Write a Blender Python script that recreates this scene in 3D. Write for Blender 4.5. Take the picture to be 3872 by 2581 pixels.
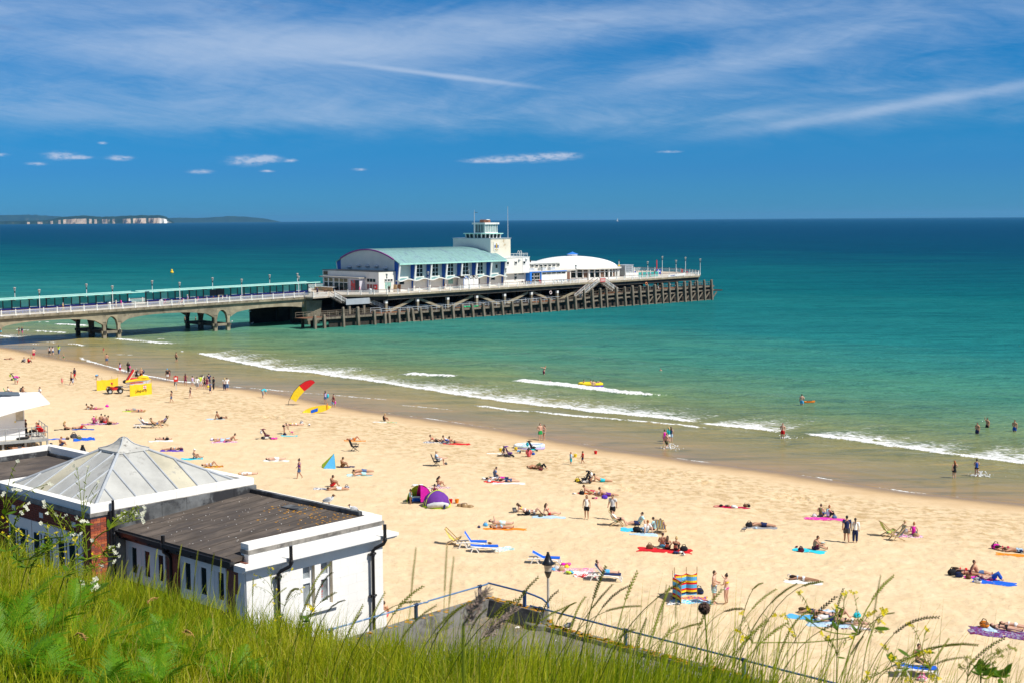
import bpy,bmesh,math,random
import numpy as np
from mathutils import Vector,Matrix
random.seed(7); rng=np.random.default_rng(7)
for o in list(bpy.data.objects): bpy.data.objects.remove(o)
SC=bpy.context.scene; COL=SC.collection
# ------------------------------------------------------------------ camera
F,CX,CY,H=5107.,1936.,1290.5,22.5
PITCH,ROLL=math.atan((1290.5-832)/F),math.atan(.0062)
fw=np.array([0,math.cos(PITCH),-math.sin(PITCH)])
r0=np.array([1.,0,0]); u0=np.cross(r0,fw)
right=r0*math.cos(ROLL)-u0*math.sin(ROLL); up=u0*math.cos(ROLL)+r0*math.sin(ROLL)
CAMP=np.array([0,0,H])
cam=bpy.data.cameras.new('camera'); camo=bpy.data.objects.new('camera',cam); COL.objects.link(camo)
m=Matrix.Identity(4)
for i in range(3): m[i][0],m[i][1],m[i][2],m[i][3]=right[i],up[i],-fw[i],CAMP[i]
camo.matrix_world=m
cam.sensor_width=36; cam.lens=36*F/3872; cam.clip_start=.2; cam.clip_end=90000
cam.dof.use_dof=True; cam.dof.focus_distance=90; cam.dof.aperture_fstop=12
SC.camera=camo
# ------------------------------------------------------------------ light
SUN_EL,SUN_AZ=math.radians(51.5),math.atan2(.90,-.43)      # azimuth from +Y towards +X
world=bpy.data.worlds.new('World'); SC.world = world; world.use_nodes = True
SKY_STRENGTH=.098
sd=bpy.data.lights.new('sun','SUN'); sd.energy = 4.9; sd.angle = math.radians(.5); sd.color = (1,.955,.88)
so=bpy.data.objects.new('sun',sd); COL.objects.link(so)
sunv=Vector((math.sin(SUN_AZ)*math.cos(SUN_EL),math.cos(SUN_AZ)*math.cos(SUN_EL),math.sin(SUN_EL)))
so.rotation_euler=(-sunv).to_track_quat('-Z','Y').to_euler(); so.location = (60,-60,120)
SC.view_settings.view_transform='Standard'; SC.view_settings.look = 'None'
SC.view_settings.exposure=.22; SC.view_settings.gamma=1
SC.render.engine='CYCLES'; SC.cycles.max_bounces = 6; SC.cycles.transparent_max_bounces = 8

class NT:
    """small helper to write node trees"""
    def __init__(s,nt): s.nt=nt; s.N=nt.nodes; s.L=nt.links
    def n(s,t,ins=None,**kw):
        x=s.N.new(t)
        for k,v in kw.items(): setattr(x,k,v)
        if ins:
            for k,v in ins.items():
                if hasattr(v,'is_output'): s.L.new(v,x.inputs[k])
                else: x.inputs[k].default_value=v
        return x
    def math(s,op,a,b=None,c=None,clamp=False):
        d={0: a}
        if b is not None: d[1]=b
        if c is not None: d[2]=c
        return s.n('ShaderNodeMath',d,operation=op,use_clamp=clamp).outputs[0]
    def noise(s,vec,scale,detail=4,rough=.55,dist=0):
        return s.n('ShaderNodeTexNoise',{'Vector': vec,'Scale': scale,'Detail': detail,'Roughness': rough,'Distortion': dist}).outputs[0]
    def ramp(s,fac,pts):
        r=s.n('ShaderNodeValToRGB',{0: fac}); e=r.color_ramp.elements
        while len(e)<len(pts): e.new(.5)
        for q,(p,c) in zip(e,pts): q.position=p; q.color=(*c,1) if len(c)==3 else c
        return r.outputs[0]
    def step(s,x,a,b):
        return s.n('ShaderNodeMapRange',{0: x,1: a,2: b,3: 0.,4: 1.},interpolation_type='SMOOTHSTEP').outputs[0]
    def mix(s,f,a,b,bt='MIX'):
        x=s.n('ShaderNodeMix',data_type='RGBA',blend_type=bt)
        for k,v in ((0,f),(6,a),(7,b)):
            if hasattr(v,'is_output'): s.L.new(v,x.inputs[k])
            else: x.inputs[k].default_value=v if k==0 else (*v[:3],1)
        return x.outputs[2]
    def comb(s,x,y,z): return s.n('ShaderNodeCombineXYZ',{0: x,1: y,2: z}).outputs[0]

# ------------------------------------------------------------------ sky with cirrus
T=NT(world.node_tree); T.N.clear()
sky=T.n('ShaderNodeTexSky',sky_type='NISHITA',sun_disc=False,sun_elevation=SUN_EL,sun_rotation=SUN_AZ,
          altitude=30,air_density=1.0,dust_density=.3,ozone_density=2.5)
skyc=sky.outputs[0]
d=T.n('ShaderNodeTexCoord').outputs['Generated']
sp=T.n('ShaderNodeSeparateXYZ',{0: d}); X,Y,Z=sp.outputs
hyp=T.math('SQRT',T.math('ADD',T.math('MULTIPLY',X,X),T.math('MULTIPLY',Y,Y)))
el=T.math('DIVIDE',Z,T.math('MAXIMUM',hyp,.02))
az=T.math('ARCTAN2',X,Y)
# colour grade of the clear air: saturated blue,as the photograph was developed
grade=T.ramp(T.math('MULTIPLY',el,2.),[(.0,(.095,.44,1.0)),(.07,(.070,.36,.90)),(.14,(.040,.375,.80)),(.28,(.036,.405,.79)),(.45,(.06,.40,.76)),(1.,(.72,.62,.56))])
skyc=T.mix(1.,skyc,grade,'MULTIPLY')
def streak(tilt,fx,fz,seed,det,dist):
    e2=T.math('MULTIPLY_ADD',az,tilt,el)
    return T.noise(T.comb(T.math('MULTIPLY',az,fx),T.math('MULTIPLY',e2,fz),seed),1.,det,.6,dist)
w0=T.noise(T.comb(T.math('MULTIPLY',az,3.),T.math('MULTIPLY',el,9.),3.3),1.,2)
elw=T.math('MULTIPLY_ADD',w0,.05,el)
def bank(a0,e0,ra,re,tilt=0.):
    da=T.math('SUBTRACT',az,a0)
    de=T.math('SUBTRACT',T.math('MULTIPLY_ADD',da,tilt,el),e0)
    a=T.math('DIVIDE',da,ra); b=T.math('DIVIDE',de,re)
    return T.math('POWER',2.718,T.math('MULTIPLY',T.math('ADD',T.math('MULTIPLY',a,a),T.math('MULTIPLY',b,b)),-1.))
def acc(*xs):
    r=xs[0]
    for x in xs[1:]: r=T.math('ADD',r,x)
    return r
M1=lambda x,k: T.math('MULTIPLY',x,k)
A0=lambda px: math.atan((px-1176)/3102.)      # screen px (2352 wide view) to azimuth
E0=lambda px,py: (505.5-.0063*(px-1176)-py)/3102.
big=streak(.05,3.6,15.,1.7,5,.8)
fine=streak(-.05,11.,44.,8.1,8,1.2)
fib=streak(.16,26.,210.,5.2,6,2.6)
cov=acc(M1(bank(A0(150),E0(150,50),.20,.030),.75),M1(bank(A0(600),E0(600,130),.15,.015),.75),
          M1(bank(A0(1250),E0(1250,70),.24,.016,-.07),.72),M1(bank(A0(1700),E0(1700,150),.10,.012,-.20),.55),M1(bank(A0(2250),E0(2250,60),.16,.020),.62),
          M1(bank(A0(2080),E0(2080,255),.13,.0042,-.146),.66),M1(bank(A0(1020),E0(1020,180),.065,.0017,.125),.80),M1(bank(A0(1150),E0(1150,205),.50,.020),.50),
          M1(bank(A0(1350),E0(1350,285),.32,.011),.42),M1(bank(A0(250),E0(250,270),.20,.016),.42))
cov=acc(cov,M1(T.step(el,.16,.4),.42))
texn=acc(M1(big,.62),M1(fine,.52),M1(fib,.16))
cirrus=T.math('MULTIPLY',T.step(T.math('ADD',T.math('MULTIPLY',cov,.50),T.math('SUBTRACT',texn,.70)),-.10,.78),.72)
cirrus=T.math('MULTIPLY',cirrus,T.step(el,.035,.075))
# low cumulus puffs near the horizon
pn=T.noise(T.comb(M1(az,150.),M1(el,420.),2.2),1.,6,.65)
puff=acc(*[bank(A0(x),E0(x,y),w/3102.,h/3102.) for x,y,w,h in
             ((150,368,34,9),(195,371,26,4),(285,371,28,6),(575,374,46,11),(622,369,30,8),(674,373,14,4),
              (468,399,26,5),(5,368,24,4),(248,339,10,3),(620,397,16,3),(1210,366,90,9),(1290,359,40,7),(1120,372,50,5),(1535,352,26,3),(830,392,16,3),(95,386,20,4))])
cum=T.math('MULTIPLY',T.step(T.math('MULTIPLY',puff,T.math('SUBTRACT',T.math('MULTIPLY',pn,2.7),.55)),.05,1.1),.58)
dk=acc(*[bank(A0(x),E0(x,y),w/3102.,h/3102.,.1) for x,y,w,h in ((625,34,30,9),(520,45,24,5),(1370,60,40,6),(1310,58,22,4),(40,100,40,8),(780,20,40,7))])
dark=T.math('MULTIPLY',T.step(T.math('MULTIPLY',dk,T.math('ADD',fine,.3)),.3,.9),.30)
c1=T.mix(cirrus,skyc,(4.6,5.6,7.2))
c1=T.mix(dark,c1,(1.2,2.3,4.6))
c1=T.mix(cum,c1,(6.4,6.7,7.6))
bg=T.n('ShaderNodeBackground',{'Color': c1,'Strength': SKY_STRENGTH})
T.L.new(bg.outputs[0],T.n('ShaderNodeOutputWorld').inputs[0])

# ------------------------------------------------------------------ geometry helpers
def ray(x,y): return fw+right*((x-CX)/F)+up*((CY-y)/F)
def onz(x,y,z):
    q=ray(x,y); return CAMP+q*(z-H)/q[2]
def onplane(x,y,p,n):
    q=ray(x,y); return CAMP+q*(np.dot(p-CAMP,n)/np.dot(q,n))
class MB:
    """collects faces and links them as one mesh object"""
    def __init__(s): s.v=[]; s.f=[]; s.sm=[]
    def add(s,vs,fs,smooth=False):
        k=len(s.v); s.v+=[tuple(map(float,q)) for q in vs]
        s.f+=[tuple(i+k for i in f) for f in fs]; s.sm+=[smooth]*len(fs); return s
    def box(s,x0,x1,y0,y1,z0,z1):
        return s.add([(x0,y0,z0),(x1,y0,z0),(x1,y1,z0),(x0,y1,z0),(x0,y0,z1),(x1,y0,z1),(x1,y1,z1),(x0,y1,z1)],
                     [(0,3,2,1),(4,5,6,7),(0,1,5,4),(1,2,6,5),(2,3,7,6),(3,0,4,7)])
    def hexa(s,b,t):   # four bottom,four top corners,counter-clockwise from above
        return s.add(list(b)+list(t),[(0,3,2,1),(4,5,6,7),(0,1,5,4),(1,2,6,5),(2,3,7,6),(3,0,4,7)])
    def beam(s,p,q,w,h=None,upv=(0,0,1)):
        h=h or w; p=np.array(p,float); q=np.array(q,float); d=q-p; d /= np.linalg.norm(d)
        u=np.array(upv,float)
        if abs(d@u)>.97: u=np.array([1.,0,0])
        a=np.cross(d,u); a /= np.linalg.norm(a); c=np.cross(a,d)
        k=[a*sx*w/2+c*sy*h/2 for sx,sy in ((-1,-1),(1,-1),(1,1),(-1,1))]
        return s.add([p+e for e in k]+[q+e for e in k],[(0,1,2,3),(4,7,6,5),(0,4,5,1),(1,5,6,2),(2,6,7,3),(3,7,4,0)])
    def tube(s,pts,r,n=8,cap=True,smooth=True):
        pts=[np.array(p,float) for p in pts]; m_=len(pts); rs=r if hasattr(r,'__len__') else [r]*m_
        vs=[]; a=None
        for i,p in enumerate(pts):
            d_=pts[min(i+1,m_-1)]-pts[max(i-1,0)]; d_=d_/(np.linalg.norm(d_)+1e-9)
            if a is None:
                u=np.array([0,0,1.]) if abs(d_[2])<.9 else np.array([1.,0,0]); a=np.cross(d_,u)
            a=a-d_*(a@d_); a=a/(np.linalg.norm(a)+1e-9); c=np.cross(d_,a)
            vs+=[p+(a*math.cos(2*math.pi*j/n)+c*math.sin(2*math.pi*j/n))*rs[i] for j in range(n)]
        fs=[(i*n+j,i*n+(j+1)%n,(i+1)*n+(j+1)%n,(i+1)*n+j) for i in range(m_-1) for j in range(n)]
        s.add(vs,fs,smooth)
        if cap: s.add(vs[:n],[tuple(range(n))[::-1]]); s.add(vs[-n:],[tuple(range(n))])
        return s
    def lathe(s,prof,n=16,c=(0,0,0),smooth=True):
        vs=[(c[0]+r*math.cos(2*math.pi*j/n),c[1]+r*math.sin(2*math.pi*j/n),c[2]+z) for r,z in prof for j in range(n)]
        fs=[(i*n+j,i*n+(j+1)%n,(i+1)*n+(j+1)%n,(i+1)*n+j) for i in range(len(prof)-1) for j in range(n)]
        s.add(vs,fs,smooth)
        s.add(vs[:n],[tuple(range(n))[::-1]]); return s.add(vs[-n:],[tuple(range(n))])
    def prism(s,poly,off):   # planar polygon extruded by a vector
        n=len(poly); b=[np.array(p,float) for p in poly]; o=np.array(off,float)
        return s.add(b+[p+o for p in b],[tuple(range(n))[::-1],tuple(range(n,2*n))]+[(i,(i+1)%n,n+(i+1)%n,n+i) for i in range(n)])
    def ell(s,c,r,n=8,m_=6,ax=None):
        vs=[]; fs=[]
        A=np.eye(3) if ax is None else np.array(ax)
        for i in range(m_+1):
            t=math.pi*i/m_
            for j in range(n):
                q=np.array([r[0]*math.sin(t)*math.cos(2*math.pi*j/n),r[1]*math.sin(t)*math.sin(2*math.pi*j/n),r[2]*math.cos(t)])
                vs.append(np.array(c)+q@A)
        for i in range(m_):
            for j in range(n): fs.append((i*n+j,(i+1)*n+j,(i+1)*n+(j+1)%n,i*n+(j+1)%n))
        return s.add(vs,fs,True)
    def mesh(s,name):
        me=bpy.data.meshes.new(name); me.from_pydata(s.v,[],s.f)
        me.polygons.foreach_set('use_smooth',s.sm); me.update(); return me
def obj(name,mb,mat,parent=None,loc=None,rot=None):
    me=mb.mesh(name) if isinstance(mb,MB) else mb
    if mat and not len(me.materials): me.materials.append(mat)
    o=bpy.data.objects.new(name,me); COL.objects.link(o)
    if mat and me.materials[0] is not mat:
        o.material_slots[0].link='OBJECT'; o.material_slots[0].material = mat
    if parent is not None: o.parent=parent
    if loc is not None: o.location=loc
    if rot is not None: o.rotation_euler=rot
    return o
def tag(o,label=None,cat=None,group=None,kind=None):
    if label: o['label'] = label
    if cat: o['category'] = cat
    if group: o['group'] = group
    if kind: o['kind'] = kind
    return o
def thing(name,label,cat,loc=(0,0,0),rz=0.,group=None,scale=None):
    o=bpy.data.objects.new(name,None); COL.objects.link(o); o.empty_display_size=.3
    o.location=loc; o.rotation_euler=(0,0,rz)
    if scale: o.scale=(scale,)*3
    return tag(o,label,cat,group)
KIDS={}
def dup(root,loc,rz,label=None):
    def cp(o,par):
        c=o.copy(); COL.objects.link(c)
        if par is not None: c.parent=par
        for ch in list(o.children): cp(ch,c)
        return c
    r=cp(root,None); r.location=loc; r.rotation_euler=(0,0,rz)
    if label: r['label'] = label
    return r
# ------------------------------------------------------------------ materials
MATS={}
def mat(name,col,rough=.6,var=.12,scale=3.,bump=.0,bscale=20.,metal=0.,spec=.4,stain=None,stain_scale=1.5,stain_lo=.52,stretch=None,transl=0.):
    if name in MATS: return MATS[name]
    M=bpy.data.materials.new(name); M.use_nodes=True; t=NT(M.node_tree); t.N.clear()
    P=t.n('ShaderNodeTexCoord').outputs['Object']
    if stretch: P=t.n('ShaderNodeMapping',{0: P,3: stretch}).outputs[0]
    n1=t.noise(P,scale,5,.6)
    lo=tuple(max(0,c*(1-var*1.6)) for c in col); hi=tuple(min(1,c*(1+var)) for c in col)
    c=t.ramp(n1,[(.3,lo),(.7,hi)])
    if stain:
        s2=t.step(t.noise(P,stain_scale,6,.7),stain_lo,stain_lo+.12)
        c=t.mix(s2,c,stain)
    b=t.n('ShaderNodeBsdfPrincipled',{'Base Color': c,'Roughness': rough,'Metallic': metal,'Specular IOR Level': spec})
    if bump:
        bn=t.n('ShaderNodeBump',{'Strength': bump,'Distance': .02,'Height': t.noise(P,bscale,4,.6)})
        t.L.new(bn.outputs[0],b.inputs['Normal'])
    out=b.outputs[0]
    if transl:
        tr=t.n('ShaderNodeBsdfTranslucent',{'Color': c})
        out=t.n('ShaderNodeMixShader',{0: transl,1: out,2: tr.outputs[0]}).outputs[0]
    t.L.new(out,t.n('ShaderNodeOutputMaterial').inputs[0])
    MATS[name]=M; return M
def fabric(name,col): return mat('cloth_'+name,col,.85,.10,6.,.25,60.,spec=.15)
PAL=dict(white=(.80,.79,.76),black=(.018,.018,.022),navy=(.02,.03,.10),blue=(.02,.09,.42),royal=(.015,.12,.62),sky=(.10,.42,.75),cyan=(.03,.55,.68),teal=(.02,.38,.38),
    red=(.62,.02,.025),crimson=(.50,.01,.07),maroon=(.16,.02,.05),pink=(.75,.10,.35),magenta=(.72,.02,.42),coral=(.75,.15,.16),orange=(.85,.25,.02),yellow=(.85,.62,.03),lime=(.50,.68,.05),
    green=(.03,.36,.10),olive=(.13,.14,.06),khaki=(.38,.31,.18),brown=(.16,.08,.04),tan=(.45,.30,.16),grey=(.30,.30,.32),dgrey=(.08,.08,.09),lgrey=(.55,.55,.56),lilac=(.48,.42,.70),purple=(.14,.04,.28),
    denim=(.10,.17,.33),ltblue=(.45,.62,.78),aqua=(.45,.74,.78),plaid=(.50,.22,.12),cream=(.75,.68,.50),violet=(.10,.04,.45))
def cl(n): return fabric(n,PAL[n])
# ------------------------------------------------------------------ shore frame: a=seaward,b=along the shore (away,left)
a_=ray(6650,803); a_[2]=0; a_ /= np.linalg.norm(a_); b_=np.array([-a_[1],a_[0],0])
q_=ray(341.3,1913.4); Q=CAMP+q_/(q_@fw)*41.0
RZB=math.atan2(a_[1],a_[0])
def UV(x,y): return (x-Q[0])*a_[0]+(y-Q[1])*a_[1],(x-Q[0])*b_[0]+(y-Q[1])*b_[1]
def XY(u,v): return Q[0]+u*a_[0]+v*b_[0],Q[1]+u*a_[1]+v*b_[1]
WL=[(-420,1268),(0,1311),(73,1322),(147,1338),(235,1357),(300,1366),(381,1378),(440,1394),(499,1410),(557,1422),(640,1438),(814,1459),(983,1474),(1097,1493),(1250,1524),(1400,1552),
      (1645,1585),(1917,1626),(2193,1675),(2327,1699),(2505,1722),(2640,1744),(2975,1785),(3163,1816),(3425,1858),(3687,1884),(3872,1903),(4300,1950)]
wuv=sorted([UV(*onz(x,y,0)[:2])[::-1] for x,y in WL])
WV=np.array([q[0] for q in wuv]); WU=np.array([q[1] for q in wuv])
WV=np.concatenate([[WV[0]-400],WV,[WV[-1]+600]]); WU=np.concatenate([[WU[0]-30],WU,[WU[-1]-60]])
def shore(x,y):      # metres inland of the water's edge (negative at sea)
    u,v=UV(np.asarray(x),np.asarray(y)); return np.interp(v,WV,WU)-u
def beach_z(x,y):
    s=shore(x,y)
    return np.where(s>0,1.15*(1-np.exp(-np.maximum(s,0)/17.))+.026*np.maximum(s,0)-.00006*np.maximum(s,0)**2,.035*s)
def vnoise(x,y,seed=0):
    x=np.asarray(x,float); y=np.asarray(y,float)
    xi=np.floor(x).astype(np.int64); yi=np.floor(y).astype(np.int64); fx=x-xi; fy=y-yi
    fx=fx*fx*(3-2*fx); fy=fy*fy*(3-2*fy)
    def hsh(i,j):
        h_=(i*374761393+j*668265263+seed*974634631) & 0x7fffffff
        h_=((h_ ^ (h_ >> 13))*1274126177) & 0x7fffffff
        return ((h_ ^ (h_ >> 16)) & 0xffff)/65535.
    return (hsh(xi,yi)*(1-fx)+hsh(xi+1,yi)*fx)*(1-fy)+(hsh(xi,yi+1)*(1-fx)+hsh(xi+1,yi+1)*fx)*fy
def fbm(x,y,oct_=3,seed=0):
    s=0; a=.5; t=0
    for i in range(oct_):
        s=s+a*vnoise(x*2**i,y*2**i,seed+i); t+=a; a *= .5
    return s/t
HOLES=[]
def sand_z(x,y):
    x=np.asarray(x,float); y=np.asarray(y,float); s=shore(x,y); a=np.clip((s-2.5)/7,0,1)
    z=beach_z(x,y)+a*((fbm(x*.6,y*.6,2,9)-.5)*.10+(fbm(x*3.1+.3*y,y*2.7,2,3)-.5)*.12*np.clip(1-(y-150)/120,0,1))+np.clip(s/3,0,1)*(fbm(x*.12,y*.12,2,5)-.5)*.12
    for g,r,k in HOLES:
        d2=((x-g[0])**2+(y-g[1])**2)/r**2; z=z+np.exp(-d2)*k*(fbm(x*3.2,y*3.2,2,21)-.62)*2.6-.4*k*np.exp(-d2*4)
    return z
ZS=np.linspace(5,0,700)
def G(x,y):          # photograph pixel -> first point of the sand (or the sea surface) along the line of sight
    q=ray(x,y); P_=CAMP[None]+q[None]*((ZS-H)/q[2])[:,None]
    k=np.argmax(ZS<=np.maximum(sand_z(P_[:,0],P_[:,1]),0.)); return P_[k].copy()
def grid_obj(name,X_,Y_,Z_,mat,attrs={}):
    R,C_=X_.shape; me=bpy.data.meshes.new(name)
    v=np.stack([X_,Y_,Z_],-1).reshape(-1,3)
    i=np.arange(R*C_).reshape(R,C_); f=np.stack([i[:-1,:-1],i[:-1,1:],i[1:,1:],i[1:,:-1]],-1).reshape(-1,4)
    me.vertices.add(len(v)); me.vertices.foreach_set('co',v.ravel().astype(np.float32))
    me.loops.add(f.size); me.loops.foreach_set('vertex_index',f.ravel().astype(np.int32))
    me.polygons.add(len(f)); me.polygons.foreach_set('loop_start',np.arange(0,f.size,4,dtype=np.int32))
    me.polygons.foreach_set('use_smooth',np.ones(len(f),bool)); me.update(calc_edges=True)
    for k,a in attrs.items():
        at=me.attributes.new(k,'FLOAT','POINT'); at.data.foreach_set('value',a.ravel().astype(np.float32))
    me.materials.append(mat); o=bpy.data.objects.new(name,me); COL.objects.link(o); return o
# ------------------------------------------------------------------ beach
M=bpy.data.materials.new('beach_sand'); M.use_nodes = True; t=NT(M.node_tree); t.N.clear()
P=t.n('ShaderNodeTexCoord').outputs['Object']
sh=t.n('ShaderNodeAttribute',attribute_name='inland').outputs['Fac']
Ps=t.n('ShaderNodeMapping',{0: P,2: (0,0,-.5),3: (1.0,1.9,1)}).outputs[0]
foot=t.noise(Ps,3.1,4,.6,.8); big1=t.noise(P,.16,4,.6); mid=t.noise(P,.7,4,.6)
dry=t.ramp(mid,[(.3,(.665,.495,.295)),(.5,(.715,.545,.335)),(.7,(.75,.585,.375))])
dry=t.mix(t.math('MULTIPLY',t.step(foot,.55,.72),.52),dry,(.46,.33,.18))
edge=t.math('ADD',sh,t.math('MULTIPLY',t.math('SUBTRACT',big1,.5),9.))
band=t.math('MULTIPLY',t.math('MULTIPLY',t.step(edge,5.,9.),t.math('SUBTRACT',1.,t.step(edge,14.,30.))),.85)
dry=t.mix(t.math('MULTIPLY',band,t.step(t.noise(P,1.3,5,.65),.42,.66)),dry,(.43,.29,.135))
wl_=t.math('ADD',sh,t.math('MULTIPLY',t.math('SUBTRACT',t.noise(P,.5,3),.5),2.2))
wet=t.math('SUBTRACT',1.,t.step(wl_,.4,4.4)); damp=t.math('SUBTRACT',1.,t.step(edge,2.5,9.))
c=t.mix(t.math('MULTIPLY',damp,.62),dry,(.47,.30,.145)); c=t.mix(wet,c,(.31,.205,.10))
spots=t.step(t.noise(P,.075,2),.64,.70)
c=t.mix(t.math('MULTIPLY',t.math('MULTIPLY',spots,t.step(t.noise(P,1.6,4),.5,.62)),t.math('MULTIPLY',t.math('SUBTRACT',1.,t.step(sh,34.,40.)),.5)),c,(.36,.23,.10))
rg=t.math('SUBTRACT',.95,t.math('MULTIPLY',wet,.62))
bs=t.n('ShaderNodeBsdfPrincipled',{'Base Color': c,'Roughness': rg,'Specular IOR Level': .25})
hh=t.math('ADD',t.math('MULTIPLY',foot,1.),t.math('MULTIPLY',t.noise(Ps,7.,4),.45))
bn=t.n('ShaderNodeBump',{'Strength': t.math('MULTIPLY',t.math('SUBTRACT',1.,damp),1.),'Distance': .06,'Height': hh})
t.L.new(bn.outputs[0],bs.inputs['Normal']); t.L.new(bs.outputs[0],t.n('ShaderNodeOutputMaterial').inputs[0]); SAND=M
ys=[44.]
while ys[-1]<330: ys.append(ys[-1]+.13*(ys[-1]/55)**1.7)
ys=np.array(ys); tx=np.linspace(-.62,.56,720)
X_=ys[:,None]*tx[None]; Y_=np.repeat(ys[:,None],len(tx),1); S_=shore(X_,Y_)
HOLES+=[(G(px,py),r,k) for (px,py,r,k) in [(2400,1848,2.3,.20),(2680,1818,2.0,.14),(2480,1782,3.0,.16),(1035,1575,1.2,.3),(3020,1880,2.4,.2),(480,1397,2.0,.18),(1005,1573,.8,.25),(1510,1610,1.5,.1),(2160,1735,3.,.13),(260,1548,2.,.08)]]
Z_=sand_z(X_,Y_)
tag(grid_obj('beach',X_,Y_,Z_,SAND,{'inland': S_}),kind='structure')
# promenade behind the beach and low ground under the buildings
pm=mat('promenade_asphalt',(.20,.19,.18),.9,.15,1.2,.3,40.)
mb=MB()
pr=[XY(6.6,-75),XY(13.5,-75),XY(13.5,11),XY(19.,15.),XY(19.,150),XY(-2,150),XY(-2,-75)]
mb.prism([(x,y,2.2) for x,y in [XY(-14,-85),XY(10.4,-85),XY(10.4,-9),XY(9.4,14.),XY(9.4,150),XY(-14,150)]],(0,0,1.25))
tag(obj('promenade',mb,pm),kind='structure')
# ------------------------------------------------------------------ sea
nr=[70.]
while nr[-1]<330: nr.append(nr[-1]+.20*(nr[-1]/110)**1.25)
while nr[-1]<62000: nr.append(nr[-1]*1.022+.2)
nr=np.array(nr); tx=np.linspace(-.60,.58,620)
X_=nr[:,None]*tx[None]; Y_=np.repeat(nr[:,None],len(tx),1); S_=-shore(X_,Y_); U_,V_=UV(X_,Y_)
near=np.clip(1-(Y_-250)/150,0,1); fade=np.clip(S_/14,0,1)
Z_=near*fade*(.10*(fbm(U_*.16+1.5*fbm(U_*.02,V_*.02,1,8),V_*.035,2,4)-.5)*2+.055*(fbm(U_*.55,V_*.13,2,12)-.5)*2)
sw=np.sin(U_*2*np.pi/17+3.2*fbm(U_*.015,V_*.03,2,2)*2); sw=np.maximum(sw,0)**3
Z_=Z_+near*np.clip((S_-6)/20,0,1)*np.clip(1-(S_-75)/70,.12,1)*.40*sw*(vnoise(U_*.02+3,V_*.045,14))
foam=np.zeros_like(Z_); wash=np.zeros_like(Z_)
BRK=[  # polyline in photograph pixels,crest height,trail length,strength
 ([(741,1336),(829,1355),(944,1382),(1059,1403),(1174,1410),(1289,1428),(1400,1442),(1651,1480),(1940,1522),(2089,1539),(2237,1557),(2386,1572),(2535,1587),(2640,1600)],.30,5.0,1.0),
 ([(2640,1603),(2849,1623),(2954,1636)],.26,4.5,.95),([(3015,1640),(3268,1671),(3425,1693),(3582,1718),(3872,1758),(4100,1790)],.26,4.2,.95),
 ([(3150,1661),(3260,1664),(3345,1657)],.2,1.2,.9),
 ([(1925,1441),(2060,1454),(2202,1472),(2327,1487),(2446,1497),(2538,1492)],.62,2.0,1.25),
 ([(1520,1417),(1640,1426),(1745,1432)],.32,1.2,1.0),
 ([(1780,1530),(1940,1552),(2118,1567),(2327,1588),(2500,1604),(2700,1625)],.16,1.5,.85),
 ([(140,1221),(196,1219)],.3,1.4,1.1),([(200,1226),(285,1231),(330,1234)],.35,2.2,1.15),([(410,1240),(440,1238)],.3,2.,1.),
 ([(122,1252),(190,1257),(255,1260)],.3,1.5,1.1),([(50,1247),(108,1251)],.25,1.,1.),([(-60,1262),(0,1272),(56,1279)],.25,2.,1.05),
 ([(425,1282),(520,1293),(600,1303),(660,1306)],.3,2.,1.1),([(248,1300),(285,1303),(322,1308)],.2,1.2,1.),([(105,1299),(150,1303)],.12,.8,.9),([(160,1294),(225,1297)],.12,.8,.9),
 ([(592,1284),(625,1284)],.3,1.3,1.),([(672,1331),(700,1329)],.35,2.,1.1),([(410,1340),(510,1342)],.05,.7,.75),
 ([(300,1349),(310,1358),(381,1379),(440,1394),(499,1410),(557,1421),(640,1436),(814,1457)],.06,1.1,.95),
 ([(814,1457),(944,1466),(1020,1473),(1100,1480),(1230,1490),(1330,1499),(1500,1512)],.05,.55,.8),([(1500,1528),(1640,1541),(1730,1552)],.05,.5,.7),
 ([(1400,1554),(1645,1586),(1780,1605),(1917,1627)],.05,.6,.72),([(2193,1677),(2240,1683)],.03,.4,.6),([(2505,1723),(2600,1738),(2700,1750)],.03,.5,.6),
 ([(2975,1787),(3163,1818),(3300,1840),(3425,1860),(3560,1872)],.04,.7,.74),([(3560,1872),(3872,1905)],.03,.5,.5),([(1010,1476),(1160,1505)],.02,.4,.4)]
jit=(fbm(V_*.55,U_*.0+1,3,31)-.5)*1.5
for pts,hgt,tl,st in BRK:
    uv=sorted([UV(*onz(x,y,0)[:2])[::-1] for x,y in pts]); vs=np.array([q[0] for q in uv]); us=np.array([q[1] for q in uv])
    w=U_-np.interp(V_,vs,us)-jit*(.45 if tl>1 else .25)
    ext=vs[-1]-vs[0]; ed=min(3.,ext*.2)
    tp=np.clip((V_-vs[0])/ed+.3,0,1)*np.clip((vs[-1]-V_)/ed+.3,0,1)*(V_>vs[0]-.3*ed)*(V_<vs[-1]+.3*ed)
    tlv=tl*(.55+.9*fbm(V_*.25,U_*0+5,2,int(tl*10)))
    mod=.62+.75*fbm(V_*.33,U_*.0+2,3,int(tl*7)+3)
    f=np.where(w>0,np.exp(-np.maximum(w,0)/(tlv*.55)),np.clip(1+w/.35,0,1))*st*np.clip(mod,.6,1.1)
    foam=np.maximum(foam,f*tp)
    if tl>1.9: wash=np.maximum(wash,np.where(w>0,np.exp(-np.maximum(w,0)/(tlv*1.9)),0)*.62*np.clip(mod+.1,.5,1.2)*tp)
    sig=max(.35,hgt*1.6)
    Z_=Z_+tp*hgt*np.exp(-((w-sig*.8)/sig)**2)*(.8+.5*(fbm(V_*1.1,U_*1.1,2,77)-.5))
foam=np.maximum(foam,wash)
Z_=np.where(S_<0,-.01+.0*Z_,Z_); Z_=Z_+np.where(S_<0,.02*S_.clip(-6,0),0)
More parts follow.
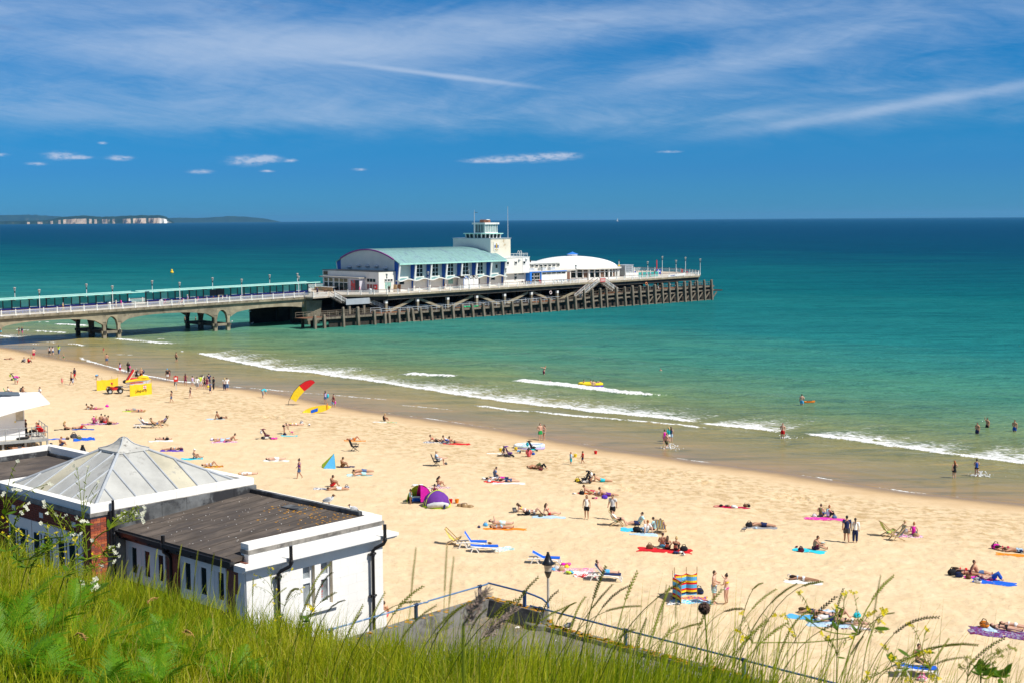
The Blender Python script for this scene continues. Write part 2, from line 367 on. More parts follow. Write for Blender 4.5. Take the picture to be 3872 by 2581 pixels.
M=bpy.data.materials.new('sea_water'); M.use_nodes = True; t=NT(M.node_tree); t.N.clear()
P=t.n('ShaderNodeTexCoord').outputs['Object']
off=t.n('ShaderNodeAttribute',attribute_name='offshore').outputs['Fac']; fo=t.n('ShaderNodeAttribute',attribute_name='foam').outputs['Fac']
Pw=t.n('ShaderNodeMapping',{0: P,2: (0,0,-RZB)},vector_type='POINT').outputs[0]      # x seaward,y along the crests
Pl=t.n('ShaderNodeMapping',{0: Pw,3: (1.,.30,1)}).outputs[0]
pat=t.noise(t.n('ShaderNodeMapping',{0: Pw,3: (1.,.35,1)}).outputs[0],.022,4,.6)
lg=t.math('LOGARITHM',t.math('MAXIMUM',t.math('ADD',off,t.math('MULTIPLY',t.math('MULTIPLY',t.math('SUBTRACT',pat,.5),1.1),off)),1.),10.)
lf=t.math('MULTIPLY',lg,1/4.)
deep=t.ramp(lf,[(.0,(.36,.235,.10)),(.20,(.34,.25,.105)),(.31,(.27,.24,.095)),(.39,(.165,.25,.115)),(.455,(.062,.235,.16)),(.52,(.016,.185,.18)),(.60,(.004,.125,.142)),(.72,(.001,.060,.115)),(.82,(.001,.052,.120)),(.97,(.001,.060,.135))])
streaks=t.noise(t.n('ShaderNodeMapping',{0: P,3: (.012,.05,1)}).outputs[0],1.,6,.68)
deep=t.mix(t.math('MULTIPLY',t.step(streaks,.40,.66),.5),deep,t.mix(1.,deep,(.45,.62,.72),'MULTIPLY'))
st2=t.noise(t.n('ShaderNodeMapping',{0: P,2: (0,0,.06),3: (.07,.30,1)}).outputs[0],1.,7,.74,.6)  # ripples' darker and lighter reflections put into the water colour, coarse then fine
deep=t.mix(t.math('MULTIPLY',t.step(st2,.49,.62),.55),deep,t.mix(1.,deep,(.45,.60,.66),'MULTIPLY'))
deep=t.mix(t.math('MULTIPLY',t.math('SUBTRACT',1.,t.step(st2,.34,.46)),.30),deep,t.mix(1.,deep,(1.9,1.35,1.22),'MULTIPLY'))
st3=t.noise(t.n('ShaderNodeMapping',{0: P,2: (0,0,.1),3: (.30,1.3,1)}).outputs[0],1.,5,.7,.5)
deep=t.mix(t.math('MULTIPLY',t.math('MULTIPLY',t.step(st3,.52,.64),t.step(off,8.,40.)),.42),deep,t.mix(1.,deep,(.50,.62,.66),'MULTIPLY'))
fn=t.noise(Pl,2.4,6,.68,.8); fn2=t.noise(Pl,7.,3,.6)
lace=t.math('ABSOLUTE',t.math('SUBTRACT',t.noise(Pl,1.15,5,.62,1.6),.5))      # thin lacy veins
lace=t.math('SUBTRACT',1.,t.math('MULTIPLY',lace,5.))
fm=t.math('ADD',t.math('MULTIPLY',fo,1.3),t.math('ADD',t.math('MULTIPLY',t.math('SUBTRACT',fn,.5),1.5),t.math('ADD',t.math('MULTIPLY',t.math('SUBTRACT',fn2,.5),.6),t.math('MULTIPLY',t.math('SUBTRACT',lace,.6),.42))))
fm=t.math('MULTIPLY',t.step(fm,.55,.88),t.step(fo,.03,.14))
h1=t.noise(t.n('ShaderNodeMapping',{0: Pw,3: (1.,.32,1)}).outputs[0],.55,5,.62); h2=t.noise(t.n('ShaderNodeMapping',{0: P,3: (.35,1.,1)}).outputs[0],.10,6,.72)
calm=t.step(off,1.,30.)
hgt_=t.math('ADD',t.math('MULTIPLY',h1,t.math('MULTIPLY_ADD',calm,.42,.10)),t.math('MULTIPLY',h2,t.math('MULTIPLY',calm,2.2)))
bn=t.n('ShaderNodeBump',{'Strength': 1.,'Distance': 1.25,'Height': hgt_})
frs=t.n('ShaderNodeFresnel',{'IOR': 1.33,'Normal': bn.outputs[0]}).outputs[0]
dif=t.n('ShaderNodeBsdfDiffuse',{'Color': deep,'Normal': bn.outputs[0]}); glo=t.n('ShaderNodeBsdfGlossy',{'Color': (1,1,1,1),'Roughness': .12,'Normal': bn.outputs[0]})
wb=t.n('ShaderNodeMixShader',{0: t.math('MULTIPLY',t.math('MINIMUM',frs,.5),t.math('MULTIPLY_ADD',t.step(lf,.35,.62),-.42,.62)),1: dif.outputs[0],2: glo.outputs[0]})
fb_=t.n('ShaderNodeBump',{'Strength': .9,'Distance': .25,'Height': t.noise(P,3.2,4,.6)})
fd=t.n('ShaderNodeBsdfPrincipled',{'Base Color': (.82,.83,.82,1),'Roughness': .9,'Specular IOR Level': .1,'Normal': fb_.outputs[0]})
ms=t.n('ShaderNodeMixShader',{0: fm,1: wb.outputs[0],2: fd.outputs[0]})
t.L.new(ms.outputs[0],t.n('ShaderNodeOutputMaterial').inputs[0])
tag(grid_obj('sea',X_,Y_,Z_,M,{'offshore': np.maximum(S_,0),'foam': foam}),kind='structure')
# ------------------------------------------------------------------ grassy cliff top
LIPX=np.array([-1400,0,330,600,900,1150,1400,1700,2100,2600,3100,3872,5200.])
LIPY=np.array([2060,2135,2240,2312,2380,2440,2505,2565,2620,2680,2760,2840,2900.])
LIPD=np.array([17,16,15,14,12.5,11.5,10,8.2,7,6,5.8,5.4,5.])
lip_t=np.array([math.atan2(ray(x,y)[0],ray(x,y)[1]) for x,y in zip(LIPX,LIPY)])
lip_s=np.array([-ray(x,y)[2]/math.hypot(*ray(x,y)[:2]) for x,y in zip(LIPX,LIPY)])
def hill_z(az_,d_):
    D=np.interp(az_,lip_t,LIPD); drop=D*np.interp(az_,lip_t,lip_s)
    k=np.clip(d_/D,0,1); z1=1.55+(drop-1.55)*k
    return np.maximum(H-z1-np.maximum(d_-D,0)*.95,3.0)
def hill_at(x,y): return hill_z(np.arctan2(x,y),np.hypot(x,y))
azs=np.linspace(-1.35,1.2,260); ds=np.concatenate([np.linspace(.3,18,120),np.linspace(18.5,46,50)])
A_,D_=np.meshgrid(azs,ds); Zh=hill_z(A_,D_)
X_=np.sin(A_)*D_; Y_=np.cos(A_)*D_
Zh=Zh+(fbm(X_*.8,Y_*.8,3,41)-.5)*.18
soil=mat('hill_soil',(.035,.042,.012),.95,.35,2.5,.6,12.,stain=(.10,.07,.03),stain_scale=3.)
gm=grid_obj('hillside',X_[:,::-1],Y_[:,::-1],Zh[:,::-1],soil); tag(gm,kind='structure')
# ------------------------------------------------------------------ the pier: local x=along the pier out to sea,y=away from the near edge,z=above the water
ANG=math.radians(46.2); pS=np.array([math.sin(ANG),math.cos(ANG),0]); nS=np.array([-pS[1],pS[0],0])
PH=onz(399,1281,0)-nS*8; RZP=math.atan2(pS[1],pS[0])
def DZ(s): return 5.5+.0095*(s+13) if s<52 else 6.12+.005*(s-52)
def PW(s,t,z): q=PH+pS*s+nS*t; return (q[0],q[1],z)
def lift(mb):
    mb.v=[(x,y,z+DZ(x)) for x,y,z in mb.v]; return mb
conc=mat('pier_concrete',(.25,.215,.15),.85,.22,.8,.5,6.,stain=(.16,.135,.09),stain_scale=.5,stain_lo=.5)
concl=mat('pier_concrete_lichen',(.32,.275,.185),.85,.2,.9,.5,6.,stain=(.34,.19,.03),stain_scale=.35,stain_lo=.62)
cdark=mat('old_wet_shaded_concrete',(.055,.05,.042),.8,.3,.7,.5,5.,stain=(.04,.035,.03),stain_scale=.6)  # wet concrete tone with the shade of rear columns, arches and braces painted in
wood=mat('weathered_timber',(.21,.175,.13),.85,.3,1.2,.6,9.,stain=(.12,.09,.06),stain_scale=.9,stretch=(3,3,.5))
woodd=mat('dark_wet_shade_timber',(.035,.027,.02),.8,.3,1.2,.6,9.)  # wet timber tone, also used to blacken the added panels under the deck
rust=mat('rusty_steel',(.22,.10,.05),.8,.3,2.,.4,12.,stain=(.08,.05,.04),stain_scale=1.5)
white=mat('white_paint',(.80,.79,.75),.45,.05,1.5,.1,20.,stain=(.60,.55,.46),stain_scale=.8,stain_lo=.66)
wrender=mat('white_render',(.80,.765,.69),.8,.05,.5,.2,8.,stain=(.62,.55,.44),stain_scale=.6,stain_lo=.66)
stainr=mat('stained_render',(.76,.69,.55),.85,.08,.5,.3,5.,stain=(.45,.30,.14),stain_scale=.45,stain_lo=.56)
grend=mat('grey_render',(.80,.755,.70),.8,.04,.5,.2,8.)
brail=mat('brown_handrail',(.13,.05,.045),.5,.1,3.)
bluep=mat('blue_paint',(.015,.09,.42),.5,.08,1.2,.1,10.)
navyp=mat('navy_panel',(.012,.06,.38),.45,.06,1.)
brblue=mat('bright_blue_trim',(.03,.20,.68),.45,.05,1.)
glass=mat('dark_glass',(.012,.022,.022),.12,.3,.6,spec=.3)
tglass=mat('teal_screen_glass',(.05,.36,.33),.15,.1,.5,spec=.5)
tpane=mat('turquoise_panel',(.16,.60,.52),.4,.06,.8)
copper=mat('verdigris_copper',(.27,.47,.45),.6,.22,.9,.2,6.,stain=(.17,.27,.32),stain_scale=.9,stain_lo=.50,stretch=(1.6,.22,1))
mint=mat('mint_roof_edge',(.42,.74,.64),.5,.08,1.)
dpost=mat('dark_post',(.025,.03,.04),.5,.1,2.)
deckm=mat('pier_decking',(.50,.43,.34),.85,.15,1.,.3,8.,stretch=(.6,8,1))
lmetal=mat('light_metal',(.60,.63,.66),.4,.08,3.,metal=.3); dmetal=mat('dark_metal',(.03,.032,.036),.45,.15,4.)
redp=mat('red_paint',(.62,.025,.02),.45,.08,3.); greyp=mat('grey_paint',(.36,.40,.43),.6,.06,1.,.1,6.)
gflat=mat('grey_flat_roof',(.36,.34,.31),.9,.15,.8,.3,6.)
pier=thing('pier','long concrete and timber seaside pier running out to sea','pier',tuple(PH),RZP)
def pp(name,mb,m_,par=None,kind=None):
    o=obj(name,mb,m_,par or pier)
    if kind: o['kind'] = kind
    return o
# deck slab
poly=[(-60,8),(47,8),(47,5),(51.5,5),(55,8),(63.5,0),(100,0),(140,0),(174,0),(180,4.5),(184,11),(189,20),(190,35),(140,35),(100,35),(66,35),(58,20),(0,20),(-60,20)]
mb=MB().prism([(x,y,-.28) for x,y in poly],(0,0,.28)); pp('deck',lift(mb),deckm)
# neck: cornice blocks,arched spandrels,columns,braces
cb=MB().box(0,2.93,-.38,.4,-.50,-.06).mesh('cornice_block')
s=-60.
while s<45:
    o=pp('cornice_block',cb,concl if int(s*7) % 5==0 else conc); o.location = (s,8,DZ(s+1.5)); o.rotation_euler = (0,-.0095,0); s+=2.97
BENTS=[-49.6,-24.8,0.,24.75,49.6]
def soffit(s):        # underside of the long flat arches between bents
    for i in range(len(BENTS)-1):
        a0,a1=BENTS[i]+3.5,BENTS[i+1]-.45
        if a0-1e-6<=s<=a1+1e-6:
            x=(s-(a0+a1)/2)/((a1-a0)/2); return 4.25-.95*abs(x)**2.6-.55*max(0,abs(x)-.86)/.14
    return None
for yy,nm in ((8.08,'arch_rib'),(19.0,'arch_rib')):
    for i in range(len(BENTS)-1):
        a0,a1=BENTS[i]+3.5,BENTS[i+1]-.45; mb=MB(); N=26
        for k in range(N):
            sa,sb=a0+(a1-a0)*k/N,a0+(a1-a0)*(k+1)/N
            za,zb=soffit(sa),soffit(sb)
            mb.hexa([(sa,yy,za),(sb,yy,zb),(sb,yy+.9,zb),(sa,yy+.9,za)],[(sa,yy,DZ(sa)-.5),(sb,yy,DZ(sb)-.5),(sb,yy+.9,DZ(sb)-.5),(sa,yy+.9,DZ(sa)-.5)])
        pp(nm,mb,concl if i % 2==1 else conc)
def arch_block(mb,s0,s1,y0,y1,zt,zs,along):   # block with a semicircular opening below,along s or along y
    N=14; L0,L1=(s0,s1) if along=='s' else (y0,y1)
    for k in range(N):
        a0,a1=L0+(L1-L0)*k/N,L0+(L1-L0)*(k+1)/N
        f=lambda q: zs+(zt-.35-zs)*math.sqrt(max(0,1-((q-(L0+L1)/2)/((L1-L0)/2))**2))
        za,zb=f(a0),f(a1)
        if along=='s': mb.hexa([(a0,y0,za),(a1,y0,zb),(a1,y1,zb),(a0,y1,za)],[(a0,y0,zt),(a1,y0,zt),(a1,y1,zt),(a0,y1,zt)])
        else: mb.hexa([(s0,a0,za),(s1,a0,za),(s1,a1,zb),(s0,a1,zb)],[(s0,a0,zt),(s1,a0,zt),(s1,a1,zt),(s0,a1,zt)])
for b in BENTS[:-1]:
    sup=thing('pier_support',None,None); sup.parent = pier
    for cs in (b,b+3.05):
        for y in (8.5,14.,19.5):
            mb=MB(); w=.36
            mb.hexa([(cs-w,y-w,-3),(cs+w,y-w,-3),(cs+w,y+w,-3),(cs-w,y+w,-3)],[(cs-w,y-w,1.0),(cs+w,y-w,1.0),(cs+w,y+w,1.0),(cs-w,y+w,1.0)])
            mb.hexa([(cs-w*.8,y-w*.8,1.0),(cs+w*.8,y-w*.8,1.0),(cs+w*.8,y+w*.8,1.0),(cs-w*.8,y+w*.8,1.0)],[(cs-w*.85,y-w*.85,2.6),(cs+w*.85,y-w*.85,2.6),(cs+w*.85,y+w*.85,2.6),(cs-w*.85,y+w*.85,2.6)])
            mb.hexa([(cs-w*.85,y-w*.85,2.6),(cs+w*.85,y-w*.85,2.6),(cs+w*.85,y+w*.85,2.6),(cs-w*.85,y+w*.85,2.6)],[(cs-.62,y-w*.9,3.5),(cs+.62,y-w*.9,3.5),(cs+.62,y+w*.9,3.5),(cs-.62,y+w*.9,3.5)])
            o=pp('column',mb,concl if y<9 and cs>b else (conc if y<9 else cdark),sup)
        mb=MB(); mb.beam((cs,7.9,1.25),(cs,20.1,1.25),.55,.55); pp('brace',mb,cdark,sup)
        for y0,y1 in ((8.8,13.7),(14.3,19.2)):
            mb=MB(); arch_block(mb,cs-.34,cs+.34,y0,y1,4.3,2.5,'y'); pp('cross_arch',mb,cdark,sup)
    for y in (8.5,14.,19.5):
        mb=MB().beam((b-.6,y-.02,1.25),(b+3.65,y-.02,1.25),.5,.5); pp('brace',mb,conc,sup)
        mb=MB(); arch_block(mb,b+.3,b+2.75,y-.4,y+.4,4.6,2.4,'s'); pp('small_arch',mb,concl if y<9 else cdark,sup)
        mb=MB()
        mb.hexa([(b-.45,y-.42,3.5),(b+3.5,y-.42,3.5),(b+3.5,y+.48,3.5),(b-.45,y+.48,3.5)][:4] if False else [(b-.45,y-.42,4.6),(b+3.5,y-.42,4.6),(b+3.5,y+.48,4.6),(b-.45,y+.48,4.6)],[(b-.45,y-.42,DZ(b)-.5),(b+3.5,y-.42,DZ(b)-.5),(b+3.5,y+.48,DZ(b)-.5),(b-.45,y+.48,DZ(b)-.5)])
        for q0,q1 in ((b-.45,b+.3),(b+2.75,b+3.5)):
            mb.box(q0,q1,y-.41,y+.47,3.2,4.6)
        pp('spandrel',mb,conc,sup)
mb=MB().hexa([(47.8,7.6,-3),(49.8,7.,-3),(49.8,9.5,-3),(47.8,9.5,-3)],[(47.0,7.6,5.2),(50.5,6.6,5.2),(50.5,9.5,5.2),(47.,9.5,5.2)]); pp('abutment',mb,conc)
for y in (14.,19.5): pp('abutment',MB().box(47.5,50,y-.6,y+.6,-3,5.3),cdark)
for k in range(16):
    s0=41+9.2*k; y_=20.6+min(1,max(0,(s0-48)/16))*13
    pp('far_shade_panel',MB().box(s0,s0+9.1,y_-.2,y_+.2,-.3,5.4),woodd)  # added dark panels closing the far side so the underside stays black
    if k>1: pp('inner_shade_slab',MB().box(s0,s0+9.1,2.5,y_-.4,1.9,2.2),woodd)  # added dark slab hiding the bright water below the deck
# head: fascia,posts,diagonal braces,inner columns
edge=[(55,8),(63.5,0),(174,0),(180,4.5),(184,11),(189,20),(190,35)]
for i in range(len(edge)-1):
    (x0,y0),(x1,y1)=edge[i],edge[i+1]; n_=max(1,int((x1-x0)/10))
    for k in range(n_):
        p0=(x0+(x1-x0)*k/n_,y0+(y1-y0)*k/n_); p1=(x0+(x1-x0)*(k+1)/n_-.05,y0+(y1-y0)*(k+1)/n_)
        mb=MB().beam((p0[0],p0[1]-.12,DZ(p0[0])-.22),(p1[0],p1[1]-.12,DZ(p1[0])-.22),.3,.40); pp('fascia',mb,concl)
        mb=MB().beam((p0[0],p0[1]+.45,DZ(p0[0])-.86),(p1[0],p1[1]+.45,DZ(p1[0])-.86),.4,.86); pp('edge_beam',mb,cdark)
pst=[63.7+9.1*i for i in range(13)]
for i,s in enumerate(pst):
    if s<128:
        mb=MB().box(s-.3,s+.3,.55,1.15,-2,4.15); pp('post',mb,conc)
        mb=MB().box(s-.32,s+.32,.53,1.17,4.15,4.75); pp('post_head',mb,white)
    if i % 2==1 and s<128:
        for sg in (-1,1):
            mb=MB().beam((s+sg*.8,1.3,4.75),(s+sg*7.8,1.3,2.3),.5,.55); pp('diagonal_brace',mb,concl)
for y in (7.,13.,20.,27.,33.):
    for s in pst:
        mb=MB().box(s-.35,s+.35,y-.35,y+.35,-2.5,5.5) if not len([0]) else None
        if s==pst[0]: ic=MB().box(-.35,.35,-.35,.35,-2.5,5.2).mesh('inner_column'); cb2=MB().box(-.25,8.9,-.25,.25,4.4,5.1).mesh('cross_beam')
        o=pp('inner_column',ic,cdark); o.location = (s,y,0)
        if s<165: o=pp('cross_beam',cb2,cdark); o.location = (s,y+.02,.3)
# landing stage with raking fender piles
def stz(s): return 2.2+.0*(s) if s<96 else (2.2+.28*(s-96)/20 if s<119 else (2.5+(s-119)*.066 if s<133 else 3.45+.012*(s-133)))
SP=[40,46,53,60,68,76,84,92,100,108,116,124,132,140,148,156,164,172,177.5]
for i in range(len(SP)-1):
    s0,s1=SP[i],SP[i+1]
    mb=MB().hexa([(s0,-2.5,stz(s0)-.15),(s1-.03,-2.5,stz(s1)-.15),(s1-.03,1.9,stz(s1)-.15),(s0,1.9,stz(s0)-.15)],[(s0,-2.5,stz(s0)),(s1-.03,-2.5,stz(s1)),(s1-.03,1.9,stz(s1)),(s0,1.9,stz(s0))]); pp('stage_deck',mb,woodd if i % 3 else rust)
    mb=MB().beam((s0,-2.62,stz(s0)-.2),(s1-.05,-2.62,stz(s1)-.2),.22,.42); pp('stage_edge_beam',mb,wood)
    if s0>45: pp('stage_shade_panel',MB().box(s0,s1-.02,-2.0,-1.85,-.5,stz(s0)-.2),woodd)  # added dark panel standing in for the black shade under the stage
    if s0>120: mb=MB().beam((s0,-2.6,stz(s0)-1.25),(s1-.05,-2.6,stz(s1)-1.25),.2,.34); pp('lower_beam',mb,wood)
PS=[41.7,44.1,49.1,53.0,57.5,60.4,61.5,64.3,67.1,68.5,70.9,74.0,77.2,80.5,83.4,86.5,90.0,92.8,96.1,99.4,102.4,105.5,109.0,112.1,114.8,118.3,121.2,124.5,127.5,130.5,132.8,136.6,139.9,142.9,145.9,149.0,151.9,155.0,157.9,161.1,164.4,166.8,169.9,173.0,176.2]
r_=random.Random(3)
for s in PS:
    ht=4.2 if s in (49.1,53.0) else (2.9 if s<45 else (3.15 if s<60 else (2.3 if s in (60.4,61.5) else (2.95+.008*(s-64) if s<122 else 4.9+.017*(s-127)))))
    ht+=r_.uniform(-.1,.12); w=.27+r_.uniform(-.03,.04); lean=-.75 if 66<s else -.12
    mb=MB(); x0,x1=s,s+lean*.55
    mb.hexa([(x0-w,-3.2-w,-2.5),(x0+w,-3.2-w,-2.5),(x0+w,-3.2+w,-2.5),(x0-w,-3.2+w,-2.5)],[(x1-w*.9,-3.0-w,ht-.22),(x1+w*.9,-3.0-w,ht-.22),(x1+w*.9,-3.0+w,ht-.22),(x1-w*.9,-3.0+w,ht-.22)])
    mb.hexa([(x1-w*.9,-3.0-w,ht-.22),(x1+w*.9,-3.0-w,ht-.22),(x1+w*.9,-3.0+w,ht-.22),(x1-w*.9,-3.0+w,ht-.22)],[(x1-w*.3,-3.0-w*.6,ht),(x1+w*.7,-3.0-w*.6,ht),(x1+w*.7,-3.0+w*.5,ht),(x1-w*.3,-3.0+w*.5,ht)])
    pp('fender_pile',mb,wood)
    if s>146: mb=MB().beam((s+.3,-2.9,.5),(s+2.4,-2.7,2.1),.24,.28); pp('pile_strut',mb,wood)
    if s>66: mb=MB().beam((s-2.2,-2.7,.15),(s-.1,-3.0,.12),.16,.2); pp('waling',mb,wood)
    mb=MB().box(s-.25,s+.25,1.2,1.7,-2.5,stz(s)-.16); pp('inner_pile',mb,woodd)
for y0 in (-2.2,1.6):
    for i in range(len(SP)-1):
        s0,s1=SP[i],SP[i+1]; mb=MB()
        for h_ in (.55,1.05): mb.beam((s0,y0,stz(s0)+h_),(s1,y0,stz(s1)+h_),.07,.07)
        for k in range(3): mb.beam((s0+k*(s1-s0)/3,y0,stz(s0)),(s0+k*(s1-s0)/3,y0,stz(s0)+1.1),.08,.08)
        pp('stage_railing',mb,wood if s0>110 or s0<60 else lmetal)
# railings
def railing(path,style,post_gap,y_out=0.):
    R_=thing('railing',None,None); R_.parent = pier
    bal=MB(); pm_=MB().box(-.075,.075,-.075,.075,0,1.12).box(-.13,.13,-.13,.13,0,.10).box(-.1,.1,-.1,.1,1.12,1.17).mesh('railing_post')
    tot=0
    for i in range(len(path)-1):
        p0,p1=np.array(path[i],float),np.array(path[i+1],float); L=np.linalg.norm(p1-p0); n_=max(1,round(L/post_gap))
        for k in range(n_):
            a=p0+(p1-p0)*k/n_; b=p0+(p1-p0)*(k+1)/n_; za,zb=DZ(a[0]),DZ(b[0])
            o=pp('post',pm_,white,R_); o.location = (a[0],a[1],za)
            mb=MB()
            for h_ in ((.12,.92) if style=='bal' else (.15,.42,.68,.92)): mb.beam((a[0],a[1],za+h_),(b[0],b[1],zb+h_),.05,.07)
            pp('rail',mb,white,R_)
            mb=MB().beam((a[0],a[1],za+1.06),(b[0],b[1],zb+1.06),.10,.08); pp('handrail',mb,brail,R_)
            if style=='bal':
                m_=int(np.linalg.norm(b-a)/.155)
                for j in range(1,m_):
                    q=a+(b-a)*j/m_; z=DZ(q[0]); bal.box(q[0]-.022,q[0]+.022,q[1]-.022,q[1]+.022,z+.13,z+.92)
    if bal.v: o=pp('baluster',bal,white,R_); o['kind'] = 'stuff'
    return R_
railing([(-58,8.05),(46.8,7.9),(47.2,5.1),(51,5.0)],'bal',2.72)
railing([(55,8),(63.5,.1)],'bal',2.6)
railing([(63.5,.1),(128.6,.1)],'plain',3.05); railing([(133.6,.1),(173.9,.1),(179.8,4.6),(183.8,11.1),(188.8,20),(189.8,34.8)],'plain',3.05)
railing([(-58,19.9),(57,19.9),(66,34.8),(189.8,34.8)],'plain',3.0)
# stairs down to the landing stage,near the neck
st=thing('stairs',None,None); st.parent = pier
def stair(par,p,q,w,m_,railm,flat=False):
    p=np.array(p,float); q=np.array(q,float); n_=max(2,int(abs(p[2]-q[2])/.2)); mb=MB()
    for k in range(n_):
        a=p+(q-p)*k/n_; b=p+(q-p)*(k+1)/n_
        mb.box(min(a[0],b[0]),max(a[0],b[0]),p[1]-w/2,p[1]+w/2,b[2]-.06,b[2])
    obj('steps',mb,m_,par)
    for sy in (-1,1):
        mb=MB(); y=p[1]+sy*w/2
        mb.beam((p[0],y,p[2]-.15),(q[0],y,q[2]-.15),.08,.32); obj('stringer',mb,m_,par)
        mb=MB()
        for h_ in (.15,.9): mb.beam((p[0],y,p[2]+h_),(q[0],y,q[2]+h_),.05,.06)
        L=abs(q[0]-p[0]); k_=max(2,int(L/.2))
        for k in range(k_+1):
            a=p+(q-p)*k/k_; big=k % 8==0 or k==k_; r=.05 if big else .02
            mb.box(a[0]-r,a[0]+r,y-r,y+r,a[2]-(.1 if big else -.15),a[2]+(1.05 if big else .9))
        obj('stair_railing',mb,railm,par)
        mb=MB().beam((p[0],y,p[2]+1.06),(q[0],y,q[2]+1.06),.1,.08); obj('handrail',mb,brail if railm is white else mat('yellow_handrail',(.62,.36,.03),.5),par)
stair(st,(51.2,3.6,6.1),(54.2,3.6,4.55),1.9,cdark,white)
obj('landing',MB().box(54.2,60.1,2.4,4.8,4.35,4.5),cdark,st)
obj('landing_panel',MB().box(53.8,60.3,2.25,2.32,4.2,5.5),greyp,st)
stair(st,(60.2,3.6,4.45),(66.2,3.6,2.25),1.9,cdark,white)
for s in (55,59): obj('landing_post',MB().box(s-.25,s+.25,2.5,3.,-2,4.35),wood,st)
# double stairs over the deck edge further out,with the red notice
st=thing('stairs',None,None); st.parent = pier
stair(st,(130.4,-1.1,6.4),(123.6,-1.1,2.75),1.8,wood,white); stair(st,(133.0,-1.1,6.4),(138.,-1.1,3.8),1.8,wood,white)
obj('landing',MB().box(130.4,133.,-2.1,0,6.3,6.42),wood,st)
nb=obj('notice_board',MB().box(131.1,132.9,-2.25,-2.18,6.5,7.5),redp,st)
for zz in (7.28,7.1,6.92,6.74): obj('notice_line',MB().box(131.3,132.7,-2.265,-2.255,zz-.05,zz+.03),white,nb)
# small things fixed to the pier
def on_pier(name,label,cat,s,t_,z=None,rz=0.,group=None):
    return thing(name,label,cat,PW(s,t_,DZ(s) if z is None else z),RZP+rz,group)
def life_ring(s,t_,z,colr,label):
    o=on_pier('life_ring',label,'life ring',s,t_,z); mb=MB()
    pts=[(.36*math.cos(q),0,.36*math.sin(q)) for q in np.linspace(0,2*math.pi,19)]
    mb.tube(pts,.1,8,cap=False); obj('ring',mb,colr,o)
    for q in range(4):
        a=q*math.pi/2+.4; mb=MB().tube([(.36*math.cos(a+e),0,.36*math.sin(a+e)) for e in (-.12,0,.12)],.106,8); obj('band',mb,white if colr is not white else redp,o)
life_ring(151,-.55,5.3,mat('orange_plastic',(.85,.22,.02),.5),'bright orange life ring hanging below the pier deck')
life_ring(115.5,.3,4.4,white,'white and red life ring on a post under the pier')
bn=on_pier('banner','white printed banner tied along the railing near the pier end','banner',160.7,-.06,6.72)
mb=MB(); N=14
for k in range(N):
    f=lambda q: .12*math.sin(q*5.1)+.06*math.sin(q*11)
    a,b=k/N,(k+1)/N; mb.hexa([(a*7.2,-.02,.02+.3*a+f(a)*.3),(b*7.2,-.02,.02+.3*b+f(b)*.3),(b*7.2,.02,.02+.3*b+f(b)*.3),(a*7.2,.02,.02+.3*a+f(a)*.3)],[(a*7.2,-.02,.55+.4*a**2+f(a)*.2),(b*7.2,-.02,.55+.4*b**2+f(b)*.2),(b*7.2,.02,.55+.4*b**2+f(b)*.2),(a*7.2,.02,.55+.4*a**2+f(a)*.2)])
obj('sheet',mb,cl('white'),bn)
def lettering(name,text,size,m_,parent,loc,rot,align='LEFT',ext=.006):
    cu=bpy.data.curves.new(name,'FONT'); cu.body = text; cu.size = size; cu.extrude = ext; cu.align_x = align; cu.resolution_u = 2
    tmp=bpy.data.objects.new('tmp',cu); COL.objects.link(tmp); dg=bpy.context.evaluated_depsgraph_get()
    me=bpy.data.meshes.new_from_object(tmp.evaluated_get(dg)); bpy.data.objects.remove(tmp); me.materials.clear()
    return obj(name,me,m_,parent,loc,rot)
lettering('lettering','MAXIMUM',.42,navyp,bn,(.9,-.05,.22),(math.pi/2,-.03,0))
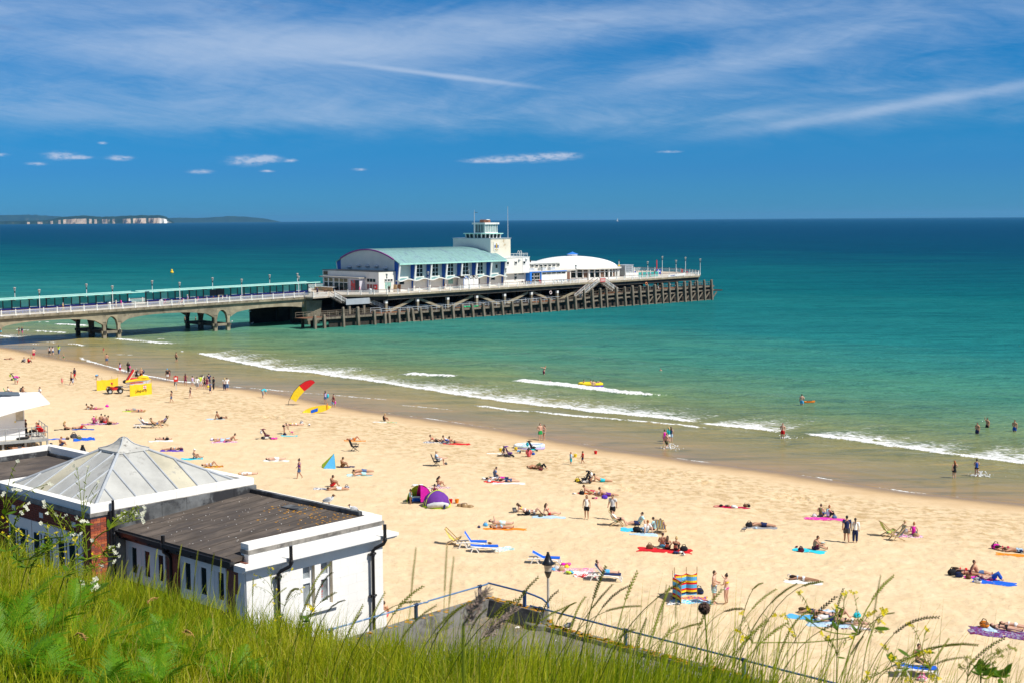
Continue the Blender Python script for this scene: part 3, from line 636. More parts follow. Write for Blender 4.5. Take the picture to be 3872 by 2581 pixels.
# ------------------------------------------------------------------ lamp standards on the pier
def pier_lamp(label,s,t_,z):
    o=on_pier('pier_lamp',label,'lamp',s,t_,z,group='lamp standards along the pier')
    obj('pole',MB().lathe([(.11,0),(.11,.5),(.065,.6),(.06,3.5)],8),white,o)
    obj('collar',MB().lathe([(.06,3.5),(.12,3.55),(.14,3.75),(.09,3.85)],8),dmetal,o)
    obj('lantern',MB().lathe([(.10,3.84),(.24,4.4),(.26,4.45)],8),mat('lamp_glass',(.45,.47,.46),.2,.1,3.,spec=.6),o)
    obj('lamp_cap',MB().lathe([(.29,4.45),(.29,4.52),(.12,4.6),(.0,4.62)],8),mat('lamp_cap_grey',(.40,.38,.34),.5),o)
    return o
L0=pier_lamp('',-12.9,8.25,DZ(-12.9))
NL=[(-12.9,8.25,'lamp standard on the near railing left of the long shelter middle'),(1.9,8.25,'lamp standard on the near railing at the gap between the shelters'),
      (16.6,8.25,'lamp standard on the near railing by the seated people in chairs'),(31.2,8.25,'lamp standard on the near railing above the right bridge column'),
      (45.6,8.25,'lamp standard on the near railing at the seaward end of the shelter'),(63.7,.35,'lamp standard before the white corner of the theatre entrance'),
      (75.7,.35,'lamp standard before the first theatre windows'),(88.2,.35,'lamp standard in front of the three pale beach huts'),
      (100.2,.35,'lamp standard before the last blue fin of the theatre'),(112.5,.35,'lamp standard before the blue cafe entrance'),
      (124.7,.35,'lamp standard carrying a black sign before the domed restaurant'),(152.6,.35,'lamp standard left of the walkers beyond the grey cabin'),(164.5,.35,'lamp standard behind the white banner'),
      (-12.6,19.7,'far lamp standard rising behind the left end of the first shelter'),(2.2,19.7,'far lamp standard with a camera behind the first shelter'),(16.8,19.7,'far lamp standard behind the landward end of the second shelter'),
      (31.2,19.7,'far lamp standard behind the middle of the second shelter'),(45.8,19.7,'far lamp standard behind the seaward part of the second shelter'),(53.4,19.9,'far lamp standard beyond the seaward end of the shelters'),
      (188.2,25,'tall far lamp standard behind the walkers at the pier end'),(185.5,14,'lamp standard on the end railing beside the blue board'),(176.4,1.4,'lamp standard at the outermost corner of the pier')]
for i,(s,t_,lb) in enumerate(NL):
    if i==0: L0['label'] = lb
    else: dup(L0,PW(s,t_,DZ(s)),RZP,lb)
# ------------------------------------------------------------------ glazed shelters on the neck
def shelter(label,s0,s1,posts,panes,dark=()):
    o=on_pier('pier_shelter',label,'shelter',s0,13.0,DZ(s0)); sl=.0095
    obj('base_wall',MB().hexa([(0,-.06,0),(s1-s0,-.06,(s1-s0)*sl),(s1-s0,.06,(s1-s0)*sl),(0,.06,0)],[(0,-.06,1.05),(s1-s0,-.06,1.05+(s1-s0)*sl),(s1-s0,.06,1.05+(s1-s0)*sl),(0,.06,1.05)]),navyp,o)
    for x in posts:
        z=(x-s0)*sl; mb=MB().box(x-s0-.1,x-s0+.1,-.12,.12,z,z+2.55).hexa([(x-s0-.07,-1.6,z+2.5),(x-s0+.07,-1.6,z+2.5),(x-s0+.07,1.6,z+2.5),(x-s0-.07,1.6,z+2.5)],[(x-s0-.07,-1.7,z+2.62),(x-s0+.07,-1.7,z+2.62),(x-s0+.07,1.7,z+2.62),(x-s0-.07,1.7,z+2.62)])
        obj('post',mb,dpost,o)
    xs=[]
    for a,b in zip(posts[:-1],posts[1:]): xs+=[a,(a+b)/2]
    xs.append(posts[-1])
    for i in range(len(xs)-1):
        a,b=xs[i]+.1-s0,xs[i+1]-.1-s0; z=a*sl
        m_=tpane if i in panes else (dpost if i in dark else tglass)
        obj('pane',MB().box(a,b,-.02,.02,z+1.15,z+2.42),m_,o)
        f=MB().box(b,b+.2 if i<len(xs)-2 else b+.1,-.05,.05,z+1.05,z+2.5) if i % 2==0 else MB().beam((a,0,z+1.12),(b,0,z+1.12+(b-a)*sl),.1,.08)
        obj('glazing_bar',f,dpost,o)
    L=s1-s0
    for y0,y1,z0,z1,nm in ((-2.0,-.1,2.78,2.70,'roof_panel'),(.1,2.0,2.70,2.78,'roof_panel')):
        e0=-1.2 if y0>0 else -.3; e1=1.0 if y0>0 else 1.9
        mb=MB().hexa([(e0,y0,z0+e0*sl),(L+e1,y0,z0+(L+e1)*sl),(L+e1,y1,z1+(L+e1)*sl),(e0,y1,z1+e0*sl)],[(e0,y0,z0+.10+e0*sl),(L+e1,y0,z0+.10+(L+e1)*sl),(L+e1,y1,z1+.06+(L+e1)*sl),(e0,y1,z1+.06+e0*sl)])
        obj(nm,mb,copper,o)
        ye=y0 if y0<0 else y1
        mb=MB().beam((e0,ye,2.84+e0*sl),(L+e1,ye,2.84+(L+e1)*sl),.12,.2); obj('roof_edge',mb,mint,o)
    mb=MB().beam((0,0,2.74),(L,0,2.74+L*sl),.25,.06); obj('roof_gutter',mb,dpost,o)
    mb=MB().beam((0,-.5,.45),(L,-.5,.45+L*sl),.5,.08)
    for k in range(int(L/2.5)): mb.box(k*2.5+.5,k*2.5+.62,-.7,-.3,k*2.5*sl,.43+k*2.5*sl)
    obj('bench',mb,navyp,o)
sh0=4.6    # the shelters stand mid-deck,so their stations shift a little
shelter('long shelter of teal glass and navy panels at the left edge',-40,8.4,[-40+3.4*i for i in range(15)][:15],(21,3,23+2,9,15))
shelter('long shelter of teal glass between the gap and the theatre',11.6,51.4,[11.6+3.31*i for i in range(13)],(2,16,20,22),(9,10))
# ------------------------------------------------------------------ theatre
th=on_pier('theatre','white pier theatre with a curved verdigris roof and blue fins','theatre',0,0,0.)
def roofz(y): return 15.85-.0212*(y-17.5)**2
S0,S1,B0=71.4,105.4,6.12
FIN=[71.7+4.79*i for i in range(8)]
mb=MB(); N=24; ysr=[5.3+(29.7-5.3)*i/N for i in range(N+1)]
for i in range(N):
    a,b=ysr[i],ysr[i+1]
    mb.hexa([(S0,a,roofz(a)-.25),(S1,a,roofz(a)-.25),(S1,b,roofz(b)-.25),(S0,b,roofz(b)-.25)],[(S0,a,roofz(a)),(S1,a,roofz(a)),(S1,b,roofz(b)),(S0,b,roofz(b))])
rf=obj('roof',mb,copper,th)
k=0; s=S0+.35
while s<S1-.1:
    mb=MB().tube([(s,y,roofz(y)+.035) for y in ysr[::2]],.045,4,smooth=False); obj('roof_seam',mb,copper,rf); s+=.66
mb=MB().beam((S0,5.28,roofz(5.3)-.16),(S1,5.28,roofz(5.3)-.16),.16,.34); obj('eave',mb,mint,rf)
mb=MB().prism([(S0+.05,y,roofz(y)-.26) for y in ysr[2:-2]]+[(S0+.05,ysr[-3],B0),(S0+.05,ysr[2],B0)],(.3,0,0)); obj('end_wall',mb,grend,th)
pinkm=mat('violet_trim',(.35,.06,.30),.5)
mb=MB()
for i in range(2,N-2): mb.beam((S0-.1,ysr[i],roofz(ysr[i])-.08),(S0-.1,ysr[i+1],roofz(ysr[i+1])-.08),.22,.3)
obj('verge_trim',mb,pinkm,th)
for i,y in enumerate((10.2,13.6,17.,20.4,24.)):
    mb=MB().ell((S0-.05,y,11.45+(.5 if i in (1,2,3) else .1)),(.75,.75,.42),10,6); obj('vent_cowl',mb,lmetal,th)
for sgn,yw,yo_t,yo_b in ((1,7.35,5.65,6.65),(-1,27.6,29.4,28.3)):
    for s in FIN:
        f_=lambda q: [(q,yw,B0-.1),(q,yo_b,B0-.1),(q,yo_t,12.55),(q,yo_t,12.7),(q,yw,13.2)]
        mb=MB().prism(f_(s-.16),(.32,0,0)); fo_=obj('fin',mb,bluep,th)
        mb=MB().hexa([(s-.2,yo_b-.28*sgn,B0-.1),(s+.2,yo_b-.28*sgn,B0-.1),(s+.2,yo_b,B0-.1),(s-.2,yo_b,B0-.1)],[(s-.2,yo_t-.28*sgn,12.66),(s+.2,yo_t-.28*sgn,12.66),(s+.2,yo_t,12.66),(s-.2,yo_t,12.66)]); obj('fin_edge',mb,white,fo_)
mb=MB().box(S0+.4,S1-.3,27.3,27.6,B0,13.4); obj('back_wall',mb,wrender,th)
def window(par,x0,x1,z0,z1,y,nx,nz,fm,gm,fw_=.10,name='window',dep=.12):
    w=obj(name,MB().box(x0,x1,y,y+.06,z0,z1),gm,par); mb=MB()
    mb.box(x0,x1,y-dep,y-.005,z0,z0+fw_).box(x0,x1,y-dep,y-.005,z1-fw_,z1)
    for i in range(nx+1):
        x=x0+(x1-x0)*i/nx; mb.box(max(x0,x-fw_/2),min(x1,x+fw_/2),y-dep+.01,y-.006,z0+fw_,z1-fw_)
    for k in range(1,nz):
        z=z0+(z1-z0)*k/nz; mb.box(x0,x1,y-dep+.02,y-.007,z-fw_/2,z+fw_/2)
    obj('window_frame',mb,fm,w); return w
for i in range(7):
    a,b=FIN[i]+.17,FIN[i+1]-.17
    if 1<=i<=5:
        obj('bay_wall',MB().box(a,a+.5,7.3,7.6,9.3,13.2).box(b-1.1,b,7.3,7.6,9.3,13.2).box(a,b,7.3,7.6,8.8,9.3),wrender,th)
        window(th,a+.5,b-1.1,9.3,13.3,7.42,3,4,white,glass,.13)
    else:
        obj('bay_wall',MB().box(a,b,7.3,7.6,8.8,13.2),wrender,th)
        if i==6:
            for x in (a+.6,a+2.6): window(th,x,x+.8,10.6,11.7,7.28,1,1,white,glass)
    obj('lower_wall',MB().box(a,b,7.05,7.4,B0-.05,8.75),wrender,th)
    if i in (0,6): window(th,a+.7,a+2.2,7.8,8.5,7.03,1,1,greyp,glass,name='window')
    if i==5: obj('doorway',MB().box(a+.4,a+1.9,7.01,7.05,B0,8.4),mat('dark_doorway',(.05,.03,.03),.6),th)
    if i==1: obj('shutter',MB().box(a+1.,a+3.,7.01,7.05,B0,8.1),wrender,th)
    if i==3: obj('poster',MB().box(a+1.4,a+2.9,7.01,7.05,7.4,8.6),mat('pale_green_poster',(.28,.50,.42),.6,.3,3.),th)
mb=MB(); N=84; cz=lambda s: 8.95-.22*math.cos((s-FIN[0])/4.79*2*math.pi)
for k in range(N):
    a=FIN[0]-.4+(FIN[-1]+.6-FIN[0])*k/N; b=FIN[0]-.4+(FIN[-1]+.6-FIN[0])*(k+1)/N
    mb.hexa([(a,5.3,cz(a)-.2),(b,5.3,cz(b)-.2),(b,7.3,cz(b)-.1),(a,7.3,cz(a)-.1)],[(a,5.3,cz(a)),(b,5.3,cz(b)),(b,7.3,cz(b)+.05),(a,7.3,cz(a)+.05)])
obj('wavy_canopy',mb,white,th)
mb=MB()
for k in range(N):
    a=FIN[0]-.4+(FIN[-1]+.6-FIN[0])*k/N; b=FIN[0]-.4+(FIN[-1]+.6-FIN[0])*(k+1)/N
    mb.hexa([(a,5.5,cz(a)+.005),(b,5.5,cz(b)+.005),(b,7.3,cz(b)+.056),(a,7.3,cz(a)+.056)],[(a,5.5,cz(a)+.05),(b,5.5,cz(b)+.05),(b,7.3,cz(b)+.1),(a,7.3,cz(a)+.1)])
obj('canopy_roof',mb,copper,th)
# entrance block
obj('entrance_block',MB().box(66.6,S0+.04,7.1,28.4,B0-.1,10.85),grend,th)
obj('entrance_wall',MB().box(66.62,S0+.5,6.95,7.1,B0-.1,10.84),wrender,th)
obj('entrance_coping',MB().box(66.5,S0+.04,6.9,28.5,10.85,10.98),dmetal,th)
pb=obj('porch',MB().box(65.0,66.6,12.,26.2,B0-.1,9.3),mat('pale_violet_frame',(.62,.60,.66),.5),th)
obj('porch_roof',MB().box(64.5,66.75,11.6,27.0,9.3,9.55),gflat,pb)
for k,y in enumerate((25.6,23.7,21.6,19.6,17.9)):
    w_=1.7 if k!=2 else 1.9
    w=obj('window',MB().box(64.93,64.99,y-w_,y,B0+.15,8.2),glass,pb)
    mb=MB()
    for yy in (y,y-w_): mb.box(64.86,64.93,yy-.08,yy+.08,B0,9.2)
    mb.box(64.86,64.925,y-w_,y,8.2,8.32); obj('window_frame',mb,white,w)
    obj('top_light',MB().box(64.93,64.99,y-w_+.1,y-.1,8.34,9.15),mat('amber_glass',(.22,.17,.08),.3,.5,2.),w)
obj('poster',MB().box(64.9,64.97,13.6,15.2,B0+.1,8.9),mat('red_surf_poster',(.62,.06,.05),.5,.5,1.2,stain=(.05,.30,.35),stain_scale=1.),th)
obj('poster_frame',MB().box(64.88,64.96,12.2,13.5,B0,8.9),dmetal,th)
for y in (9.,10.1,11.2): window(th,66.42,66.5,8.5,9.2,0,1,1,white,glass) if False else obj('window',MB().box(66.52,66.6,y-.85,y,8.55,9.25),glass,th)
for y in (9.,10.1,11.2): obj('notice',MB().box(66.52,66.6,y-.8,y,6.9,8.0),mat('red_notice',(.30,.10,.09),.5,.5,4.),th)
for x in (68.3,69.1,69.9): window(th,x,x+.7,8.6,9.25,6.93,1,1,white,glass)
obj('noticeboard',MB().box(68.4,70.1,6.9,6.95,7.0,8.4),mat('pale_green_poster',(.28,.50,.42),.6),th)
for y,nm in ((27.6,0),(7.9,1)):
    o=obj('emergency_cabinet',MB().box(66.35,66.58,y-.45,y+.45,6.9,8.0),redp,th); obj('cabinet_label',MB().box(66.33,66.345,y-.25,y+.25,7.3,7.6),white,o)
obj('clock_sign',MB().box(66.45,66.58,26.4,27.9,9.8,10.6),mat('brown_sign',(.13,.09,.05),.6,.4,4.),th)
# fly tower with lookout
tw=obj('fly_tower',MB().box(103.4,110.1,9.,23.,9.,17.9),stainr,th)
obj('tower_side',MB().box(103.32,103.4,9.02,22.98,13.,17.88),grend,tw)
obj('tower_coping',MB().box(103.2,110.3,8.85,23.1,17.9,18.02),lmetal,tw)
arms=obj('coat_of_arms',MB().box(104.3,106.1,8.9,8.99,14.9,17.0),wrender,tw)
shm=MB().prism([(104.9,8.84,16.3),(105.5,8.84,16.3),(105.5,8.84,15.8),(105.2,8.84,15.4),(104.9,8.84,15.8)],(0,.05,0)); obj('shield',shm,mat('gold_paint',(.55,.36,.05),.5),arms)
for sx in (-1,1):
    mb=MB().prism([(105.2+sx*.38,8.85,16.4),(105.2+sx*.7,8.85,16.2),(105.2+sx*.62,8.85,15.5),(105.2+sx*.36,8.85,15.7)][::sx],(0,.05,0)); obj('supporter',mb,bluep,arms)
obj('crest',MB().prism([(104.95,8.85,16.4),(105.45,8.85,16.4),(105.2,8.85,16.85)],(0,.05,0)),mat('gold_paint',(.55,.36,.05),.5),arms)
obj('scroll',MB().prism([(104.6,8.85,15.35),(105.2,8.85,15.15),(105.8,8.85,15.35),(105.8,8.85,15.2),(105.2,8.85,15.0),(104.6,8.85,15.2)],(0,.05,0)),mat('gold_paint',(.55,.36,.05),.5),arms)
def ring(x0,x1,y0,y1,ch): return [(x0+ch,y0),(x1-ch,y0),(x1,y0+ch),(x1,y1-ch),(x1-ch,y1),(x0+ch,y1),(x0,y1-ch),(x0,y0+ch)]
lb=ring(103.6,109.9,11.2,19.6,1.4); lk=obj('lookout_wall',MB().prism([(x,y,18.0) for x,y in lb],(0,0,1.0)),glass,tw)
for i in range(8):
    (x0,y0),(x1,y1)=lb[i],lb[(i+1) % 8]; L=math.hypot(x1-x0,y1-y0); n_=max(1,round(L/1.3))
    for k in range(n_):
        px,py=x0+(x1-x0)*k/n_,y0+(y1-y0)*k/n_; obj('mullion',MB().beam((px,py,18.0),(px+(px-106.7)*.05,py+(py-15.4)*.05,19.),.22,.22),white,lk)
obj('lookout_roof',MB().prism([(x,y,19.0) for x,y in ring(103.0,110.6,10.5,20.3,1.6)],(0,0,.2)),mint,tw)
ln=obj('lantern_glass',MB().box(104.8,108.9,12.6,16.6,19.3,21.4),mat('pale_glass',(.30,.38,.38),.12,.2,.8,spec=.6),tw)
for x in np.linspace(104.8,108.9,8): obj('mullion',MB().box(x-.06,x+.06,12.5,12.6,19.25,21.4),white,ln)
for y in np.linspace(12.7,16.6,5): obj('mullion',MB().box(104.7,104.8,y-.08,y+.08,19.25,21.4),dmetal if 13<y<16 else white,ln)
obj('lantern_base',MB().box(104.65,109.05,12.45,16.75,19.2,19.45),white,tw); obj('lantern_roof',MB().box(104.4,109.3,12.2,17.,21.4,21.85),white,tw)
obj('roof_hatch',MB().box(105.6,107.6,13.6,15.4,21.85,22.5),mat('rusty_box',(.28,.12,.07),.7),tw); obj('hatch_lid',MB().box(105.9,107.,13.2,15.5,22.5,22.65),white,tw)
for (s,t_,z0,z1) in ((103.0,14.5,18.0,25.0),(113.2,14.,17.9,25.9),(105.0,16.8,21.8,24.4)):
    r=.07; obj('aerial_mast',MB().tube([(s,t_,z0),(s,t_,(z0+z1)/2),(s,t_,z1)],[r*1.4,r,r*.7],6) if s!=113.2 else MB().tube([(109.6,t_-4.6,z0),(109.6,t_-4.6,22.),(109.6,t_-4.6,z1)],[.1,.08,.05],6),lmetal,tw)
obj('mast_arm',MB().beam((105,16.8,24.4),(105.9,16.5,24.4),.1,.1),dmetal,tw)
# annex behind the theatre
ax=on_pier('annex','white two storey annex joining theatre and cafe','annex',0,0,0.)
obj('upper_storey',MB().box(105.45,114.7,7.0,27.,9.2,13.1),wrender,ax); obj('bright_end',MB().box(112.3,114.72,6.95,7.0,9.25,13.08),white,ax)
obj('lower_storey',MB().box(105.5,114.6,8.2,27.,6.2,9.2),wrender,ax); obj('roof_edge',MB().box(105.4,114.85,6.9,27.1,13.1,13.25),white,ax)
for x in (106.7,109.5,112.4): window(ax,x,x+.8,11.45,12.2,6.93,1,1,white,glass)
for x,w_,z0 in ((110.6,.7,7.6),(110.6,.7,8.7),(112.,1.8,8.75)): window(ax,x,x+w_,z0,z0+(.8 if z0<8 else .35),8.15,1,1,greyp,glass)
for sx in (108.4,109.5,110.6,111.8,113,114.3): obj('roof_rail_post',MB().box(sx-.04,sx+.04,7.2,7.28,13.25,14.1),lmetal,ax)
obj('roof_rail',MB().beam((108.4,7.24,14.1),(114.4,7.24,14.1),.08,.08).beam((108.4,7.24,13.7),(114.4,7.24,13.7),.06,.06),white,ax)
for sx in (111.9,112.7):
    obj('ladder_hoop',MB().tube([(sx,8.+.3*math.cos(q),14.2+.6*math.sin(q)) for q in np.linspace(0,math.pi,9)]+[(sx,7.7,13.3)],.06,6),white,ax)
obj('floodlight',MB().ell((111.1,6.8,12.55),(.3,.25,.35),8,6),lmetal,ax); obj('floodlight',MB().ell((113.5,6.8,12.6),(.3,.25,.35),8,6),lmetal,ax)
# cafe wing and domed restaurant
cf=on_pier('restaurant','white domed round restaurant with a low cafe wing','restaurant',0,0,0.)
obj('cafe_wing',MB().box(119,130.,7.2,26,6.4,9.3),wrender,cf); obj('wing_roof',MB().box(114.8,131.5,6.9,26.2,9.3,9.55),mat('pale_roof',(.66,.63,.56),.85,.1,.6),cf)
for x in (119.1,122.1,125.1): obj('roller_shutter',MB().box(x,x+2.95,7.08,7.2,6.5,8.55),white,cf)
for x in (119.2,121.,122.8,124.6,126.3): window(cf,x,x+1.6,8.6,9.1,7.1,1,1,white,glass,.06)
obj('blue_fascia',MB().box(114.7,128.2,6.86,6.92,9.22,9.42),brblue,cf); obj('blue_pier',MB().box(114.7,115.4,6.8,9.,6.3,9.4),brblue,cf); obj('blue_jamb',MB().box(118.7,119,7.,7.2,6.4,9.3),brblue,cf)
for x in (115.5,116.7,117.6): window(cf,x,x+.95,6.5,9.1,7.25,1,3,white,glass,.1,name='door' if x==116.7 else 'window')
obj('side_door',MB().box(128.6,129.6,7.1,7.2,6.6,8.9),mat('brown_door',(.20,.10,.06),.6),cf)
us=obj('upper_storey',MB().box(118.,131.,12.2,24,9.5,11.2),wrender,cf); obj('upper_roof',MB().box(117.6,131.6,11.8,24.4,11.2,11.45),white,cf)
for x in np.linspace(118.6,129.8,8): window(us,x,x+1.1,10.3,10.95,12.1,1,1,white,glass,.08)
for x in (117.,121.,124.6): obj('roof_unit',MB().box(x,x+1.8,9.2,10.4,9.55,10.2),lmetal,cf)
for x in (121.2,123): obj('flue',MB().lathe([(.16,11.4),(.16,12.0),(.22,12.0),(.22,12.1)],8,(x,15,0)),dmetal,cf)
cx_,cy_,R0=143.2,19.2,12.6
obj('drum',MB().lathe([(R0-.25,6.4),(R0-.25,9.2)],48,(cx_,cy_,0),False),glass,cf)
obj('drum_sill',MB().lathe([(R0,6.4),(R0,7.15),(R0-.3,7.2)],48,(cx_,cy_,0),False),white,cf)
for k in range(48):
    q=2*math.pi*(k+.5)/48; x,y=cx_+R0*math.cos(q),cy_+R0*math.sin(q)
    if y>cy_+4: continue
    obj('mullion',MB().box(x-.12,x+.12,y-.12,y+.12,7.1,9.2) if k % 4 else MB().box(x-.26,x+.26,y-.2,y+.2,6.5,9.2),white,cf)
for k in range(26,46,3):
    q=2*math.pi*k/48; x,y=cx_+(R0-.18)*math.cos(q),cy_+(R0-.18)*math.sin(q); obj('blind',MB().beam((x-.8*math.sin(q),y+.8*math.cos(q),8.1),(x+.8*math.sin(q),y-.8*math.cos(q),8.1),.05,1.9),mat('brown_blind',(.20,.12,.08),.7,.2,2.),cf)
obj('transom',MB().lathe([(R0+.05,8.55),(R0+.05,8.7),(R0-.2,8.7)],48,(cx_,cy_,0),False),white,cf)
obj('eave',MB().lathe([(R0-.3,9.2),(R0+.75,9.25),(R0+.8,9.5),(R0-.5,9.62)],48,(cx_,cy_,0),False),mat('pale_roof',(.66,.63,.56),.85,.1,.6),cf)
obj('dome',MB().lathe([(12.3*math.cos(q),9.6+3.0*math.sin(q)**1.15) for q in np.linspace(0,math.pi/2*.97,12)],48,(cx_,cy_,0)),mat('dome_white',(.82,.82,.80),.6,.03,.5),cf)
cu_=obj('cupola',MB().lathe([(1.35,12.4),(1.35,13.0),(1.6,13.05)],8,(cx_,cy_,0),False),white,cf); obj('cupola_roof',MB().lathe([(1.75,13.05),(.3,13.6),(.06,13.75)],8,(cx_,cy_,0),False),brblue,cu_)
# beach huts standing on the promenade deck of the pier
hut_roof=mat('hut_felt',(.10,.085,.075),.9,.2,3.)
for i in range(3):
    h=on_pier('beach_hut',['left of three pale wooden beach huts against the theatre','middle of three pale wooden beach huts against the theatre','right of three pale wooden beach huts against the theatre'][i],'beach hut',90.0+1.62*i,4.2,None,0,'beach huts on the pier')
    mb=MB().box(0,1.56,0,2.,0,2.2).prism([(0,0,2.2),(1.56,0,2.2),(.78,0,2.9)],(0,2.,0)); obj('walls',mb,white,h)
    obj('door',MB().box(.3,1.26,-.04,-.002,.1,1.95),mat('hut_door_white',(.78,.80,.82),.5),h)
    for sx in (-1,1): obj('roof',MB().beam((.78+sx*.44,-.12,2.57),(.78+sx*.44,2.1,2.57),1.06,.06,(-sx*.67,0,.74)),hut_roof,h)
    obj('trim',MB().beam((-.06,-.12,2.16),(.78,-.12,2.95),.05,.1).beam((1.62,-.12,2.16),(.78,-.12,2.95),.05,.1).box(-.03,.05,-.05,.0,0,2.2),brblue if i==0 else white,h)
# things on the outer deck
cb=on_pier('service_cabin','grey louvred service cabin with a white side on the pier','cabin',157.8,13,None)
obj('body',MB().box(0,3.4,0,3.2,.1,3.1),greyp,cb); obj('white_side',MB().box(3.4,3.46,.02,3.18,.1,3.1),white,cb); obj('roof',MB().box(-.1,3.6,-.1,3.3,3.1,3.2),lmetal,cb)
for k in range(3):
    for j in range(2): obj('louvre',MB().box(.5+j*1.3,1.5+j*1.3,-.05,-.002,1.4+k*.55,1.75+k*.55),mat('louvre_grey',(.22,.25,.28),.6),cb)
gs=on_pier('glass_screen','row of white posts with teal glass wind screens','screen',149,5.0,None)
for k in range(9):
    obj('post',MB().box(k*1.7-.08,k*1.7+.08,-.08,.08,0,1.9+.02*k),white,gs)
    if k<8: obj('pane',MB().box(k*1.7+.1,k*1.7+1.6,-.02,.02,.2,1.5),tglass if k>2 else white,gs)
for s,t_,w_,lb,mt_ in ((166.5,9.,1.9,'navy blue advertising board near the outer pier railing',navyp),(157.5,22.,1.3,'dark board with red lettering far across the outer deck',mat('plum_board',(.12,.04,.10),.6)),(171,24,1.5,'plum board on the far railing behind the walkers',mat('plum_board',(.12,.04,.10),.6)),(153.9,6.5,1.,'navy board fixed behind a lamp standard',navyp)):
    o=on_pier('board',lb,'board',s,t_,None); obj('panel',MB().box(0,w_,-.03,.03,.4,1.75),mt_,o)
    for x in (.1,w_-.1): obj('leg',MB().box(x-.04,x+.04,-.1,.1,0,.4),dmetal,o)
    obj('writing',MB().box(.2,w_-.2,-.04,-.032,1.1,1.3),white,o)
mt_=on_pier('signal_mast','slim red lattice mast at the pier end','mast',178.5,19,None)
obj('pole',MB().beam((0,0,0),(0,0,3.9),.16,.16),redp,mt_); obj('plinth',MB().box(-.5,.5,-.5,.5,0,.9),mat('terracotta_box',(.40,.20,.12),.7),mt_)
for k in range(6): obj('rung',MB().box(-.22,.22,-.03,.03,1.2+.45*k,1.26+.45*k),redp,mt_)
cm=on_pier('camera_mast','grey camera mast with small yellow sign beside the dome','mast',150.8,9.,None)
obj('pole',MB().beam((0,0,0),(0,0,4.6),.14,.14),lmetal,cm); obj('sign',MB().box(-.35,.35,-.1,-.07,3.2,3.6),mat('yellow_sign',(.75,.5,.05),.5),cm); obj('camera',MB().ell((0,0,4.7),(.18,.18,.22)),dmetal,cm)
def bin_(label,s,t_,m_):
    o=on_pier('litter_bin',label,'bin',s,t_,None); obj('body',MB().lathe([(.36,0),(.42,1.0)],10),m_,o); obj('lid',MB().lathe([(.46,1.0),(.44,1.1),(.1,1.25)],10),lmetal,o)
bin_('grey round litter bin on the neck by the near railing',12.9,9.2,greyp); bin_('grey litter bin before the theatre entrance railing',62,4.2,greyp); bin_('pale grey bin at the gap between the shelters',3.3,12.5,lmetal)
def deck_chair_folded(): pass
for i,(s,t_,lb,c_) in enumerate(((70.2,5.6,'left wooden chair stack beside the first blue fin','tan'),(71.2,5.4,'right wooden chair stack beside the first blue fin','brown'))):
    o=on_pier('chair_stack',lb,'chairs',s,t_,None)
    for k in range(4): obj('frame',MB().beam((k*.16-.3,0,0),(k*.16-.1,0,1.7),.07,.5),cl(c_),o)
cn=on_pier('counter','white dressed counter at the theatre entrance','counter',63.2,23,None); obj('top',MB().box(0,1.2,-3,1.5,.9,1.0),white,cn); obj('front',MB().box(.05,.15,-2.9,1.4,0,.9),cl('tan'),cn)
rc=on_pier('rock_pile_boxes','two brown stone flower boxes before the theatre porch','planters',63.6,26.5,None); obj('planter',MB().box(0,1.,0,1.2,0,.8),cl('tan'),rc); obj('planter',MB().box(0,1.,-1.6,-.4,0,.9),cl('khaki'),rc)
rc.name='planters'
gn=thing('fishing_net','heap of bright green netting on the landing stage','net',PW(87.5,-1.2,stz(87)),RZP)
mb=MB()
for k in range(16): mb.ell((r_.uniform(-2,2),r_.uniform(-.5,.5),.12),(.5,.35,.22),6,4)
obj('netting',mb,mat('green_net',(.02,.48,.20),.7,.2,4.),gn)
for i,(s,t_,lb) in enumerate(((110.2,5.8,'stacked grey cafe furniture left of the blue entrance'),(113.6,5.2,'grey cafe chairs beside the blue entrance'),(120,3.5,'low cafe tables along the pier railing, landward set'),(124,3.5,'low cafe tables along the pier railing, seaward set'))):
    o=on_pier('cafe_furniture',lb,'tables',s,t_,None)
    for k in range(3):
        obj('table_top',MB().box(k*1.3-.4,k*1.3+.4,-.4,.4,.7,.75),cl('grey'),o); obj('leg',MB().box(k*1.3-.05,k*1.3+.05,-.05,.05,0,.7),dmetal,o)
        obj('chair',MB().box(k*1.3+.45,k*1.3+.85,-.2,.2,.4,.45).box(k*1.3+.8,k*1.3+.85,-.2,.2,.45,.9).box(k*1.3+.46,k*1.3+.5,-.2,-.16,0,.4).box(k*1.3+.8,k*1.3+.84,.16,.2,0,.4),cl('dgrey' if i<2 else 'ltblue'),o)
o=on_pier('red_chair','small red plastic chair by the blue cafe entrance','chair',116.6,5.0,None); obj('seat',MB().box(-.25,.25,-.25,.25,.4,.46),redp,o); obj('backrest',MB().box(-.25,.25,.2,.26,.46,1.),redp,o)
for sx in (-.2,.2): obj('leg',MB().box(sx-.03,sx+.03,-.2,.2,0,.4),redp,o)
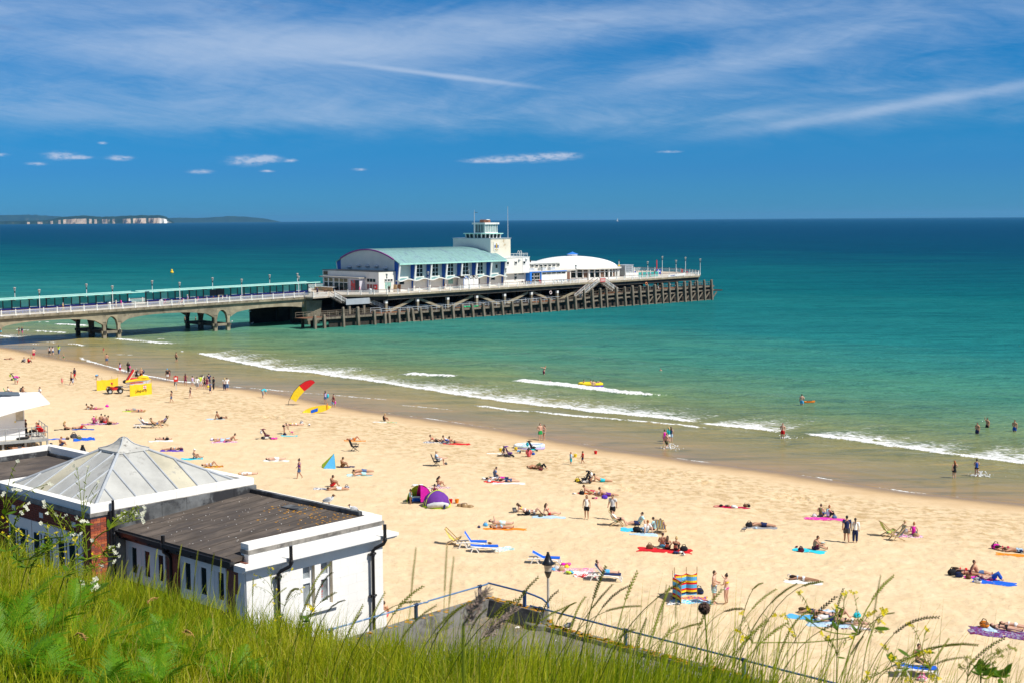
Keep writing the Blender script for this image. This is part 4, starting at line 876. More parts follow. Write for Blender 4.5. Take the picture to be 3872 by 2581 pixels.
# ------------------------------------------------------------------ foreground building: local x=seaward (a),y=along the shore (b),z=above its parapet
QL=tuple(Q)
bw=mat('building_white',(.88,.86,.81),.75,.04,.7,.25,7.,stain=(.72,.68,.60),stain_scale=.9,stain_lo=.63)
bwsh=bw
felt=mat('roof_felt',(.115,.092,.075),.95,.35,1.3,.5,9.,stain=(.07,.058,.052),stain_scale=.8,stain_lo=.46,stretch=(.7,1.8,1))
lead=mat('lead_sheet',(.46,.46,.43),.55,.16,.8,.25,7.,stain=(.33,.325,.30),stain_scale=1.6,stain_lo=.55)
leady=mat('lead_sheet_yellowed',(.52,.48,.36),.55,.16,.8,.25,7.,stain=(.36,.34,.29),stain_scale=1.6,stain_lo=.55)
leadr=mat('lead_roll',(.40,.425,.45),.5,.12,2.,.2,8.)
mortar=mat('brick_mortar',(.42,.35,.28),.9,.15,5.,.3,30.)
BR=[mat('brick_'+n,c,.85,.22,9.,.4,40.) for n,c in (('red',(.40,.085,.035)),('dark',(.24,.06,.035)),('orange',(.50,.14,.05)),('purple',(.22,.085,.06)))]
bitum=mat('bitumen_upstand',(.14,.145,.145),.55,.4,1.4,.6,5.,stain=(.035,.035,.038),stain_scale=1.1,stain_lo=.47)
blackp=mat('black_cast_iron',(.012,.012,.014),.28,.1,5.,spec=.6)
stonec=mat('weathered_coping',(.27,.25,.22),.9,.3,3.,.5,20.,stain=(.12,.11,.10),stain_scale=2.)
def hip_point(u,w): return None
hp=thing('brick_pavilion','brick pavilion with a lead pyramid roof inside a white parapet','building',QL,RZB)
GZ=-10.4
# brick walls: two visible faces with single bricks near the sunlit corner
obj('wall',MB().box(.03,6.0,.03,6.0,GZ,-.32),mortar,hp)
bme=MB().box(0,.215,-.012,.05,0,.065).mesh('brick'); bmh=MB().box(0,.1025,-.012,.05,0,.065).mesh('brick_half')
cnt=0
for r in range(40):
    z=-.40-.075*(r+1); x=.0; k=0
    while x<.56:
        hd=(k % 2==r % 2); L=.215 if hd else .1025
        if x+L>.60: L=.1025; hd=False
        o=obj('brick',bme if hd else bmh,rng.choice(BR,p=[.45,.2,.25,.1]),hp,(x,.03,z)); o.rotation_euler = (0,0,rng.normal(0,.006)); x+=L+.01; k+=1; cnt+=1
mb=MB()
for r in range(60):
    z=-.40-.075*(r+1)
    for k in range(27):
        y=.02+k*.225+(.11 if r % 2 else 0); mb.box(-.0,.035,y,y+.215,z,z+.065)
o=obj('brick_course',mb,BR[1],hp); o['kind'] = 'stuff'
for y0,z0 in ((1.0,-1.2),(2.55,-1.2),(4.1,-1.2)):
    obj('window_surround',MB().box(-.05,.02,y0-.5,y0+1.0,z0-1.5,z0+.25),bw,hp)
    for k in range(2): w=obj('window',MB().box(-.08,-.05,y0-.25+k*.65,y0+.2+k*.65,z0-1.1,z0-.1),glass,hp); obj('window_frame',MB().box(-.1,-.081,y0-.25+k*.65,y0-.19+k*.65,z0-1.1,z0-.1),white,w)
for y0 in (.9,2.9,4.7): obj('air_brick',MB().box(-.02,.02,y0,y0+.22,-.78,-.62),white,hp)
obj('drip_course',MB().box(-.04,6.1,-.04,6.1,-.33,-.225),stonec,hp)
for nm,bb_ in (('near',(-.0,6.08,0.,.30)),('left',(0.,.30,.302,5.78)),('right',(5.78,6.08,.302,5.78)),('far',(0.,6.08,5.782,6.08))):
    x0,x1,y0,y1=bb_
    if nm in ('near','far'):
        for k in range(8): obj('parapet_stone',MB().box(x0+(x1-x0)*k/8+.002,x0+(x1-x0)*(k+1)/8-.002,y0,y1,-.222,0),bw,hp)
    else:
        for k in range(7): obj('parapet_stone',MB().box(x0,x1,y0+(y1-y0)*k/7+.002,y0+(y1-y0)*(k+1)/7-.002,-.222,0),bw,hp)
obj('gutter_floor',MB().box(.3,5.78,.3,5.78,-.3,-.18),leadr,hp)
# pyramid roof: single lead sheets between rolls,hips and a swept cap
c0,e0=3.04,2.7; zb,zt=-.16,1.02; ce=.50
rfm=thing('roof',None,None); rfm.parent = hp
def slope(side,k):     # rotate a point of the near face (y=-) to one of the four faces
    def f(x,y,z):
        for _ in range(side): x,y=-y,x
        return (c0+x,c0+y,z)
    return f
for side in range(4):
    f=slope(side,0); W=7; bx=np.linspace(-e0,e0,W+1)
    zz=lambda d: zb+(zt-zb)*(e0-d)/(e0-ce)
    for i in range(W):
        xa,xb=bx[i]+.012,bx[i+1]-.012
        # sheet runs from the eave (d=e0) up to where the hip |x|=d or the cap (d=ce) stops it
        lo=max(ce,0); da=max(abs(xa),ce); db=max(abs(xb),ce)
        pts=[(xa,-e0),(xb,-e0),(xb,-db)] + ([(xa,-da)] if abs(da-db)<1e-6 or True else [])
        if xa<0<xb and (da>ce or db>ce): pass
        if xa<-ce<xb: pts=[(xa,-e0),(xb,-e0),(xb,-max(ce,abs(xb))),(-ce,-ce),(xa,-da)]
        if xa<ce<xb: pts=[(xa,-e0),(xb,-e0),(xb,-db),(ce,-ce),(xa,-max(ce,abs(xa)))]
        th_=.02
        mb=MB(); q=[f(x,y,zz(-y)) for x,y in pts]; mb.prism(q,(0,0,th_))
        obj('lead_sheet',mb,leady if (i*3+side*2) % 5==2 else lead,rfm)
        if 0<i:
            x=bx[i]; d=max(abs(x),ce)
            mb=MB().tube([f(x,-e0,zz(e0)+.03),f(x,-d,zz(d)+.03)],.035,6); obj('lead_roll',mb,leadr,rfm)
    mb=MB().tube([f(-e0,-e0,zb+.03),f(-e0*.6-ce*.4,-e0*.6-ce*.4,zb+(zt-zb)*.4+.03),f(-ce,-ce,zt+.03)],.055,7); obj('hip_roll',mb,leadr,rfm)
cp=MB(); prof=[(.62,1.00),(.60,1.07),(.40,1.13),(.25,1.21),(.15,1.31),(.09,1.40),(.05,1.42)]
for i in range(len(prof)-1):
    (h0,z0),(h1,z1)=prof[i],prof[i+1]
    for s_ in range(4):
        f=slope(s_,0); cp.add([f(-h0,-h0,z0),f(h0,-h0,z0),f(h1,-h1,z1),f(-h1,-h1,z1)],[(0,1,2,3)])
cp.add([(c0-.62,c0-.62,1.0),(c0+.62,c0-.62,1.0),(c0+.62,c0+.62,1.0),(c0-.62,c0+.62,1.0)],[(3,2,1,0)])
cp.box(c0-.045,c0+.045,c0-.045,c0+.045,1.41,1.46)
obj('roof_cap',cp,mat('stained_lead_cap',(.47,.46,.42),.6,.15,3.,.3,9.,stain=(.10,.085,.07),stain_scale=3.2,stain_lo=.56),rfm)
for side in range(4):
    f=slope(side,0); obj('cap_hip',MB().tube([f(-h,-h,z+.012) for h,z in prof[1:]],.02,6),leadr,rfm)
def downpipe(par,pts,r,name='downpipe'):
    o=obj(name,MB().tube(pts,r,10),blackp,par); return o
def collar(par,p,r): obj('pipe_collar',MB().lathe([(r,-.045),(r*1.25,-.04),(r*1.25,-.015),(r*1.08,0),(r*1.25,.015),(r*1.25,.04),(r,.045)],10,p),blackp,par)
dp=downpipe(hp,[(.70,-.11,.10),(.70,-.11,-1.6),(.70,-.11,-3.4)],.045); collar(dp,(.70,-.11,-.95),.05)
dp=downpipe(hp,[(.61,-.09,-.22),(.61,-.09,-1.6)],.05,'overflow_pipe')
obj('downpipe',MB().tube([(-.1,5.75,-.05),(-.1,5.75,-4)],.05,8),blackp,hp)
# low wing beyond,flat felt roof and white parapet
fw_=thing('flat_roofed_wing','dark flat roofed wing with white parapet behind the pyramid roof','building',QL,RZB)
obj('roof',MB().box(-4.0,4.9,6.1,11.4,-.55,-.36),felt,fw_)
obj('wall',MB().box(.05,5.0,6.12,11.5,GZ,-.56),BR[1],fw_)
for k in range(7): obj('parapet_stone',MB().box(-4.0+9.1*k/7,-4.0+9.1*(k+1)/7-.006,11.4,11.72,-.60,-.0),bw,fw_)
for k in range(5): obj('parapet_stone',MB().box(4.82,5.12,6.1+5.3*k/5,6.1+5.3*(k+1)/5-.006,-.60,-.0),bw,fw_)
obj('upstand',MB().box(-4.,4.82,11.32,11.4,-.36,-.17),bitum,fw_); obj('upstand',MB().box(4.74,4.82,6.1,11.3,-.36,-.25),bitum,fw_)
# white block in front with a sloping felt roof
wb_=thing('white_block','white rendered block with dark felt roof and black downpipes','building',QL,RZB)
rz_=lambda u: -.82+.072*(u-.9)
obj('roof',MB().hexa([(.88,-5.9,rz_(.88)-.12),(6.0,-5.9,rz_(6.)-.12),(6.0,-.02,rz_(6.)-.12),(.88,-.02,rz_(.88)-.12)],[(.88,-5.9,rz_(.88)),(6.0,-5.9,rz_(6.)),(6.0,-.02,rz_(6.)),(.88,-.02,rz_(.88))]),felt,wb_)
lich=mat('orange_lichen',(.58,.27,.02),.95,.3,8.,.5,40.)
def lichen(par,name,n,fx):
    mb=MB()
    for k in range(n):
        x,y,z,r=fx(); m_=rng.integers(5,9); a0=rng.uniform(0,6)
        pts=[(x+r*rng.uniform(.4,1.1)*math.cos(a0+6.283*j/m_),y+r*rng.uniform(.4,1.1)*math.sin(a0+6.283*j/m_),z) for j in range(m_)]
        mb.prism(pts,(0,0,.006))
    o=obj(name,mb,lich,par); o['kind'] = 'stuff'
def lroof():
    u=6.0-abs(rng.normal(0,.9))-.1; v=-rng.uniform(2.2,5.8); u=max(1.5,u); return u,v,rz_(u)+.002,rng.uniform(.012,.06)
lichen(wb_,'lichen',150,lroof)
mb=MB()
for k in range(110):
    u,v=rng.uniform(1,5.9),rng.uniform(-5.7,-.2); r=rng.uniform(.004,.012); mb.box(u-r,u+r,v-r,v+r,rz_(u)+.001,rz_(u)+.01)
o=obj('droppings',mb,bw,wb_); o['kind'] = 'stuff'
for k in range(9): obj('felt_seam',MB().beam((1.,-.55-.62*k,rz_(1.)+.004),(5.9,-.55-.62*k,rz_(5.9)+.004),.05,.012),mat('felt_seam',(.075,.06,.05),.9),wb_)
for k in range(6): obj('upstand',MB().box(.62+.92*k,.62+.92*(k+1)-.012,-.07,-.012,-.86,-.235),bitum,wb_)
obj('verge_strip',MB().box(5.86,6.0,-5.6,-.1,rz_(6.)+.0,rz_(6.)+.12),bitum,wb_)
obj('patch',MB().box(5.2,5.6,-3.35,-2.6,rz_(5.4)-.02,rz_(5.4)+.03),bitum,wb_)
# right and front parapets
for k in range(7): obj('parapet_stone',MB().box(6.0,6.38,-5.70+.82*k,-5.70+.82*(k+1)-.004,-.70,-.44),bw,wb_)
for k in range(6): obj('parapet_stone',MB().box(1.36+.837*k,1.36+.837*(k+1)-.004,-6.08,-5.72,-.62,-.45),bw,wb_)
for k in range(10): obj('band_stone',MB().box(1.32+.512*k,1.32+.512*(k+1)-.006,-6.12,-5.74,-.735,-.622),stonec,wb_)
obj('band_stone',MB().box(6.0,6.42,-5.70,.0,-.80,-.705),stonec,wb_)
obj('upper_wall',MB().box(1.34,6.36,-6.1,-5.75,-.97,-.737),bw,wb_); obj('upper_wall',MB().box(5.99,6.37,-5.72,0,GZ,-.802),bw,wb_)
# cornice
for k in range(6):
    x0,x1=.93+5.76*k/6,.93+5.76*(k+1)/6-.004
    obj('cornice_stone',MB().box(x0,x1,-6.5,-5.9,-1.06,-.972).box(x0+.0,x1,-6.42,-5.92,-1.12,-1.062).box(x0,x1,-6.34,-5.95,-1.16,-1.122),bw,wb_)
# ashlar front wall: single blocks with window openings
W1,W2=(3.17,3.61),(3.84,4.28); WZ0,WZ1=-2.72,-1.45
obj('wall',MB().box(1.22,6.24,-6.12,-.1,GZ,-1.17) if False else MB().box(1.22,3.1,-6.16,-.1,GZ,-1.0).box(4.35,6.24,-6.16,-.1,GZ,-1.0).box(3.1,4.35,-5.9,-.1,GZ,-1.0).box(3.1,4.35,-6.16,-5.9,GZ,WZ0-.12),mat('ashlar_joint',(.62,.58,.52),.9),wb_)
z=-1.165; r=0
def put_block(x0,x1,z0,z1):
    if x1-x0>.03: obj('ashlar_block',MB().box(x0+.0015,x1-.0015,-6.2,-6.0,z0+.0015,z1-.0015),bw,wb_)
while z>-5.2:
    hgt=.285; z0,z1=z-hgt,z; x=1.17 if r % 2==0 else .87
    while x<6.27:
        x0,x1=max(x,1.17),min(x+.62,6.28); segs=[(x0,x1)]
        for wa,wb2 in (W1,W2):
            if z1>WZ0 and z0<WZ1:
                n2=[]
                for a,b in segs:
                    if b<=wa or a>=wb2: n2.append((a,b))
                    else:
                        if a<wa: n2.append((a,wa))
                        if b>wb2: n2.append((wb2,b))
                segs=n2
        for a,b in segs: put_block(a,b,z0,z1)
        if z1>WZ0 and z0<WZ1:
            for wa,wb2 in (W1,W2):
                a,b=max(x0,wa),min(x1,wb2)
                if b>a and z1>WZ1+.01: put_block(a,b,WZ1,z1)
                if b>a and z0<WZ0-.01: put_block(a,b,z0,WZ0)
        x+=.62
    z -= hgt; r+=1
obj('wall_base',MB().box(1.17,6.28,-6.2,-6.0,GZ,-5.2),bw,wb_); obj('plinth',MB().box(1.12,6.42,-6.26,-5.98,GZ,-3.55) if False else MB().box(6.281,6.40,-6.2,-5.9,-4.4,-3.45),bw,wb_)
obj('side_wall',MB().box(6.24,6.28,-6.,-.1,GZ,-1.0),bw,wb_)
for i,(wa,wb2) in enumerate((W1,W2)):
    w=obj('window',MB().box(wa+.02,wb2-.02,-6.03,-6.01,WZ0,WZ1),mat('curtained_glass',(.30,.33,.34),.12,.45,2.2,spec=.6),wb_)
    mb=MB(); y0,y1=-6.075,-6.031
    mb.box(wa,wa+.07,y0,y1,WZ0,WZ1).box(wb2-.08,wb2,y0,y1,WZ0,WZ1).box(wa+.07,wb2-.08,y0,y1,WZ1-.05,WZ1).box(wa+.07,wb2-.08,y0,y1,WZ0,WZ0+.07).box(wa+.07,wb2-.08,y0-.01,y1,-1.98,-1.84)
    obj('window_frame',mb,mat('white_upvc',(.82,.83,.84),.3,.03,2.),w)
    obj('reveal',MB().box(wb2,wb2+.002,-6.2,-6.0,WZ0,WZ1),mat('cream_reveal',(.70,.60,.44),.8),w)
    if i==1:
        lm=mat('red_letters',(.55,.06,.05),.6)
        for k,ch in enumerate('MERLE' if False else 'WELR M'):
            if ch!=' ': lettering('letter',ch,.16,lm,w,(wa+.19,-6.034,WZ0+.16+.17*k),(math.pi/2,-math.pi/2,0),ext=.002)
obj('window_sill',MB().box(3.05,4.42,-6.3,-6.0,WZ0-.12,WZ0-.01),bw,wb_)
# left wall with small deep windows under the gutter
obj('left_wall',MB().box(1.20,1.30,-6.15,-.1,GZ,-.95),BR[3],wb_)
lw=[(-.62,-.14),(-1.34,-.86),(-2.08,-1.6),(-3.5,-3.02),(-4.3,-3.82),(-5.15,-4.67)]
for grp_ in (lw[:3],lw[3:]):
    y0,y1=grp_[0][1]+.12,grp_[-1][0]-.1; zt,zb_=-1.20,-2.5; mb=MB()
    mb.box(1.155,1.2,y1,y0,-1.40,zt).box(1.155,1.2,y1,y0,zb_,-2.2)
    ed=[y0]+[q for w in grp_ for q in (w[1],w[0])]+[y1]
    for k in range(0,len(ed),2): mb.box(1.155,1.2,ed[k+1],ed[k],-2.2,-1.40)
    obj('window_surround',mb,bw,wb_)
    for wl,wh in grp_:
        w=obj('window',MB().box(1.19,1.198,wl,wh,-2.2,-1.4),glass,wb_); obj('window_frame',MB().box(1.17,1.189,wh-.2,wh-.17,-2.2,-1.4).box(1.165,1.189,wh-.17,wh,-2.2,-1.4),white,w)
obj('quoin',MB().box(1.15,1.2,-6.15,-5.85,-1.9,-1.2).box(1.151,1.2,-6.15,-5.7,-2.6,-1.91).box(1.15,1.2,-6.15,-5.85,-3.4,-2.61),bw,wb_)
obj('gutter',MB().beam((.84,-6.0,-.93),(.84,-.02,-.93),.14,.12),blackp,wb_); obj('fascia',MB().beam((.95,-5.95,-1.02),(.95,-.02,-1.02),.06,.22),blackp,wb_)
for k in range(8): obj('gutter_bracket',MB().box(.76,.95,-.5-.72*k,-.44-.72*k,-1.03,-.98),blackp,wb_)
dp=downpipe(wb_,[(.82,-2.62,-.62),(.82,-2.62,-1.02),(.84,-2.62,-1.12),(1.0,-2.62,-1.25),(1.06,-2.62,-1.4),(1.06,-2.62,-5)],.06); collar(dp,(.82,-2.62,-.92),.065)
obj('dark_pilaster',MB().box(1.08,1.2,-2.96,-2.44,GZ,-1.02),BR[1],wb_)
for u0 in (2.44,6.02):
    y_=-6.60
    dp=downpipe(wb_,[(u0,y_,-.60),(u0,y_,-1.12),(u0-.03,y_+.03,-1.20),(u0-.20,y_+.22,-1.33),(u0-.25,y_+.28,-1.42),(u0-.25,y_+.28,-2.8),(u0-.25,y_+.28,-6)],.055)
    collar(dp,(u0,y_,-1.06),.058); collar(dp,(u0-.25,y_+.28,-1.52),.058); collar(dp,(u0-.25,y_+.28,-2.82),.058)
    obj('pipe_clip',MB().box(u0-.36,u0-.1,y_+.29,y_+.38,-1.55,-1.49),blackp,dp); obj('pipe_clip',MB().box(u0-.36,u0-.1,y_+.29,y_+.38,-2.85,-2.79),blackp,dp)
# ------------------------------------------------------------------ concrete terrace with lichen parapets and blue rail
tc=thing('concrete_terrace','flat concrete terrace roof with lichened low parapet and blue rail','terrace',QL,RZB)
pcon=mat('parapet_concrete',(.23,.22,.20),.95,.25,1.6,.6,12.,stain=(.10,.095,.09),stain_scale=1.2,stain_lo=.5)
obj('roof',MB().box(-6,7.62,-34,-9.55,-3.5,-3.16),mat('terrace_screed',(.20,.18,.15),.95,.2,1.1,.5,8.,stain=(.11,.10,.088),stain_scale=.5,stain_lo=.5),tc)
obj('wall',MB().box(-6,7.6,-34,-9.6,GZ,-3.51),pcon,tc)
for k in range(9): obj('parapet',MB().box(-3.6+1.26*k,-3.6+1.26*(k+1)-.008,-9.62,-9.28,-3.4,-2.66),pcon,tc)
for k in range(2): obj('parapet',MB().box(7.42,7.74,-9.63-1.0*(k+1)+.006,-9.63-1.0*k-.006,-3.6,-2.66),pcon,tc)
for k in range(20): obj('parapet',MB().box(7.42+.0,7.74,-11.66-1.2*(k+1)+.008,-11.66-1.2*k,-3.9,-3.04),pcon,tc)
obj('parapet_end',MB().lathe([(.42,-3.8),(.42,-3.02),(.40,-3.0)],14,(7.6,-11.45,0),False),pcon,tc)
def l1(): return rng.uniform(-2,7.7),rng.uniform(-9.6,-9.3),-2.658,rng.uniform(.03,.11)
def l2(): return rng.uniform(7.46,7.72),-rng.uniform(9.5,11.6),-2.658,rng.uniform(.04,.12)
def l3(): return rng.uniform(7.45,7.72),-11.2-abs(rng.normal(0,6)),-3.037,rng.uniform(.04,.14)
for n_,f in ((70,l1),(45,l2),(190,l3)): lichen(tc,'lichen',n_,f)
def l4():
    a=rng.uniform(0,6.28); r=rng.uniform(.2,.4); return 7.6+r*math.cos(a),-11.45+r*math.sin(a),-2.998,rng.uniform(.04,.1)
lichen(tc,'lichen',22,l4)
rail_m=mat('flaking_blue_paint',(.10,.20,.36),.5,.2,4.,.3,30.,stain=(.42,.47,.52),stain_scale=5.,stain_lo=.52); rail_b=mat('bright_blue_rail',(.03,.10,.26),.45,.2,5.,stain=(.10,.08,.07),stain_scale=4.,stain_lo=.6)
rl=thing('railing',None,None); rl.parent = tc
obj('rail',MB().tube([(1.2,-9.45,-2.20),(1.5,-9.45,-2.23),(4.9,-9.45,-2.24),(5.05,-9.45,-2.26),(5.1,-9.45,-2.23),(7.5,-9.45,-2.24),(7.58,-9.45,-2.22)],.026,8),rail_m,rl)
obj('rail',MB().tube([(7.58,-9.45,-2.22),(7.58,-9.6,-2.22),(7.58,-11.0,-2.23),(7.62,-11.25,-2.27),(7.74,-11.45,-2.36),(7.78,-11.62,-2.48),(7.70,-11.72,-2.55)],.028,8),rail_b,rl)
obj('rail',MB().tube([(7.6,-11.1,-2.60),(7.6,-13.,-2.61),(7.6,-20.,-2.62),(7.6,-34.,-2.64)],.028,8),rail_b,rl)
for p,zt_,zb_ in (((1.5,-9.45),-2.24,-2.66),((4.6,-9.45),-2.24,-2.66),((7.2,-9.45),-2.24,-2.66),((7.58,-10.9),-2.23,-2.66),((7.6,-11.5),-2.60,-3.0),((7.6,-14.6),-2.61,-3.04),((7.6,-18.4),-2.61,-3.04),((7.6,-22.),-2.62,-3.04)):
    o=obj('rail_post',MB().box(p[0]-.03,p[0]+.03,p[1]-.045,p[1]+.045,zb_,zt_-.03),rail_b if p[0]>7.3 else mat('dark_blue_iron',(.015,.035,.09),.5,.2,4.),rl); 
    along=(0,1,0) if p[0]>7.3 else (1,0,0); ax2=np.array(along)*.06
    obj('rail_socket',MB().tube([np.array([p[0],p[1],zt_])-ax2,np.array([p[0],p[1],zt_])+ax2],.05,10),mat('dark_blue_iron',(.015,.035,.09),.5,.2,4.),o)
def litter(name,label,u,v,sz,m_,seed):
    r2=np.random.default_rng(seed); mb=MB()
    o=thing(name,label,'litter',tuple(QL[i]+a_[i]*u+b_[i]*v for i in range(2))+(QL[2]-3.158,),RZB)
    pts=[(sz*r2.uniform(.5,1)*math.cos(6.283*j/7),sz*r2.uniform(.4,.8)*math.sin(6.283*j/7),r2.uniform(0,.03)) for j in range(7)]
    mb.prism(pts,(0,0,.01)); obj('sheet',mb,m_,o)
litter('slate_piece','broken grey slate lying in the terrace corner',6.5,-10.6,.22,mat('slate',(.33,.40,.45),.6),1); litter('white_scrap','white scrap of plastic against the dark terrace parapet',7.1,-11.05,.12,bw,2)
o=thing('dry_grass','tuft of dry straw coloured grass in the terrace corner','grass',tuple(QL[i]+a_[i]*6.9+b_[i]*-10.6 for i in range(2))+(QL[2]-3.16,),RZB); mb=MB()
for k in range(260):
    x,y=rng.normal(0,.3),rng.normal(0,.42); h_=rng.uniform(.04,.16); dx,dy=rng.normal(0,.09,2)
    mb.add([(x,y,0),(x+.012,y,0),(x+dx,y+dy,h_)],[(0,1,2)])
obj('straw',mb,mat('straw',(.42,.28,.12),.9,.3,4.),o)
mb=MB()
for k in range(300):
    u,v=rng.uniform(1.5,7.3),-rng.uniform(9.8,24); r=rng.uniform(.006,.018); mb.box(u-r,u+r,v-r,v+r,-3.159,-3.15)
o=obj('pebbles',mb,bw,tc); o['kind'] = 'stuff'
# ------------------------------------------------------------------ promenade lamp and finials behind the pavilion
def prom_lamp(label,px,py,D_):
    q=ray(px,py); p=CAMP+q/(q@fw)*D_; o=thing('street_lamp',label,'lamp',(p[0],p[1],3.45),RZB,group='promenade lamps'); h_=p[2]-3.45
    obj('pole',MB().lathe([(.10,0),(.10,.8),(.06,.9),(.055,h_-1.05)],10),mat('pole_grey',(.42,.40,.36),.5,.1,3.),o)
    obj('bracket',MB().lathe([(.05,h_-1.1),(.09,h_-1.02),(.16,h_-.85),(.15,h_-.80)],10),blackp,o)
    obj('lantern',MB().lathe([(.14,h_-.80),(.19,h_-.50)],10),mat('clear_lantern',(.42,.38,.32),.15,.2,4.,spec=.7),o)
    obj('lamp_cap',MB().lathe([(.26,h_-.52),(.27,h_-.47),(.17,h_-.36),(.09,h_-.15),(.05,h_-.03),(.065,h_-.02),(.05,h_)],14),blackp,o)
prom_lamp('promenade lantern with black conical cap in front of the sun loungers',2072,2085,56.)
prom_lamp('black lamp cap showing above the parapet left of the pyramid roof',312,1680,56.)
prom_lamp('dark tip of a lamp behind the far white parapet',193,1673,60.)
# ------------------------------------------------------------------ grass on the cliff top
def leaf_mat(name,stops,transl=.45,rough=.45,bright=1.):
    if name in MATS: return MATS[name]
    M=bpy.data.materials.new(name); M.use_nodes=True; t=NT(M.node_tree); t.N.clear()
    f=t.n('ShaderNodeAttribute',attribute_name='tint').outputs['Fac']
    P=t.n('ShaderNodeTexCoord').outputs['Object']
    f=t.math('ADD',f,t.math('MULTIPLY',t.math('SUBTRACT',t.noise(P,1.1,4,.6),.5),.45))
    c=t.ramp(f,stops)
    d=t.n('ShaderNodeBsdfPrincipled',{'Base Color': c,'Roughness': rough,'Specular IOR Level': .14})
    tr=t.n('ShaderNodeBsdfTranslucent',{'Color': t.mix(1.,c,(1.35,1.25,.5),'MULTIPLY')})
    t.L.new(t.n('ShaderNodeMixShader',{0: transl,1: d.outputs[0],2: tr.outputs[0]}).outputs[0],t.n('ShaderNodeOutputMaterial').inputs[0])
    MATS[name]=M; return M
GRASS=leaf_mat('grass_blades',[(.0,(.07,.13,.008)),(.25,(.20,.30,.010)),(.52,(.38,.44,.014)),(.76,(.52,.50,.03)),(.95,(.56,.45,.14))])
def tri_mesh(name,V,Fq,Ft,tint,mat):
    me=bpy.data.meshes.new(name); nq,nt=len(Fq),len(Ft)
    me.vertices.add(len(V)); me.vertices.foreach_set('co',V.astype(np.float32).ravel())
    lv=np.concatenate([Fq.ravel(),Ft.ravel()]).astype(np.int32); me.loops.add(len(lv)); me.loops.foreach_set('vertex_index',lv)
    me.polygons.add(nq+nt); me.polygons.foreach_set('loop_start',np.concatenate([np.arange(nq)*4,nq*4+np.arange(nt)*3]).astype(np.int32))
    me.update(calc_edges=True)
    at=me.attributes.new('tint','FLOAT','POINT'); at.data.foreach_set('value',tint.astype(np.float32))
    me.materials.append(mat); return me
def blades(x,y,z,h,w,lean,ldir,tint,curl):
    """vectorised bent blades: 3 segments each"""
    n=len(x); ks=np.array([0,.38,.72,1.]); V=np.zeros((n,7,3)); ca,sa=np.cos(ldir),np.sin(ldir)
    fx,fy=rng.uniform(-.5,.5,n)+1.,rng.uniform(-.7,.7,n); nn=np.hypot(fx,fy); fx /= nn; fy /= nn
    for i,k in enumerate(ks):
        off=lean*h*k**curl; px=x+ca*off; py=y+sa*off; pz=z+h*k*np.sqrt(np.maximum(.15,1-(lean*k**(curl-1))**2*.55))
        ww=w*(1-k**1.7)*.5
        if i<3:
            V[:,2*i]=np.stack([px-fx*ww,py-fy*ww,pz],-1); V[:,2*i+1]=np.stack([px+fx*ww,py+fy*ww,pz],-1)
        else: V[:,6]=np.stack([px,py,pz],-1)
    b=np.arange(n)[:,None]*7
    Fq=np.concatenate([b+np.array([[0,1,3,2]]),b+np.array([[2,3,5,4]])]); Ft=b+np.array([[4,5,6]])
    return V.reshape(-1,3),Fq,Ft,np.repeat(tint,7)
N=200000
az_=rng.uniform(-.66,.56,N); D_=np.interp(az_,lip_t,LIPD); dmin=2.6
d_=np.sqrt(rng.uniform(0,1,N)*((D_+1.6)**2-dmin**2)+dmin**2)
x,y=np.sin(az_)*d_,np.cos(az_)*d_
cl_=fbm(x*1.7,y*1.7,3,51); keep=rng.uniform(0,1,N)<np.clip(.35+1.5*(cl_-.3),.12,1)*(1-.55*np.clip((az_+.06)/.2,0,1))
az_,d_,x,y,cl_,D_=[q[keep] for q in (az_,d_,x,y,cl_,D_)]
n=len(x); z=hill_z(az_,d_)+(fbm(x*.8,y*.8,3,41)-.5)*.18-.03
rgt=np.clip((az_+.10)/.25,0,1)
h=(.13+.26*rng.beta(2,3,n)+.10*cl_)*(1-.15*rgt)+rgt*.16*rng.uniform(0,1,n)
h=h*np.clip(.55+.05*d_,.6,1.15)*(1-.45*(az_<-.06)*np.clip((9.5-d_)/2,0,1))
lean=np.abs(rng.normal(.35,.25,n)).clip(.02,.95); ldir=rng.uniform(-math.pi,math.pi,n)*(1-.55*rgt)+rng.normal(0,.3,n)
tint=np.clip(.44+.55*(fbm(x*.6,y*.6,2,61)-.5)+rng.normal(0,.22,n)-.10*rgt,0,1)
w=rng.uniform(.004,.009,n)*(1+.02*d_)
me=tri_mesh('grass',*blades(x,y,z,h,w,lean,ldir,tint,1.9),GRASS)
go=bpy.data.objects.new('grass',me); COL.objects.link(go); tag(go,'long sunlit green grass covering the cliff top','grass',kind='stuff')
# taller flowering bents scattered through it,still grass
n=4200; az_=np.where(rng.uniform(0,1,n)<.45,rng.uniform(-.62,.40,n),np.clip(rng.normal(.0,.10,n),-.3,.36)); D_=np.interp(az_,lip_t,LIPD); d_=D_*rng.uniform(.62,1.08,n); x,y=np.sin(az_)*d_,np.cos(az_)*d_
z=hill_z(az_,d_)-.02; rgt=np.clip((az_+.10)/.25,0,1)
V,Fq,Ft,tt=blades(x,y,z,rng.uniform(.26,.56,n)*(1+.25*rgt),rng.uniform(.0035,.006,n),np.abs(rng.normal(.25,.2,n)).clip(0,.9),rng.normal(.1,1.3,n)*(1-.5*rgt),np.clip(rng.normal(.55,.2,n),0,1),2.2)
me=tri_mesh('tall_grass',V,Fq,Ft,tt,GRASS)
o=bpy.data.objects.new('tall_grass',me); COL.objects.link(o); tag(o,'thin taller grass blades standing above the cliff top sward','grass',kind='stuff')
